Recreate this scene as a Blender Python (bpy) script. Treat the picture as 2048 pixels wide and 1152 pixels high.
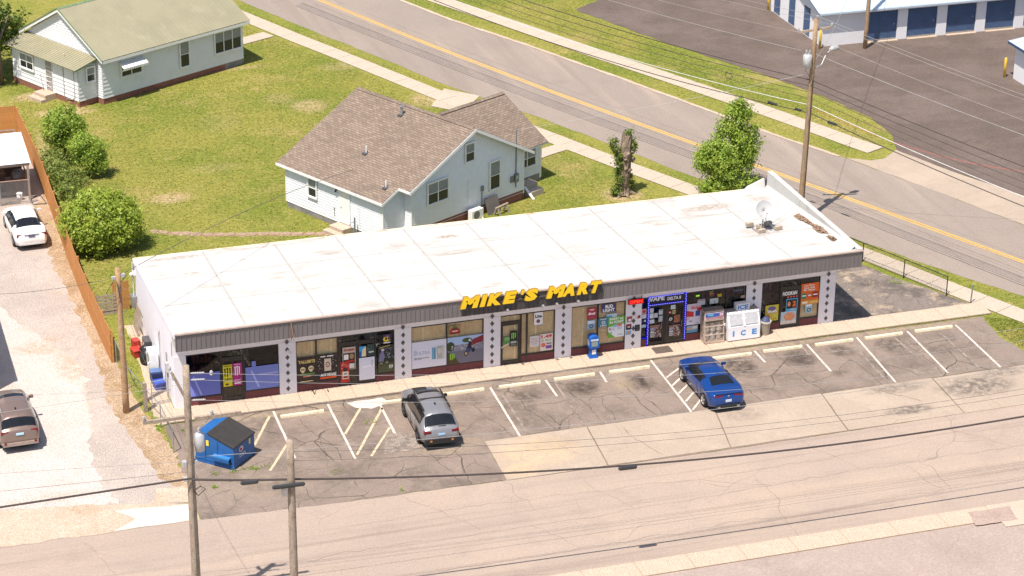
import bpy, bmesh, math, random
import numpy as np
from mathutils import Vector, Matrix
R = math.radians
rnd = random.Random(11)
for o in list(bpy.data.objects): bpy.data.objects.remove(o)
sc = bpy.context.scene
COL = sc.collection

# ---------------------------------------------------------------- camera
PITCH, YAW, ROLL = R(24.105), R(18.204), R(0.685)
fw = Vector((math.sin(YAW)*math.cos(PITCH), math.cos(YAW)*math.cos(PITCH), -math.sin(PITCH)))
rt = Vector((math.cos(YAW), -math.sin(YAW), 0)); up = rt.cross(fw)
rt2 = rt*math.cos(ROLL)+up*math.sin(ROLL); up2 = up*math.cos(ROLL)-rt*math.sin(ROLL)
cd = bpy.data.cameras.new('camera'); cam = bpy.data.objects.new('camera', cd); COL.objects.link(cam)
cam.matrix_world = Matrix(((rt2.x, up2.x, -fw.x, -16.069), (rt2.y, up2.y, -fw.y, -98.4), (rt2.z, up2.z, -fw.z, 51.003), (0, 0, 0, 1)))
cd.sensor_fit = 'HORIZONTAL'; cd.sensor_width = 36; cd.lens = 4740.88/2048*36
cd.clip_start = 1; cd.clip_end = 3000
sc.camera = cam
sc.render.resolution_x = 1024; sc.render.resolution_y = 576

# ---------------------------------------------------------------- sky and sun
SUN = Vector((-.335, -.285, 1)).normalized()          # towards the sun
w = bpy.data.worlds.new('World'); sc.world = w; w.use_nodes = True
wn = w.node_tree; wn.nodes.clear()
sky = wn.nodes.new('ShaderNodeTexSky'); sky.sky_type = 'NISHITA'; sky.sun_disc = False
sky.sun_elevation = math.asin(SUN.z); sky.sun_rotation = math.atan2(SUN.x, SUN.y)
sky.air_density = 1.0; sky.dust_density = 1.5
bg = wn.nodes.new('ShaderNodeBackground'); bg.inputs[1].default_value = 0.10
wo = wn.nodes.new('ShaderNodeOutputWorld')
wn.links.new(sky.outputs[0], bg.inputs[0]); wn.links.new(bg.outputs[0], wo.inputs[0])
sd = bpy.data.lights.new('sun', 'SUN'); sd.energy = 4.6; sd.angle = R(.53); sd.color = (1, .935, .86)
so = bpy.data.objects.new('sun', sd); COL.objects.link(so)
so.rotation_euler = SUN.to_track_quat('Z', 'Y').to_euler(); so.location = (0, 0, 60)
sc.view_settings.view_transform = 'Standard'; sc.view_settings.look = 'None'
sc.view_settings.gamma = 1; sc.view_settings.use_curve_mapping = False
sc.view_settings.exposure = 0.57
try:
    sc.cycles.max_bounces = 6; sc.cycles.transparent_max_bounces = 12
except Exception: pass

# ---------------------------------------------------------------- materials
def lin(*c):
    c = [x/255 for x in c]
    return tuple(x/12.92 if x <= .04045 else ((x+.055)/1.055)**2.4 for x in c)
class NT:
    def __init__(s, name):
        s.m = bpy.data.materials.new(name); s.m.use_nodes = True; s.t = s.m.node_tree; s.t.nodes.clear()
        s.out = s.n('ShaderNodeOutputMaterial'); s.b = s.n('ShaderNodeBsdfPrincipled'); s.l(s.b.outputs[0], s.out.inputs[0])
        s.tc = s.n('ShaderNodeTexCoord'); s.co = s.tc.outputs['Object']
    def n(s, k, **kw):
        n = s.t.nodes.new(k)
        for a, v in kw.items():
            if a in n.inputs.keys(): n.inputs[a].default_value = v
            else: setattr(n, a, v)
        return n
    def l(s, a, b): s.t.links.new(a, b)
    def math(s, op, a, b=None, c=None):
        n = s.n('ShaderNodeMath', operation=op)
        for i, v in enumerate((a, b, c)):
            if v is None: continue
            if isinstance(v, (int, float)): n.inputs[i].default_value = v
            else: s.l(v, n.inputs[i])
        return n.outputs[0]
    def mapped(s, scale=(1, 1, 1), rot=0, loc=(0, 0, 0)):
        n = s.n('ShaderNodeMapping'); s.l(s.co, n.inputs[0]); n.inputs['Scale'].default_value = scale
        n.inputs['Rotation'].default_value = (0, 0, rot); n.inputs['Location'].default_value = loc
        return n.outputs[0]
    def noise(s, scale, detail=6, rough=.6, vec=None, dist=0):
        n = s.n('ShaderNodeTexNoise', Scale=scale, Detail=detail, Roughness=rough, Distortion=dist); s.l(vec or s.co, n.inputs['Vector'])
        return n.outputs[0]
    def ramp(s, v, lo, hi, a=0., b=1.):
        n = s.n('ShaderNodeMapRange', interpolation_type='SMOOTHSTEP'); s.l(v, n.inputs[0])
        for i, x in enumerate((lo, hi, a, b)): n.inputs[i+1].default_value = x
        return n.outputs[0]
    def mix(s, c1, c2, fac, mode='MIX'):
        n = s.n('ShaderNodeMix', data_type='RGBA', blend_type=mode)
        for v, i in ((fac, 0), (c1, 6), (c2, 7)):
            if isinstance(v, (int, float)): n.inputs[i].default_value = v
            elif isinstance(v, tuple): n.inputs[i].default_value = (*v[:3], 1)
            else: s.l(v, n.inputs[i])
        return n.outputs[2]
    def spots(s, pts, nscale=1.2):
        """worn or soiled patches at given places: (x, y, rx, ry, strength)"""
        sep = s.n('ShaderNodeSeparateXYZ'); s.l(s.co, sep.inputs[0]); acc = None
        for x, y, rx, ry, k in pts:
            dx = s.math('DIVIDE', s.math('SUBTRACT', sep.outputs[0], x), rx); dy = s.math('DIVIDE', s.math('SUBTRACT', sep.outputs[1], y), ry)
            d = s.math('ADD', s.math('MULTIPLY', dx, dx), s.math('MULTIPLY', dy, dy))
            m = s.ramp(d, 1., 0., 0., k); acc = m if acc is None else s.math('MAXIMUM', acc, m)
        nz = s.ramp(s.noise(nscale*2.2, 6, .68), .3, .62)
        return s.math('MULTIPLY', acc, nz)
    def cracks(s, scale, width, warp=.35, seed=0.):
        wv = s.n('ShaderNodeTexNoise', Scale=scale*1.7, Detail=4); s.l(s.co, wv.inputs['Vector'])
        off = s.n('ShaderNodeVectorMath', operation='MULTIPLY_ADD'); s.l(wv.outputs[1], off.inputs[0])
        off.inputs[1].default_value = (warp/scale,)*3; s.l(s.co, off.inputs[2])
        v = s.n('ShaderNodeTexVoronoi', feature='DISTANCE_TO_EDGE', Scale=scale); v.voronoi_dimensions = '2D'
        ad = s.n('ShaderNodeVectorMath', operation='ADD'); s.l(off.outputs[0], ad.inputs[0]); ad.inputs[1].default_value = (seed, seed*.7, 0)
        s.l(ad.outputs[0], v.inputs['Vector'])
        line = s.ramp(v.outputs[0], width, 0)
        gate = s.ramp(s.noise(scale*.9, 3), .45, .6)
        return s.math('MULTIPLY', line, gate)
    def bump(s, h, strength=.3, dist=.02):
        n = s.n('ShaderNodeBump', Strength=strength, Distance=dist); s.l(h, n.inputs['Height']); s.l(n.outputs[0], s.b.inputs['Normal'])
    def done(s, col, rough=.9, metal=0., spec=None):
        if isinstance(col, tuple): s.b.inputs['Base Color'].default_value = (*col[:3], 1)
        else: s.l(col, s.b.inputs['Base Color'])
        s.b.inputs['Roughness'].default_value = rough; s.b.inputs['Metallic'].default_value = metal
        if spec is not None: s.b.inputs['Specular IOR Level'].default_value = spec
        return s.m
MATS = {}
def paint(c, rough=.55, metal=0., var=.12, scale=3., coat=0., name=None):
    """painted / plain surface with slight tone variation; c is linear rgb"""
    k = (tuple(round(x, 4) for x in c), rough, metal, var, scale, coat)
    if k in MATS: return MATS[k]
    t = NT(name or 'surface')
    if var:
        a = t.noise(scale, 5, .6); f = t.ramp(a, .25, .75)
        col = t.mix(tuple(x*(1-var) for x in c), tuple(min(1, x*(1+var)) for x in c), f)
    else: col = c
    m = t.done(col, rough, metal)
    if coat: t.b.inputs['Coat Weight'].default_value = coat; t.b.inputs['Coat Roughness'].default_value = .06
    MATS[k] = m
    return m
def ink(*rgb): return paint(lin(*rgb), .6, var=0, name='print')
def layered(name, base, layers, rough=.9, bumpscale=None, bstrength=.3, bdist=.01, crack=None, spots=None, fine=None, streak=None, spec=.3):
    t = NT(name); col = base
    for (c, scale, lo, hi, amt) in layers:
        col = t.mix(col, c, t.math('MULTIPLY', t.ramp(t.noise(scale, 7, .62), lo, hi), amt))
    if streak:
        for (c, sx, sy, rot, lo, hi, amt) in streak:
            v = t.mapped((sx, sy, 1), rot); col = t.mix(col, c, t.math('MULTIPLY', t.ramp(t.noise(1, 6, .6, v), lo, hi), amt))
    if spots:
        for c, pts in spots: col = t.mix(col, c, t.spots(pts))
    if crack:
        for (c, scale, width, amt, seed) in crack: col = t.mix(col, c, t.math('MULTIPLY', t.cracks(scale, width, seed=seed), amt))
    if fine:
        for (scale, amt) in fine:
            col = t.mix(col, t.mix((0, 0, 0), (1, 1, 1), t.ramp(t.noise(scale, 3, .7), .3, .7)), amt, 'OVERLAY')
    if bumpscale: t.bump(t.noise(bumpscale, 5, .7), bstrength, bdist)
    return t.done(col, rough, spec=spec)

# ---------------------------------------------------------------- mesh helpers
class MB:
    def __init__(s): s.v = []; s.f = []; s.mi = []; s.mats = []; s.cur = 0
    def use(s, m):
        if m not in s.mats: s.mats.append(m)
        s.cur = s.mats.index(m); return s
    def add(s, vs, fs):
        b = len(s.v); s.v += [tuple(v) for v in vs]
        for f in fs: s.f.append(tuple(b+i for i in f)); s.mi.append(s.cur)
        return s
    def box(s, x0, y0, z0, x1, y1, z1):
        return s.add([(x0, y0, z0), (x1, y0, z0), (x1, y1, z0), (x0, y1, z0), (x0, y0, z1), (x1, y0, z1), (x1, y1, z1), (x0, y1, z1)],
                     [(3, 2, 1, 0), (4, 5, 6, 7), (0, 1, 5, 4), (1, 2, 6, 5), (2, 3, 7, 6), (3, 0, 4, 7)])
    def prism(s, poly, d):
        """poly: list of 3d points (ngon), d: extrusion vector"""
        n = len(poly); d = Vector(d); a = [Vector(p) for p in poly]
        s.add(a+[p+d for p in a], [tuple(range(n-1, -1, -1)), tuple(range(n, 2*n))]+[(i, (i+1) % n, n+(i+1) % n, n+i) for i in range(n)])
        return s
    def quad(s, *p): return s.add(p, [tuple(range(len(p)))])
    def tube(s, path, r, n=6, r1=None, cap=True):
        path = [Vector(p) for p in path]; m = len(path); vs = []; fs = []
        for i, p in enumerate(path):
            t = (path[min(i+1, m-1)]-path[max(i-1, 0)]).normalized()
            a = t.cross(Vector((0, 0, 1)));
            if a.length < .01: a = t.cross(Vector((1, 0, 0)))
            a.normalize(); b = t.cross(a)
            rr = r[i] if isinstance(r, (list, tuple)) else (r if r1 is None else r+(r1-r)*i/(m-1))
            vs += [p+a*rr*math.cos(2*math.pi*k/n)+b*rr*math.sin(2*math.pi*k/n) for k in range(n)]
        for i in range(m-1):
            for k in range(n): fs.append((i*n+k, i*n+(k+1) % n, (i+1)*n+(k+1) % n, (i+1)*n+k))
        if cap: fs += [tuple(range(n-1, -1, -1)), tuple((m-1)*n+k for k in range(n))]
        return s.add(vs, fs)
    def disc(s, c, rx, ry, n=16, ax=(1, 0, 0), ay=(0, 0, 1)):
        c, ax, ay = Vector(c), Vector(ax), Vector(ay)
        return s.add([c+ax*rx*math.cos(2*math.pi*k/n)+ay*ry*math.sin(2*math.pi*k/n) for k in range(n)], [tuple(range(n))])
    def xf(s, M):
        s.v = [tuple(M @ Vector(v)) for v in s.v]; return s
    def mesh(s, name, mat=None, smooth=False):
        me = bpy.data.meshes.new(name); me.from_pydata(s.v, [], s.f)
        for m in (s.mats or ([mat] if mat else [])): me.materials.append(m)
        if s.mats: me.polygons.foreach_set('material_index', s.mi)
        if smooth: me.polygons.foreach_set('use_smooth', [True]*len(me.polygons))
        me.update(); return me
    def build(s, name, mat=None, parent=None, smooth=False):
        o = bpy.data.objects.new(name, s.mesh(name, mat, smooth)); COL.objects.link(o)
        if parent: o.parent = parent
        return o
def inst(name, me, parent=None, loc=(0, 0, 0), rot=(0, 0, 0), scale=None):
    o = bpy.data.objects.new(name, me); COL.objects.link(o); o.location = loc; o.rotation_euler = rot
    if scale: o.scale = scale
    if parent: o.parent = parent
    return o
def tag(o, label, cat, group=None, kind=None):
    o['label'] = label; o['category'] = cat
    if group: o['group'] = group
    if kind: o['kind'] = kind
    return o
def struct(o, label=None):
    o['kind'] = 'structure'
    if label: o['label'] = label
    return o
def thing(name, label, cat, loc=(0, 0, 0), rz=0, group=None):
    o = bpy.data.objects.new(name, None); COL.objects.link(o); o.empty_display_size = .3
    o.location = loc; o.rotation_euler = (0, 0, rz); return tag(o, label, cat, group)
def bx(name, mat, parent, *b): return MB().box(*b).build(name, mat, parent)
_txt = {}
def text_geo(s, bold=0., shear=0., depth=0.):
    k = (s, bold, shear, depth)
    if k in _txt: return _txt[k]
    c = bpy.data.curves.new('t', 'FONT'); c.body = s; c.size = 1; c.offset = bold; c.shear = shear; c.extrude = depth; c.resolution_u = 2
    c.align_x = 'LEFT'
    o = bpy.data.objects.new('t', c); COL.objects.link(o); bpy.context.view_layer.update()
    me = bpy.data.meshes.new_from_object(o.evaluated_get(bpy.context.evaluated_depsgraph_get()))
    vs = [tuple(v.co) for v in me.vertices]; fs = [tuple(p.vertices) for p in me.polygons]
    bpy.data.objects.remove(o); bpy.data.curves.remove(c); bpy.data.meshes.remove(me)
    _txt[k] = (vs, fs); return _txt[k]
def letter(mb, s, x0, x1, z0, z1, y, bold=.02, shear=0., depth=0.):
    """lettering filling the box x0..x1, z0..z1 on a wall facing -y (local frame)"""
    vs, fs = text_geo(s, bold, shear, 0.)
    if not vs: return mb
    ax, bx_ = min(v[0] for v in vs), max(v[0] for v in vs); ay, by = min(v[1] for v in vs), max(v[1] for v in vs)
    sx = (x1-x0)/(bx_-ax); sz = (z1-z0)/(by-ay)
    P = [(x0+(v[0]-ax)*sx, y, z0+(v[1]-ay)*sz) for v in vs]
    mb.add(P, fs)
    if depth:
        e = {}
        for f in fs:
            for i in range(len(f)):
                a, b = f[i], f[(i+1) % len(f)]; e[(a, b)] = 1
        side = [(a, b) for (a, b) in e if (b, a) not in e]
        Q = [(p[0], p[1]+depth, p[2]) for p in P]; n = len(P)
        mb.add(P+Q, [(b, a, n+a, n+b) for a, b in side])
    return mb
def jag(poly, step=.5, amp=.08, closed=True):
    out = []; n = len(poly)
    for i in range(n if closed else n-1):
        a, b = Vector(poly[i]).to_2d(), Vector(poly[(i+1) % n]).to_2d(); d = b-a; k = max(1, int(d.length/step)); nn = Vector((-d.y, d.x)).normalized()
        for j in range(k): out.append(a+d*j/k+nn*rnd.uniform(-amp, amp))
    return out
def sheet(name, poly, z, mat, amp=.06, step=.5, kind='structure'):
    p = jag(poly, step, amp) if amp else [Vector(q).to_2d() for q in poly]
    a = sum(p[i].x*p[(i+1) % len(p)].y-p[(i+1) % len(p)].x*p[i].y for i in range(len(p)))
    if a < 0: p = p[::-1]
    o = MB().add([(q.x, q.y, z) for q in p], [tuple(range(len(p)))]).build(name, mat)
    o['kind'] = kind; return o
def resample(pl, step):
    pl = [Vector(p).to_2d() for p in pl]; out = [pl[0]]; acc = 0
    for a, b in zip(pl, pl[1:]):
        L = (b-a).length; t = step-acc
        while t <= L: out.append(a+(b-a)*t/L); t += step
        acc = L-(t-step)
    return out
def offs(pl, d):
    out = []
    for i, p in enumerate(pl):
        t = (pl[min(i+1, len(pl)-1)]-pl[max(i-1, 0)]).normalized(); out.append(p+Vector((-t.y, t.x))*d)
    return out
def strip(mb, pl, wdt, z, jit=0.):
    a, b = offs(pl, wdt/2), offs(pl, -wdt/2)
    j = lambda: rnd.uniform(-jit, jit)
    vs = [(p.x+j(), p.y+j(), z) for p in a]+[(p.x+j(), p.y+j(), z) for p in b]; n = len(a)
    return mb.add(vs, [(n+i, n+i+1, i+1, i) for i in range(n-1)])
# ---------------------------------------------------------------- ground materials
M_grass = layered('lawn', (.218, .206, .045), [((.132, .162, .025), .13, .42, .62, .85), ((.29, .23, .082), .2, .5, .70, .8), ((.42, .305, .145), .42, .62, .76, .75),
    ((.140, .168, .030), .9, .52, .70, .65), ((.31, .262, .085), 3.2, .5, .7, .55)], rough=1, bumpscale=9, bstrength=.35, bdist=.03, fine=[(14, .34), (5, .2)],
    spots=[((.44, .31, .19), [(4.6, 27.4, 1.5, 1.0, .8), (15.9, 40.5, 1.6, 1.5, .65), (14.4, 42.3, 1.3, 1.4, .3), (29.7, 20.6, 1.5, 1.5, 1), (23.5, 39.5, 1.6, 1.8, .7), (9.8, 39, 1.6, 2.4, .15),
           (20, 47.5, 2.4, 1.2, .4), (.9, 43.6, 2.4, 1.2, .95), (-.2, 47.0, 2.2, 1.2, .9), (8, 31.5, 2.2, 1.1, .2), (34.2, 19.6, 1.4, 1.4, .8), (-1.2, 36, .5, 6, .7), (12, 48.9, 4, .5, .6)])], spec=.1)
M_lot = layered('lot_asphalt', (.228, .176, .143), [((.135, .105, .086), .35, .42, .68, .85), ((.285, .22, .172), .8, .52, .74, .7), ((.28, .222, .18), 2.6, .5, .7, .45)], rough=.95,
    bumpscale=30, bstrength=.2, bdist=.005, fine=[(22, .2), (70, .12)], crack=[((.055, .044, .036), .26, .016, .95, 3.1), ((.065, .05, .042), .5, .014, .75, 9.4)],
    spots=[((.055, .042, .035), [(19.2, -2.3, 1.05, .95, .95), (22.0, -2.5, 1.0, 1.1, 1), (16.3, -2.4, .9, .8, .7), (27.4, -2.3, 1.1, 1.5, .95), (30.6, -2.3, .95, 1.2, .9), (32.9, -2.1, .9, .9, .8), (35.6, -2.2, 1, 1, .7), (13.6, -2.0, 1, .8, .5), (15.3, -4.6, .9, .9, .45), (38, -3.4, 1.4, .8, .5), (31.8, -4.4, .7, .5, .5)]),
           ((.30, .235, .16), [(4, -.75, 5, .35, .9), (12, -.7, 5, .3, .9), (20, -.65, 6, .3, .8), (29, -.65, 6, .3, .9), (37, -.7, 5, .35, .9), (21.2, -2.4, .7, 1.1, .8), (11.2, -6.2, 2.2, 1.0, .6), (2, -7.5, 3.5, 1.6, .35), (6.8, -1.4, 1.2, .7, .5)])])
M_side = layered('side_asphalt', (.19, .155, .132), [((.105, .088, .078), .5, .45, .62, .9), ((.36, .28, .20), .55, .5, .66, .9), ((.42, .33, .24), 1.6, .56, .7, .8)], rough=.95, bumpscale=20, bstrength=.3, fine=[(18, .4)], crack=[((.05, .045, .03), .42, .014, .9, 1.3)])
M_street = layered('street_asphalt', (.346, .270, .220), [((.40, .308, .238), .12, .4, .65, .6), ((.27, .212, .175), .5, .5, .75, .5)], rough=.95, bumpscale=35, bstrength=.18, bdist=.004, fine=[(40, .10), (9, .08)],
    streak=[((.26, .20, .162), .035, .75, 0, .48, .7, .7), ((.43, .33, .25), .03, .5, .02, .5, .72, .6), ((.22, .172, .14), .025, 1.5, .01, .58, .7, .5)], crack=[((.19, .145, .118), .13, .0045, .75, 5.2), ((.21, .16, .13), .3, .006, .4, 1.7)])
RD = R(24)   # road runs along -66 degrees
M_road = layered('road_asphalt', (.262, .214, .180), [((.295, .24, .198), .12, .4, .65, .6), ((.215, .17, .138), .6, .5, .75, .4)], rough=.95, bumpscale=35, bstrength=.18, bdist=.004, fine=[(40, .10), (9, .08)],
    streak=[((.22, .175, .142), .8, .03, -RD, .5, .7, .5), ((.40, .315, .245), .5, .03, -RD, .52, .72, .6)], crack=[((.19, .155, .13), .12, .004, .5, 2.2)])
M_newtar = layered('storage_asphalt', (.115, .086, .070), [((.152, .115, .096), .22, .4, .65, .8), ((.09, .068, .056), .5, .52, .7, .6), ((.17, .132, .117), .9, .62, .75, .5)], rough=.9, bumpscale=30, bstrength=.2, bdist=.006, fine=[(16, .3), (50, .25)],
    streak=[((.16, .122, .108), .2, .6, .5, .5, .7, .5)])
M_conc = layered('concrete', (.47, .360, .270), [((.40, .300, .220), .5, .45, .7, .6), ((.55, .45, .34), 1.1, .5, .7, .5)], rough=.92, bumpscale=25, bstrength=.15, bdist=.005, fine=[(20, .22), (60, .15)])
M_walk = layered('walkway_concrete', (.44, .365, .285), [((.36, .295, .225), .6, .45, .7, .6), ((.50, .42, .33), 1.3, .5, .7, .5)], rough=.92, bumpscale=25, bstrength=.15, bdist=.005, fine=[(20, .22), (60, .15)])
M_apron = layered('apron_concrete', (.365, .290, .225), [((.42, .335, .258), .35, .45, .65, .6), ((.31, .25, .195), .9, .5, .72, .5)], rough=.92, bumpscale=25, bstrength=.15, bdist=.004, fine=[(18, .12), (60, .08)],
    spots=[((.10, .082, .07), [(37.5, -7.6, 2.6, 1.3, .85), (33.2, -9.0, 1.6, .6, .85), (33.6, -6.7, 2.2, .7, .6), (39.5, -6.6, 1.6, .7, .7), (15.9, -7.4, 1.6, .9, .4), (25.6, -7.2, 1.4, .8, .35)]),
           ((.52, .37, .22), [(15, -7.9, 2.6, 1.9, .7), (13.8, -9.3, 1.2, .9, .8)])], crack=[((.20, .155, .11), .33, .007, .7, 8.1)])
M_gravel = layered('gravel', (.37, .31, .27), [((.45, .38, .33), .3, .4, .6, .6), ((.36, .25, .16), .35, .56, .7, .55), ((.30, .26, .235), .8, .5, .7, .4)], rough=1, bumpscale=14, bstrength=.4, bdist=.02, fine=[(16, .3), (40, .28)], spec=.1)
M_white = layered('white_gravel', (.48, .43, .39), [((.45, .39, .345), .4, .4, .62, .6), ((.42, .31, .22), .3, .55, .7, .45)], rough=1, bumpscale=14, bstrength=.4, bdist=.02, fine=[(18, .3), (42, .28)], spec=.1,
    spots=[((.40, .29, .20), [(-5.0, 9.6, 2.0, 1.0, .8), (-4.0, 7.0, 1.0, 2.2, .8), (-3.6, 3.2, .45, 2.6, .8), (-3.9, -1.5, .4, 3.0, .7), (-6, -5.8, 2.6, .6, .4)])])
M_dirt = layered('dry_dirt', (.36, .26, .175), [((.27, .175, .095), .6, .42, .66, .8), ((.45, .335, .225), 1.5, .5, .7, .7), ((.17, .14, .045), 1.1, .6, .75, .6)], rough=1, bumpscale=12, bstrength=.5, bdist=.03, fine=[(12, .35), (35, .3)], spec=.1)
M_sand = layered('sandy_concrete', (.46, .355, .27), [((.40, .285, .195), .45, .45, .68, .7), ((.54, .45, .36), 1.0, .5, .7, .6), ((.36, .26, .17), 1.8, .58, .74, .5)], rough=.95, bumpscale=20, bstrength=.25, fine=[(18, .3), (50, .25)])
M_pale = layered('pale_concrete', (.58, .51, .44), [((.48, .40, .33), .9, .45, .7, .5)], rough=.9, bumpscale=30, bstrength=.1, fine=[(25, .15)])
M_line = layered('worn_white_paint', (.56, .49, .43), [((.20, .16, .135), 3.0, .56, .66, .75), ((.52, .45, .38), 1.1, .45, .65, .6)], rough=.8, fine=[(14, .25)])
M_faded = layered('faded_white_paint', (.27, .22, .185), [((.15, .12, .10), 2.2, .42, .6, .85), ((.38, .32, .27), 4, .55, .7, .6)], rough=.9, fine=[(14, .3)])
M_yline = layered('worn_yellow_paint', (.52, .42, .28), [((.22, .175, .13), 2.5, .55, .68, .7)], rough=.85, fine=[(14, .25)])
M_road_y = layered('road_yellow_paint', (.62, .36, .075), [((.40, .27, .12), 1.2, .52, .7, .6)], rough=.8, fine=[(12, .2)])
M_stop = layered('cream_painted_concrete', (.72, .62, .43), [((.55, .44, .28), 2.2, .5, .72, .6)], rough=.85, fine=[(20, .2)])
M_joint = paint((.20, .15, .11), .95)

# ---------------------------------------------------------------- terrain, roads, paved areas
g = MB(); g.quad((-400, -400, 0), (500, -400, 0), (500, 600, 0), (-400, 600, 0)); struct(g.build('ground', M_grass))
sheet('parking_lot', [(-.85, -9.6), (-.75, -.45), (4, -.2), (41.65, -.45), (41.35, -2.8), (41.9, -6.25), (13.0, -6.25), (12.8, -10.0), (5.7, -9.88)], .012, M_lot, .05)
sheet('side_yard_asphalt', [(33.95, 1.12), (42.0, 1.12), (41.4, 2.0), (40.0, 4.6), (38.6, 7.4), (37.0, 11.2), (33.95, 11.2)], .012, M_side, .08)
sheet('side_street', [(-90, -18.42), (70, -18.42), (70, -10.0), (38.8, -10.0), (22, -10.2), (12.8, -10.05), (5.7, -9.78), (-1.3, -9.5), (-5.2, -9.45), (-9.4, -9.4), (-90, -9.4)], .008, M_street, .04, .8)
sheet('near_lot', [(-90, -19.5), (70, -19.5), (70, -75), (-90, -75)], .012, layered('pink_asphalt', (.34, .27, .23), [((.28, .22, .19), .3, .45, .7, .6), ((.40, .32, .27), 1.1, .5, .7, .5)], fine=[(30, .14), (8, .1)], bumpscale=30, bstrength=.15, crack=[((.2, .16, .13), .2, .005, .5, 4.)]), 0)
near = [(-4, 112), (5.5, 90), (16.7, 62.69), (20.04, 54.53), (22.71, 48.49), (25.35, 41.9), (26.68, 39.3), (29.4, 34.0), (31.2, 30.1), (33.05, 25.9), (34.8, 21.99), (39.45, 11.6), (41.2, 8.0), (43.4, 3.9), (45.05, 1.05), (60, -31)]
far = [(8, 112), (17, 88), (27.45, 60.63), (29.68, 55.0), (33.0, 48.3), (36.9, 39.7), (39.68, 33.25), (42.4, 26.9), (44.74, 22.3), (46.0, 19.4), (47.9, 14.9), (49.9, 9.9), (66, -26)]
sheet('main_road', near+far[::-1], .010, M_road, .06, .8)
sheet('storage_lot', [(41.6, 57), (38.83, 54.89), (40.99, 49.46), (43.51, 43.6), (46.21, 37.95), (48.05, 33.3), (49.3, 28.52), (49.25, 25.45), (48.29, 22.8), (49.8, 18.7), (52.07, 13.87), (64, -12), (120, -12), (120, 110), (60, 110)], .014, M_newtar, .08)
sheet('storage_driveway', [(44.74, 22.4), (46.0, 21.6), (46.9, 21.65), (48.29, 22.8), (49.8, 18.7), (52.07, 13.87), (63, -11), (62.0, -17.5), (49.9, 9.9), (47.9, 14.9), (46.0, 19.4)], .018, M_apron, .03)
sheet('gravel_drive', [(-1.95, 40), (-2.0, 17), (-1.9, 6.5), (-1.55, 1.0), (-.95, -2.5), (-.85, -5.8), (-1.0, -8.0), (-13, -6.5), (-30, -6.5), (-30, 40)], .006, M_gravel, .1)
sheet('white_gravel_patch', [(-14, 15.8), (-6.4, 15.0), (-5.2, 11.5), (-3.9, 8.4), (-3.5, 5.4), (-3.8, 1.6), (-4.4, -1.8), (-4.5, -4.7), (-4.0, -7.1), (-9, -6.3), (-14, -6.3)], .011, M_white, .22, .35)
sheet('dirt_strip', [(-2.05, 30.2), (-3.3, 27.5), (-3.1, 20), (-2.75, 13), (-2.6, 8), (-2.9, 3.0), (-2.7, .5), (-2.2, -2.5), (-1.9, -5.4), (-1.0, -7.8), (-.7, -7.6), (-.8, -3), (-1.2, -.6), (-1.5, 2), (-1.8, 7), (-1.95, 20)], .015, M_dirt, .16, .35)
sheet('drive_entrance', [(-40, -6.45), (-9.0, -6.3), (-4.2, -7.1), (-1.0, -8.05), (-.9, -9.52), (-5.2, -9.5), (-9.4, -9.5), (-40, -9.5)], .019, M_sand, .1)
sheet('pale_entrance_slab', [(-4.3, -7.75), (-1.12, -8.1), (-1.0, -9.5), (-4.6, -9.48), (-3.5, -8.7)], .024, M_pale, .05)
sheet('dirt_corner', [(-2.2, -6.3), (-.9, -6.4), (-.95, -8.0), (-2.6, -7.6)], .022, M_sand, .1)
sheet('lot_patch', [(7.9, -.6), (9.7, -.55), (9.75, -1.25), (8.9, -1.5), (8.2, -1.2)], .019, M_pale, .06, .25)
sheet('lot_patch', [(8.9, -4.2), (11.0, -4.6), (10.6, -6.1), (8.2, -6.1)], .019, M_faded, .1, .25)
sheet('side_strip', [(-1.2, -.3), (-.2, -.3), (-.05, 1.0), (-.05, 11.0), (-.75, 11.0), (-.8, 6), (-1.05, 1)], .017, M_conc, .05)
sheet('house_driveway', [(23.3, 38.2), (25.05, 41.2), (26.85, 39.2), (24.9, 36.6)], .03, M_walk, .02)

# storefront sidewalk in slabs
def slab_mesh(lx, ly, h, mat, bev=.012):
    m = MB(); b = bev
    m.add([(0, 0, 0), (lx, 0, 0), (lx, ly, 0), (0, ly, 0), (0, 0, h-b), (lx, 0, h-b), (lx, ly, h-b), (0, ly, h-b), (b, b, h), (lx-b, b, h), (lx-b, ly-b, h), (b, ly-b, h)],
          [(0, 1, 5, 4), (1, 2, 6, 5), (2, 3, 7, 6), (3, 0, 4, 7), (4, 5, 9, 8), (5, 6, 10, 9), (6, 7, 11, 10), (7, 4, 8, 11), (8, 9, 10, 11)])
    return m.mesh('slab', mat)
fsw = struct(MB().box(-.6, -.30, -.05, 42.3, 1.02, .07).build('storefront_sidewalk', M_joint))
x = -.62; sm = slab_mesh(1.285, 1.36, .07, M_conc)
while x < 42:
    yb = -.33+rnd.uniform(-.01, .01)
    inst('slab', sm, fsw, (x, yb, .035+rnd.uniform(-.004, .004))); x += 1.30
def slab_walk(name, pts, width, step, z=.03, mat=M_walk):
    pl = resample(pts, step); bed = struct(strip(MB(), pl, width*.96, z).build(name, M_joint))
    for a, b in zip(pl, pl[1:]):
        d = (b-a); L = d.length-.025; ang = math.atan2(d.y, d.x)
        me = slab_mesh(L, width, .04, mat, .01) if not hasattr(slab_walk, 'c') or slab_walk.c[0] != (round(L, 2), width) else slab_walk.c[1]
        slab_walk.c = ((round(L, 2), width), me); nrm = Vector((-math.sin(ang), math.cos(ang)))
        p = a-nrm*width/2; inst('slab', me, bed, (p.x, p.y, z-.005+rnd.uniform(-.004, .004)), (0, 0, ang))
    return bed
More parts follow.
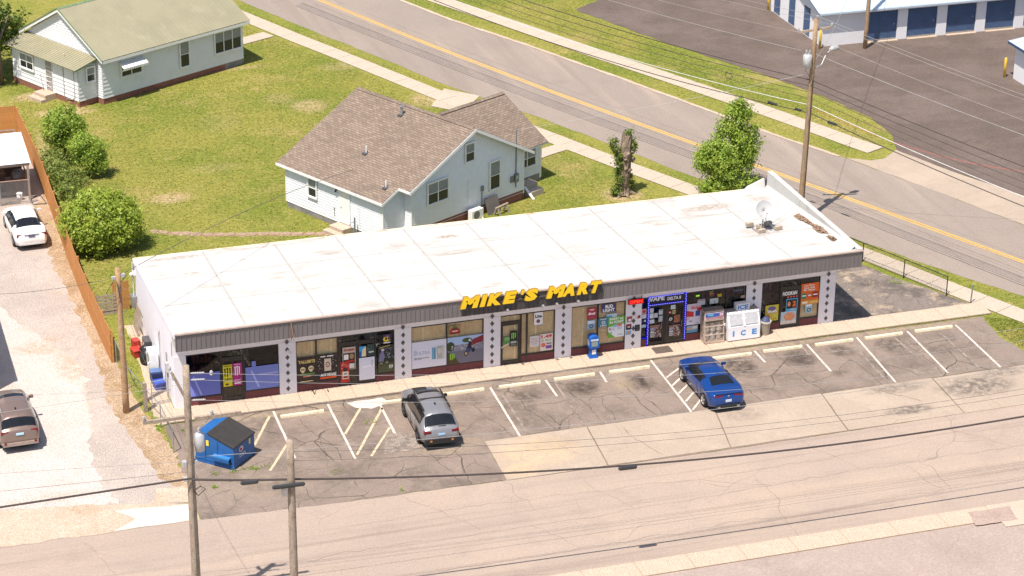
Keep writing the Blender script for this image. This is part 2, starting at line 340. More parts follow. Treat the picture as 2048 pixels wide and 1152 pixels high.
slab_walk('road_sidewalk', [(6.5, 82), (15.76, 59.9), (18.35, 53.7), (20.38, 49.2), (22.4, 44.5), (23.9, 41.0), (25.4, 37.6), (28.6, 31.0), (30.5, 26.8), (32.3, 23.1), (34.2, 19.3), (37.3, 12.9), (39.5, 8.4), (41.55, 3.6), (43.2, 0), (46, -6)], 1.35, 1.55)
slab_walk('far_sidewalk', [(22, 77), (30.1, 59.9), (33.5, 52.7), (37.0, 45), (40.2, 38.3), (43.0, 32.3), (44.9, 28), (46.3, 24.6), (47.4, 22.2)], 1.45, 1.75)
slab_walk('house_walk', [(25.9, 27.4), (27.3, 28.2), (29.3, 29.1)], 1.1, .9, .026)
slab_walk('green_house_walk', [(14.3, 54.2), (16.9, 55.5)], 1.2, 1.3, .026)
bed = struct(sheet('concrete_apron', [(13.0, -6.3), (41.1, -6.2), (39.2, -10.0), (22, -10.2), (12.8, -10.05)], .016, M_joint, .02))
xs = [(12.98, 12.82), (18.0, 17.65), (24.4, 23.65), (29.95, 29.55), (35.85, 35.6), (41.0, 39.1)]
for (a, b), (c, d) in zip(xs, xs[1:]):
    q = jag([(a+.03, -6.25), (c-.03, -6.2), (d-.03, -10.05), (b+.03, -10.05)], .6, .015)
    MB().prism([(p.x, p.y, .012) for p in q][::-1], (0, 0, .018)).build('slab', M_apron, bed)
bed = struct(MB().box(4, -19.6, -.02, 60, -18.45, .06).build('near_sidewalk', paint((.36, .265, .19), .95)))
x = 4.; k = 0
while x < 56:
    L = 2.35 if x < 30 else 2.9
    inst('slab', slab_mesh(L-.04, 1.15 if x < 30 else 1.9, .05, M_sand if x < 30.4 else M_walk, .01), bed, (x, -19.58 if x < 30 else -20.3, .02)); x += L
# edge of the far carriageway, a low worn kerb
k = struct(strip(MB(), resample(far[1:9], .6), .28, .03, .05).build('kerb', M_sand))
# cracks that can be followed one by one
def crack(parent, a, b, wd, z, mat, wob=.12, step=.28):
    a, b = Vector(a), Vector(b); d = b-a; n = max(4, int(d.length/step)); nn = Vector((-d.y, d.x)).normalized(); o = 0; pl = []
    for i in range(n+1):
        o = o*.82+rnd.uniform(-wob, wob); pl.append(a+d*i/n+nn*o*(math.sin(math.pi*i/n)**.5 if 0 < i < n else 0))
    l, r_ = offs(pl, .5), offs(pl, -.5); vs = []
    for i, p in enumerate(pl):
        w_ = wd*rnd.uniform(.2, 1.1)*.42; t_ = (l[i]-p)*2*w_; vs += [(p.x+t_.x, p.y+t_.y, z), (p.x-t_.x, p.y-t_.y, z)]
    MB().add(vs, [(2*i, 2*i+1, 2*i+3, 2*i+2) for i in range(n)]).build('crack', mat, parent)
M_crk = paint((.095, .074, .06), .95, name='dark_crack'); M_crs = paint((.25, .192, .156), .95, name='filled_crack'); M_crw = paint((.20, .165, .085), 1., name='weedy_crack')  # open cracks are plain dark brown strips
ck = struct(MB().build('lot_cracks', M_crk))
for a, b, w_ in (((5.4, -1.6), (6.3, -6.2), .06), ((4.5, -2.9), (9.3, -3.1), .04), ((9.0, -4.3), (4.8, -4.2), .035), ((11.9, -2.6), (15.4, -3.2), .05), ((13.6, -2.5), (14.4, -6.1), .06), ((15.9, -1.6), (16.5, -6.1), .07), ((16.0, -3.4), (20.9, -3.3), .05), ((18.2, -1.0), (18.9, -6.1), .08), ((21.2, -2.6), (21.6, -6.2), .07), ((19.8, -3.3), (19.5, -6.1), .045), ((26.2, -1.6), (26.9, -6.1), .07), ((27.2, -3.6), (31.4, -3.9), .06), ((29.6, -1.4), (30.2, -6.2), .07), ((30.0, -5.0), (33.0, -3.2), .05), ((32.6, -2.2), (33.2, -6.1), .06), ((33.6, -3.4), (35.4, -5.8), .06), ((36.3, -1.4), (36.6, -5.9), .05), ((35.0, -2.3), (39.0, -2.6), .045), ((38.5, -1.6), (38.6, -5.9), .05), ((39.5, -3.2), (41.5, -3.6), .05), ((1.0, -6.6), (6.0, -6.5), .04), ((3.4, -6.6), (4.3, -9.6), .035), ((7.0, -6.4), (12.8, -7.4), .04), ((10.2, -6.6), (10.8, -9.8), .045)): crack(ck, a, b, w_, .0162, M_crk)
for a, b in (((13.0, -6.24), (23, -6.18)), ((29, -6.2), (41, -6.15)), ((5.7, -9.8), (12.7, -10.02)), ((18.0, -6.3), (17.65, -10)), ((29.95, -6.3), (29.55, -10)), ((35.85, -6.3), (35.6, -10)), ((-.6, -.4), (41, -.42))): crack(ck, a, b, .032, .0335, M_crw if b[1] != -.42 else M_crk, .05)
for a, b, w_ in (((19.6, -6.9), (20.4, -9.8), .04), ((32.4, -6.4), (34.2, -8.4), .04)): crack(ck, a, b, w_, .0335, M_crk)
sk = struct(MB().build('street_cracks', M_crs))
for a, b, w_ in (((-9, -13.9), (12, -14.2), .05), ((12, -14.2), (44, -13.6), .05), ((4, -12.0), (22, -12.4), .04), ((22, -12.3), (40, -11.9), .04), ((6, -16.6), (40, -16.5), .05), ((8, -10.1), (10.4, -13.9), .04), ((16, -10.4), (17.4, -14.0), .035), ((27, -10.3), (28.4, -13.6), .035), ((30.5, -13.7), (31.2, -16.4), .035), ((21.2, -12.5), (24, -13.9), .035), ((34, -11.2), (36.2, -13.7), .035), ((12.6, -14.2), (14, -16.5), .03), ((-6, -10), (-5, -14), .03)): crack(sk, a, b, w_, .0122, M_crs, .16, .5)
# painted markings
cl = [(-1, 118), (11.5, 88), (21.91, 62.2), (26.6, 50.3), (31.35, 39.2), (35.1, 31.0), (38.89, 23.0), (43.1, 14.2), (47.32, 5.1), (62, -27)]
mk = struct(MB().build('road_markings', M_road_y))
for d in (-.115, .115): strip(MB(), offs(resample(cl, 2.), d), .12, .0145, .004).build('centre_line', M_road_y, mk)
pm = struct(MB().build('parking_markings', M_line))
def stripe(p, q, wd, mat, nm):
    strip(MB(), [Vector(p)+(Vector(q)-Vector(p))*i/8 for i in range(9)], wd, .0165, .008).build(nm, mat, pm)
for p, q in [((4.39, -.46), (4.3, -5.3)), ((7.02, -.49), (6.89, -6.19)), ((9.37, -1.25), (9.26, -4.54)), ((14.92, -1), (14.73, -6.2)), ((17.73, -.99), (17.7, -2.81)), ((20.57, -.9), (20.5, -2.07)),
             ((23.42, -.35), (23.25, -6.2)), ((28.76, -.87), (28.75, -2.23)), ((31.59, -.93), (31.45, -4.08)), ((34.35, -.9), (33.95, -6.16)), ((37.14, -.98), (36.88, -5.9)), ((39.87, -.98), (39.68, -6.08))]: stripe(p, q, .11, M_line, 'stall_line')
for p, q in [((15.28, -.63), (15.15, -6.1)), ((18.11, -.45), (17.94, -6.1)), ((20.91, -.47), (20.86, -1.96)), ((29.05, -.35), (28.93, -1.81)), ((31.3, -.39), (31.2, -2.09)), ((33.81, -1.1), (33.6, -6.1)), ((38.68, -1.37), (38.62, -5.94)), ((36.2, -1.26), (36.18, -3.32))]: stripe(p, q, .12, M_faded, 'faded_stall_line')
for p, q in [((8.39, -1.33), (7.05, -3.68)), ((9.38, -1.58), (7.07, -5.79)), ((9.2, -3.62), (7.65, -6.11)), ((4.26, -3.88), (2.96, -6.14)), ((4.1, -.91), (2.81, -3.55))]: stripe(p, q, .12, M_yline, 'hatch_line')
for p, q in [((24.41, -1.64), (23.46, -2.43)), ((24.25, -2.5), (23.4, -3.35)), ((24.3, -3.3), (23.37, -4.23)), ((24.4, -4.0), (23.35, -5.15)), ((24.3, -4.95), (23.4, -6.0))]: stripe(p, q, .10, M_line, 'hatch_line')
# wheel stops
m = MB(); prof = [(-.09, 0), (.09, 0), (.075, .10), (.05, .125), (-.05, .125), (-.075, .10)]
m.add([(-1.04, y, z) for y, z in prof]+[(-1.02, y*.9, z) for y, z in prof]+[(1.02, y*.9, z) for y, z in prof]+[(1.04, y, z) for y, z in prof], [(5, 4, 3, 2, 1, 0), (18, 19, 20, 21, 22, 23)]+[(s*6+i, s*6+(i+1) % 6, s*6+6+(i+1) % 6, s*6+6+i) for s in range(3) for i in range(6)])
stopm = m.mesh('wheel_stop', M_stop)
STOPS = [(5.6, 'in the stall beside the blue dumpster'), (10.55, 'under the nose of the grey wagon'), (13.5, 'right of the grey wagon'), (16.35, 'second right of the grey wagon'), (19.15, 'facing the blue newspaper box'), (22.0, 'left of the blue coupe'),
         (27.4, 'right of the blue coupe nose'), (30.15, 'in front of the ice chest and dark corner window'), (32.95, 'in front of the end column with diamonds'), (35.7, 'second from the right end of the row'), (38.5, 'rightmost of the row by the grass corner')]
for x, t in STOPS: tag(inst('wheel_stop', stopm, None, (x, -1.19+rnd.uniform(-.03, .03), .013), (0, 0, R(rnd.uniform(-.8, .8)))), 'cream painted concrete wheel stop '+t, 'wheel stop', 'wheel stops along the storefront')
M_stone = layered('path_stone', (.34, .235, .165), [((.26, .18, .12), 1.5, .4, .65, .8), ((.24, .2, .07), .9, .52, .7, .6)], fine=[(14, .2)])
sheet('slab_patch', [(31.2, -18.75), (33.2, -18.7), (33.0, -19.9), (31.0, -19.85)], .076, layered('pink_patch', (.36, .27, .225), [((.30, .22, .18), 2, .4, .65, .7)], fine=[(20, .2)]), .05, .3)
# stepping path behind the shop
pb = struct(strip(MB(), resample([(2.8, 22.9), (3.7, 22.3), (5.75, 21.5), (9.5, 20.5), (12.6, 19.6)], .5), .55, .008, .08).build('yard_path', M_dirt))
pl = resample([(2.9, 22.85), (3.7, 22.3), (5.75, 21.5), (9.5, 20.5), (12.5, 19.7)], .62)
for p in pl:
    n = rnd.randint(5, 7); q = [(p.x+rnd.uniform(.22, .31)*math.cos(6.283*i/n), p.y+rnd.uniform(.2, .28)*math.sin(6.283*i/n), .006) for i in range(n)]
    MB().prism(q[::-1], (0, 0, .03)).build('stone', M_stone, pb)
# ---------------------------------------------------------------- the shop building
def glassmat():
    t = NT('window_glass'); tr = t.n('ShaderNodeBsdfTransparent'); gl = t.n('ShaderNodeBsdfGlossy', Roughness=.03); lw = t.n('ShaderNodeLayerWeight', Blend=.5); mx = t.n('ShaderNodeMixShader')
    tr.inputs[0].default_value = (.96, .97, .97, 1)
    t.l(t.math('MULTIPLY_ADD', t.math('POWER', lw.outputs[1], 3.), .5, .035), mx.inputs[0]); t.l(tr.outputs[0], mx.inputs[1]); t.l(gl.outputs[0], mx.inputs[2]); t.l(mx.outputs[0], t.out.inputs[0]); return t.m
M_glass = glassmat()
M_pane = paint((.030, .033, .038), .12, var=.35, scale=.8, name='dark_pane')
M_wallw = layered('white_block_wall', (.80, .77, .80), [((.70, .66, .68), .7, .5, .75, .5), ((.62, .57, .54), 2.4, .6, .78, .35)], rough=.8, bumpscale=18, bstrength=.12, fine=[(15, .08)])
def roofmat():
    t = NT('white_roof_coating'); c = (.50, .485, .455)
    c = t.mix(c, (.37, .345, .31), t.math('MULTIPLY', t.ramp(t.noise(.5, 7, .66), .48, .74), .75))
    v = t.mapped((.35, 1.6, 1)); c = t.mix(c, (.31, .235, .175), t.math('MULTIPLY', t.ramp(t.noise(1, 7, .7, v), .56, .70), .65))
    c = t.mix(c, (.28, .19, .125), t.spots([(15.9, 9.4, .8, .35, .9), (30.2, 9.3, 2.0, .7, .75), (33.4, 9.7, .9, .5, .5), (31.3, 4.6, 1.5, 1.0, .4), (9.6, 8.9, .8, .3, .6), (2.0, 10.9, 2, .35, .7), (6.5, 11.1, 3, .25, .5), (3.2, 6.0, 1.2, .18, .5), (17, 11.1, 3, .2, .4), (2.4, 8.3, .9, .2, .6), (12.9, 6.0, .9, .2, .3)], 2.))
    t.bump(t.noise(3, 5, .6), .12, .02); return t.done(c, .75, spec=.2)
M_roof = roofmat()
M_grey = paint(lin(122, 117, 116), .5, .2, var=.07, scale=1.5, name='grey_metal_panel')
M_dgrey = paint(lin(88, 82, 82), .6, name='dark_grey_paint')
M_alu = paint((.045, .040, .038), .4, .3, name='bronze_frame')
M_maroon = layered('maroon_brick_paint', (.165, .052, .054), [((.125, .04, .042), 1.5, .45, .7, .7)], rough=.75, fine=[(12, .2)])
M_tan = layered('plywood', (.74, .53, .29), [((.62, .43, .22), .8, .45, .68, .6), ((.80, .61, .36), 2.2, .5, .72, .6)], rough=.8, streak=[((.52, .34, .16), 5, .35, 0, .52, .72, .5)], fine=[(12, .15)])
M_tan2 = paint((.82, .63, .36), .8, name='timber_stud')
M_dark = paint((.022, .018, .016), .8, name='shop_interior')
M_black = paint((.012, .012, .013), .5, name='black_plastic')
M_whitep = paint((.78, .76, .74), .5, name='white_paint')
mart = thing('shop_building', 'long low white storefront with grey ribbed metal fascia and white flat roof', 'building')
FT, FB, RB, DY, RX = 4.386, 3.473, 3.43, 11.5, 34.78
rz = lambda y: FT-.03-(FT-RB)*y/DY
W = 1.03
# walls
m = MB()
m.box(0, W+.02, 0, .2, DY-.02, 3.40); m.prism([(0, W+.02, 3.40), (0, DY-.02, 3.40), (0, W+.02, rz(W)-.02)], (.2, 0, 0)); m.box(.2, DY-.22, 0, 33.7, DY-.02, 3.38); m.box(33.7, W+.02, 0, 33.9, DY-.02, 3.45)
m.build('wall', M_wallw, mart)
m = MB(); m.box(.0, W-.03, 2.77, 33.9, W+.17, 3.52); m.build('header', M_wallw, mart)
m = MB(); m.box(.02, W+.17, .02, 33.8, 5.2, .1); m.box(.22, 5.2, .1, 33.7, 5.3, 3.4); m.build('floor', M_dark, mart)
rnd.seed(5)
for x in (1.2, 3.0, 5.2+3.4, 25.2, 27.0, 28.2, 30.3, 31.8):
    for k in range(3):
        s = MB(); s.box(x, 3.0, .1+k*.6, x+rnd.uniform(.8, 1.3), 3.5, .12+k*.6)
        for j in range(5): s.box(x+.05+j*.2, 3.02, .13+k*.6, x+.2+j*.2, 3.3, .13+k*.6+rnd.uniform(.2, .42))
        s.build('shelf', paint((rnd.uniform(.02, .3), rnd.uniform(.02, .2), rnd.uniform(.02, .2)), .6), mart)
# roof deck, seams, edge trim, parapet
m = MB(); m.prism([(.02, .02, rz(0)), (.02, DY, rz(DY)), (.02, DY, rz(DY)-.12), (.02, W+.2, FB+.05), (.02, .02, FB+.05)], (RX-.3, 0, 0)); roof = m.build('roof', M_roof, mart)
M_seam = paint((.385, .36, .33), .8, name='roof_seam_tape')
for x in (3.4, 6.9, 10.4, 13.9, 17.3, 20.7, 24.2, 27.6, 31.0):
    m = MB(); x += rnd.uniform(-.15, .15); m.prism([(x, .15, rz(.15)), (x+.1, .15, rz(.15)), (x+.1+.12, DY-.15, rz(DY-.15)), (x+.12, DY-.15, rz(DY-.15))], (0, 0, .011)); m.build('roof_seam', M_seam, roof)
for y in (4.0, 7.9):
    m = MB(); m.prism([(.2, y, rz(y)), (RX-.9, y+.1, rz(y+.1)), (RX-.9, y+.17, rz(y+.17)), (.2, y+.07, rz(y+.07))], (0, 0, .007)); m.build('roof_seam', M_seam, roof)
M_trim = layered('roof_edge_trim', (.66, .56, .42), [((.40, .27, .16), 1.3, .5, .7, .8), ((.75, .70, .62), .8, .45, .65, .6)], rough=.6)
m = MB(); m.prism([(-.03, DY-.05, rz(DY)-.14), (-.03, DY+.06, rz(DY)-.14), (-.03, DY+.06, rz(DY)+.03), (-.03, DY-.05, rz(DY)+.03)], (RX-1.3, 0, 0)); m.build('drip_edge', M_trim, roof)
m = MB(); m.prism([(-.05, .0, rz(0)+.012), (-.05, DY+.04, rz(DY)+.012), (-.05, DY+.04, rz(DY)-.2), (-.05, 0, rz(0)-.2)], (.09, 0, 0)); m.build('drip_edge', M_wallw, roof)
m = MB(); m.prism([(RX-.28, .02, 4.45), (RX-.28, 11.25, 4.45), (RX-.28, 11.25, 3.2), (RX-.28, W, FB+.03), (RX-.28, .02, FB+.03)], (.28, 0, 0)); m.build('parapet', M_roof, mart)
m = MB(); m.prism([(RX-1.5, DY-.1, rz(DY)+.01), (RX-.3, DY-.1, rz(DY)+.01), (RX-.3, DY+.05, rz(DY)+.5), (RX-1.25, DY+.05, rz(DY)+.12)], (0, .14, 0)); m.build('corner_flashing', M_roof, roof)
m = MB(); m.prism([(RX-.48, .3, rz(.3)+.01), (RX-.28, .3, rz(.3)+.2), (RX-.28, 11.2, rz(11.2)+.25), (RX-.48, 11.2, rz(11.2)+.01)], (.002, 0, -.01)); m.build('cant_strip', M_roof, roof)
# fascia: flat pans between raised ribs
fa = MB().box(.0, .0, FB, RX, .035, FT-.06).build('fascia', M_grey, mart)
rib = MB(); rib.prism([(-.022, 0, 0), (.022, 0, 0), (.012, -.032, 0), (-.012, -.032, 0)], (0, 0, FT-.075-FB)); ribm = rib.mesh('fascia_rib', M_grey)
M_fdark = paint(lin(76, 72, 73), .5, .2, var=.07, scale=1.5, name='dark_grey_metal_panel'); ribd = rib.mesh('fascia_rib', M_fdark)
for k in range(153):
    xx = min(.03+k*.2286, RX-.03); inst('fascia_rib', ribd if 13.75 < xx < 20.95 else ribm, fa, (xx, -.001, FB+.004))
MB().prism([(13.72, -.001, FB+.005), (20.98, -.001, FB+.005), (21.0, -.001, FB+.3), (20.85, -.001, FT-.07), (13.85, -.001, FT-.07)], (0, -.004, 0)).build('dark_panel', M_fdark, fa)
m = MB(); m.box(-.02, -.06, FT-.062, RX+.02, .10, FT+.008); m.build('fascia_cap', layered('cap_flashing', (.46, .36, .31), [((.36, .25, .2), .8, .45, .7, .7), ((.56, .48, .42), 2, .5, .7, .5)], rough=.5), fa)
m = MB(); m.box(.3, .04, FB+.01, RX-.3, W, FB+.03); m.build('soffit', M_wallw, mart)
m = MB(); m.box(RX-.012, .04, FB, RX+.014, 11.25, FT-.4); m.build('side_fascia', M_grey, mart)
# columns with painted diamonds
dm = MB(); dm.prism([(-.105, 0, 0), (0, 0, -.145), (.105, 0, 0), (0, 0, .145)], (0, -.006, 0)); diam = dm.mesh('diamond', M_dgrey)
COLS = [(.03, .62), (5.04, 5.87), (10.71, 11.55), (15.2, 16.05), (18.86, 19.71), (22.55, 23.39), (28.99, 29.84), (33.05, 33.9)]
for i, (a, b) in enumerate(COLS):
    c = MB().box(a, W-.06, .03, b, W+.19, 2.772).build('column', M_wallw, mart)
    if i:
        for z in (2.83, 2.42, 2.01, 1.6, 1.19, .78, .37):
            inst('diamond', diam, c, ((a+b)/2+rnd.uniform(-.012, .012), W-.0605 if z < 2.7 else W-.0665, z+rnd.uniform(-.012, .012)))
# storefront bays: frames, panes, kickboards, doors
def bay(edges, x0, x1, z0=.47, doors=(), backs=(), transom=2.3, sill=True):
    """edges: mullion positions; doors: set of bay indices that hold a door; backs: indices with boarded backs"""
    f = MB(); t = .045
    f.box(x0, W-.01, 2.70, x1, W+.09, 2.772); xs = [x0]+list(edges)+[x1]
    for x in xs: f.box(max(x0, x-t/2-.01), W-.012, .1, min(x1, x+t/2+.01), W+.092, 2.70)
    fo = f.build('window_frame', M_alu, mart)
    for i, (a, b) in enumerate(zip(xs, xs[1:])):
        if i in doors:
            d = MB(); d.box(a+.05, W-.005, .11, a+.14, W+.06, transom); d.box(b-.14, W-.005, .11, b-.05, W+.06, transom); d.box(a+.14, W-.005, .11, b-.14, W+.06, .3); d.box(a+.14, W-.005, transom-.11, b-.14, W+.06, transom)
            d.box(a+.03, W-.008, transom, b-.03, W+.07, transom+.1)
            do = d.build('door', M_alu, mart)
            bx('pane', M_glass, do, a+.14, W+.02, .3, b-.14, W+.028, transom-.11)
            MB().tube([(b-.2, W-.005, 1.0), (b-.2, W-.07, 1.02), (b-.2, W-.07, 1.28), (b-.2, W-.005, 1.3)], .015).build('handle', paint((.5, .48, .45), .3, 1.), do)
            bx('pane', M_glass, fo, a+.03, W+.03, transom+.1, b-.03, W+.038, 2.70)
        else:
            bx('pane', M_glass, fo, a+.03, W+.03, z0+.04, b-.03, W+.038, 2.70)
            f2 = MB().box(a+.03, W-.008, z0-.01, b-.03, W+.07, z0+.045).build('sill', M_alu, fo)
            bx('kickboard', M_maroon, mart, a+.025, W-.02, .06, b-.025, W+.1, z0-.01)
        if i in backs:
            bo = bx('backing_board', M_tan, fo, a+.01, W+.095, .1, b-.01, W+.115, 2.70)
            for k in range(max(1, int((b-a)/1.0))):
                xx = a+.25+rnd.uniform(.1, .6)+k*.9
                if xx < b-.15: bx('stud', M_tan2, fo, xx, W+.075, .12, xx+.09, W+.094, 2.69)
bay((2.28, 3.36), .62, 5.04, doors={1})
bay((6.87, 7.93, 8.9, 9.78), 5.87, 10.71, doors={2, 3}, backs={0, 1})
bay((13.34,), 11.55, 15.2, backs={0, 1})
bay((17.12, 17.43), 16.05, 18.86, doors={0}, backs={0, 1, 2})
bay((21.11,), 19.71, 22.55, backs={0, 1})
bay((23.72, 24.68, 25.74, 26.87, 27.93), 23.39, 28.99, doors={1, 2})
bay((30.91, 32.01), 29.84, 33.05, doors={1})
# sign of separate letters on the fascia
M_yel = paint((.88, .57, .012), .45, var=.04, name='yellow_sign_face'); M_ret = paint((.30, .16, .02), .5, name='sign_return')
sg = thing('shop_sign', 'large yellow slanted block letters standing along the grey fascia', 'sign', (13.66, -.16, 3.93))
def sign_letter(ch, x0, x1, z0, z1):
    vs, fs = text_geo(ch, .075, 0, 0); ax = min(v[0] for v in vs); bxx = max(v[0] for v in vs); ay = min(v[1] for v in vs); by = max(v[1] for v in vs)
    P = []
    for v in vs:
        z = z0+(v[1]-ay)*(z1-z0)/(by-ay); P.append((x0+(v[0]-ax)*(x1-x0)/(bxx-ax)+(z)*.30, 0, z))
    m = MB().use(M_yel); m.add(P, fs); e = set((f[i], f[(i+1) % len(f)]) for f in fs for i in range(len(f))); side = [s for s in e if (s[1], s[0]) not in e]; n = len(P)
    m.use(M_ret).add(P+[(p[0], .13, p[2]) for p in P], [(b, a, n+a, n+b) for a, b in side]); m.add([(p[0], .13, p[2]) for p in P], [f[::-1] for f in fs])
    m.build('letter', None, sg)
for ch, a, b, z0 in [('M', 0, .84, 0), ('I', .96, 1.20, 0), ('K', 1.32, 2.02, 0), ('E', 2.12, 2.68, 0), ("'", 2.90, 3.06, .38), ('S', 3.18, 3.80, 0), ('M', 4.32, 5.14, 0), ('A', 5.10, 5.76, 0), ('R', 5.88, 6.44, 0), ('T', 6.46, 7.0, 0)]:
    sign_letter(ch, a, b, z0, .62)
bx('mounting_rail', M_dgrey, sg, .1, .1, .08, 7.05, .135, .14)
# roof-line flood lights and small fittings
def fitting(name, label, cat, build, group=None):
    o = build(MB()).build(name, M_whitep); return tag(o, label, cat, group)
for x, t in ((16.0, 'left of the fascia sign middle'), (17.8, 'below the gap between the sign words'), (18.5, 'right of the sign word gap'), (19.6, 'below the last letters of the yellow sign')):
    m = MB(); m.tube([(x, .0, 3.50), (x, -.14, 3.56)], .018); m.tube([(x, -.10, 3.53), (x+.02, -.2, 3.62)], .05, 8, .07); tag(m.build('spot_lamp', paint((.24, .23, .225), .5)), 'small pale spot lamp at the fascia foot '+t, 'lamp', 'spot lamps under the yellow sign')
m = MB(); m.tube([(5.45, -.04, FT), (5.45, -.06, 3.4)], .025); m.tube([(5.45, -.06, FT-.02), (5.45, -.5, 3.6)], .02); tag(m.build('bracket', paint((.22, .12, .09), .8)), 'rusty iron bracket hanging down the fascia above the second shop window', 'bracket')
m = MB(); m.box(5.42, W-.14, 2.32, 5.52, W-.06, 2.42); m.tube([(5.47, W-.1, 2.37), (5.58, W-.34, 2.3)], .045, 8); tag(m.build('security_camera', M_whitep), 'small security camera over the diamonds on the first column', 'camera')
# ---------------------------------------------------------------- posters and signs in the shop windows (flat prints on thin sheets)
PY = W-.028
def poster(label, x0, x1, z0, z1, bg_, els=(), name='poster', cat='poster', y=None, thick=.006, rough=.6, group=None):
    y = PY if y is None else y
    t = thing(name, label, cat, ((x0+x1)/2, y, z0), 0, group); hw = (x1-x0)/2; h = z1-z0
    m = MB(); m.use(ink(*bg_)).box(-hw, 0, 0, hw, thick, h)
    for i, e in enumerate(els):
        yy = -.002-.0012*i; k = e[0]; m.use(ink(*e[1]))
        X = lambda u: -hw+u*2*hw
        if k == 'r': m.quad((X(e[2]), yy, e[3]*h), (X(e[4]), yy, e[3]*h), (X(e[4]), yy, e[5]*h), (X(e[2]), yy, e[5]*h))
        elif k == 'p': m.quad(*[(X(u), yy, v*h) for u, v in e[2]])
        elif k == 'e': m.disc((X(e[2]), yy, e[3]*h), e[4]*2*hw, e[5]*h, 14)
        elif k == 't': letter(m, e[2], X(e[3]), X(e[5]), e[4]*h, e[6]*h, yy, e[7] if len(e) > 7 else .02, e[8] if len(e) > 8 else 0)
        elif k == 'n':     # scattered printed flecks
            r2 = random.Random(e[7]);
            for j in range(e[6]):
                u = r2.uniform(e[2], e[4]); v = r2.uniform(e[3], e[5]); a = r2.uniform(.008, .03); b = r2.uniform(.008, .03)
                m.quad((X(u)-a, yy, v*h-b), (X(u)+a, yy, v*h-b*.4), (X(u)+a*.7, yy, v*h+b), (X(u)-a, yy, v*h+b*.6))
        elif k == 'm':     # three ragged claw strokes
            u0, v0, u1, v1 = e[2:6]; wd = (u1-u0)
            for j in range(3):
                c = u0+wd*(.12+.36*j); lw = wd*.1; top = v1-(v1-v0)*(.0 if j == 1 else .06); bot = v0+(v1-v0)*(.05, .0, .16)[j]
                m.quad((X(c-lw), yy, (bot+.1*(v1-v0))*h), (X(c+lw*.2), yy, bot*h), (X(c+lw*1.1), yy, (bot+.35*(v1-v0))*h), (X(c+lw*.8), yy, (top-.15*(v1-v0))*h), (X(c+lw*1.5), yy, top*h), (X(c-lw*1.5), yy, (top-.02*(v1-v0))*h), (X(c-lw*.7), yy, (top-.3*(v1-v0))*h))
    m.build('print_sheet', None, t); return t
K = (18, 16, 16); WH = (240, 238, 232)
IN = W+.06
poster('lavender blue film covering the lower left pane of the first window', .66, 2.2, .56, 1.74, (100, 110, 186), [('p', (150, 155, 225), [(.38, .05), (.44, .05), (.2, .9), (.15, .9)]), ('p', (128, 136, 215), [(.05, .05), (.3, .05), (.08, .5)])], 'window_film', 'window film')
poster('lavender blue film right of the door in the first window', 3.42, 5.01, .54, 1.74, (116, 130, 200), [('p', (165, 175, 235), [(.36, .1), (.42, .1), (.2, .85), (.15, .85)]), ('r', (158, 160, 215), .4, .6, 1, .68)], 'window_film', 'window film')
poster('small blue square sticker above the right film of the first window', 3.73, 3.93, 1.75, 2.03, (120, 130, 205))
poster('yellow energy drink poster with black claw strokes on the first door', 2.35, 2.78, .88, 2.02, (214, 205, 40), [('m', K, .12, .42, .9, .86), ('t', K, 'JUICE', .1, .24, .92, .38, .03), ('e', (120, 60, 20), .4, .1, .2, .05), ('r', (150, 140, 30), .08, .9, .92, .97)])
poster('magenta energy drink poster with white claw strokes on the first door', 2.81, 3.25, .88, 2.04, (176, 32, 122), [('m', (245, 235, 245), .2, .42, .82, .88), ('r', (230, 150, 205), .15, .22, .85, .27), ('r', (245, 220, 235), .14, .07, .88, .14), ('r', (225, 150, 200), .15, .93, .85, .97)])
poster('dark poster with two pale skulls and cream lettering in the second window', 5.9, 6.85, .52, 1.90, (44, 32, 28), [('n', (110, 78, 52), .03, .03, .97, .97, 60, 3), ('n', (150, 40, 30), .03, .03, .97, .6, 20, 4), ('t', (232, 205, 120), 'TALLSBITE', .08, .76, .94, .88, .03), ('e', (225, 205, 160), .3, .53, .14, .1), ('e', (225, 205, 160), .72, .55, .14, .1), ('r', (225, 205, 160), .23, .4, .37, .48), ('r', (225, 205, 160), .65, .42, .79, .5), ('e', K, .25, .53, .035, .03), ('e', K, .35, .53, .035, .03), ('e', K, .67, .55, .035, .03), ('e', K, .77, .55, .035, .03), ('r', (90, 150, 60), .1, .33, .9, .37), ('r', (215, 140, 120), .3, .24, .7, .28), ('r', (235, 220, 170), .15, .06, .8, .085)])
poster('dark poster with a pale can and an orange band at its foot', 6.91, 7.88, .53, 1.92, (40, 33, 33), [('n', (130, 90, 70), .03, .3, .97, .97, 70, 5), ('n', (205, 190, 180), .03, .35, .97, .95, 25, 6), ('r', (210, 200, 178), .34, .36, .68, .82), ('e', (160, 50, 44), .51, .6, .11, .11), ('e', (220, 210, 190), .51, .6, .07, .07), ('e', (160, 50, 44), .51, .6, .03, .03), ('t', WH, 'ANY MEANS', .12, .16, .94, .27, .04, .2), ('r', (228, 82, 24), .12, .07, .94, .14), ('r', (235, 230, 225), .15, .9, .4, .94), ('r', (235, 230, 225), .48, .9, .8, .94)])
poster('tall cream whiskey price poster on the left door', 8.14, 8.78, .95, 2.13, (196, 176, 160), [('r', (40, 30, 28), .05, .02, .95, .74), ('t', (150, 26, 28), 'Edgefield', .1, .8, .92, .94, .04), ('r', WH, .1, .45, .45, .68), ('e', (170, 130, 90), .7, .58, .17, .12), ('p', (190, 30, 30), [(.2, .3), (.88, .34), (.9, .42), (.25, .4)]), ('r', (225, 220, 214), .45, .05, .92, .26)])
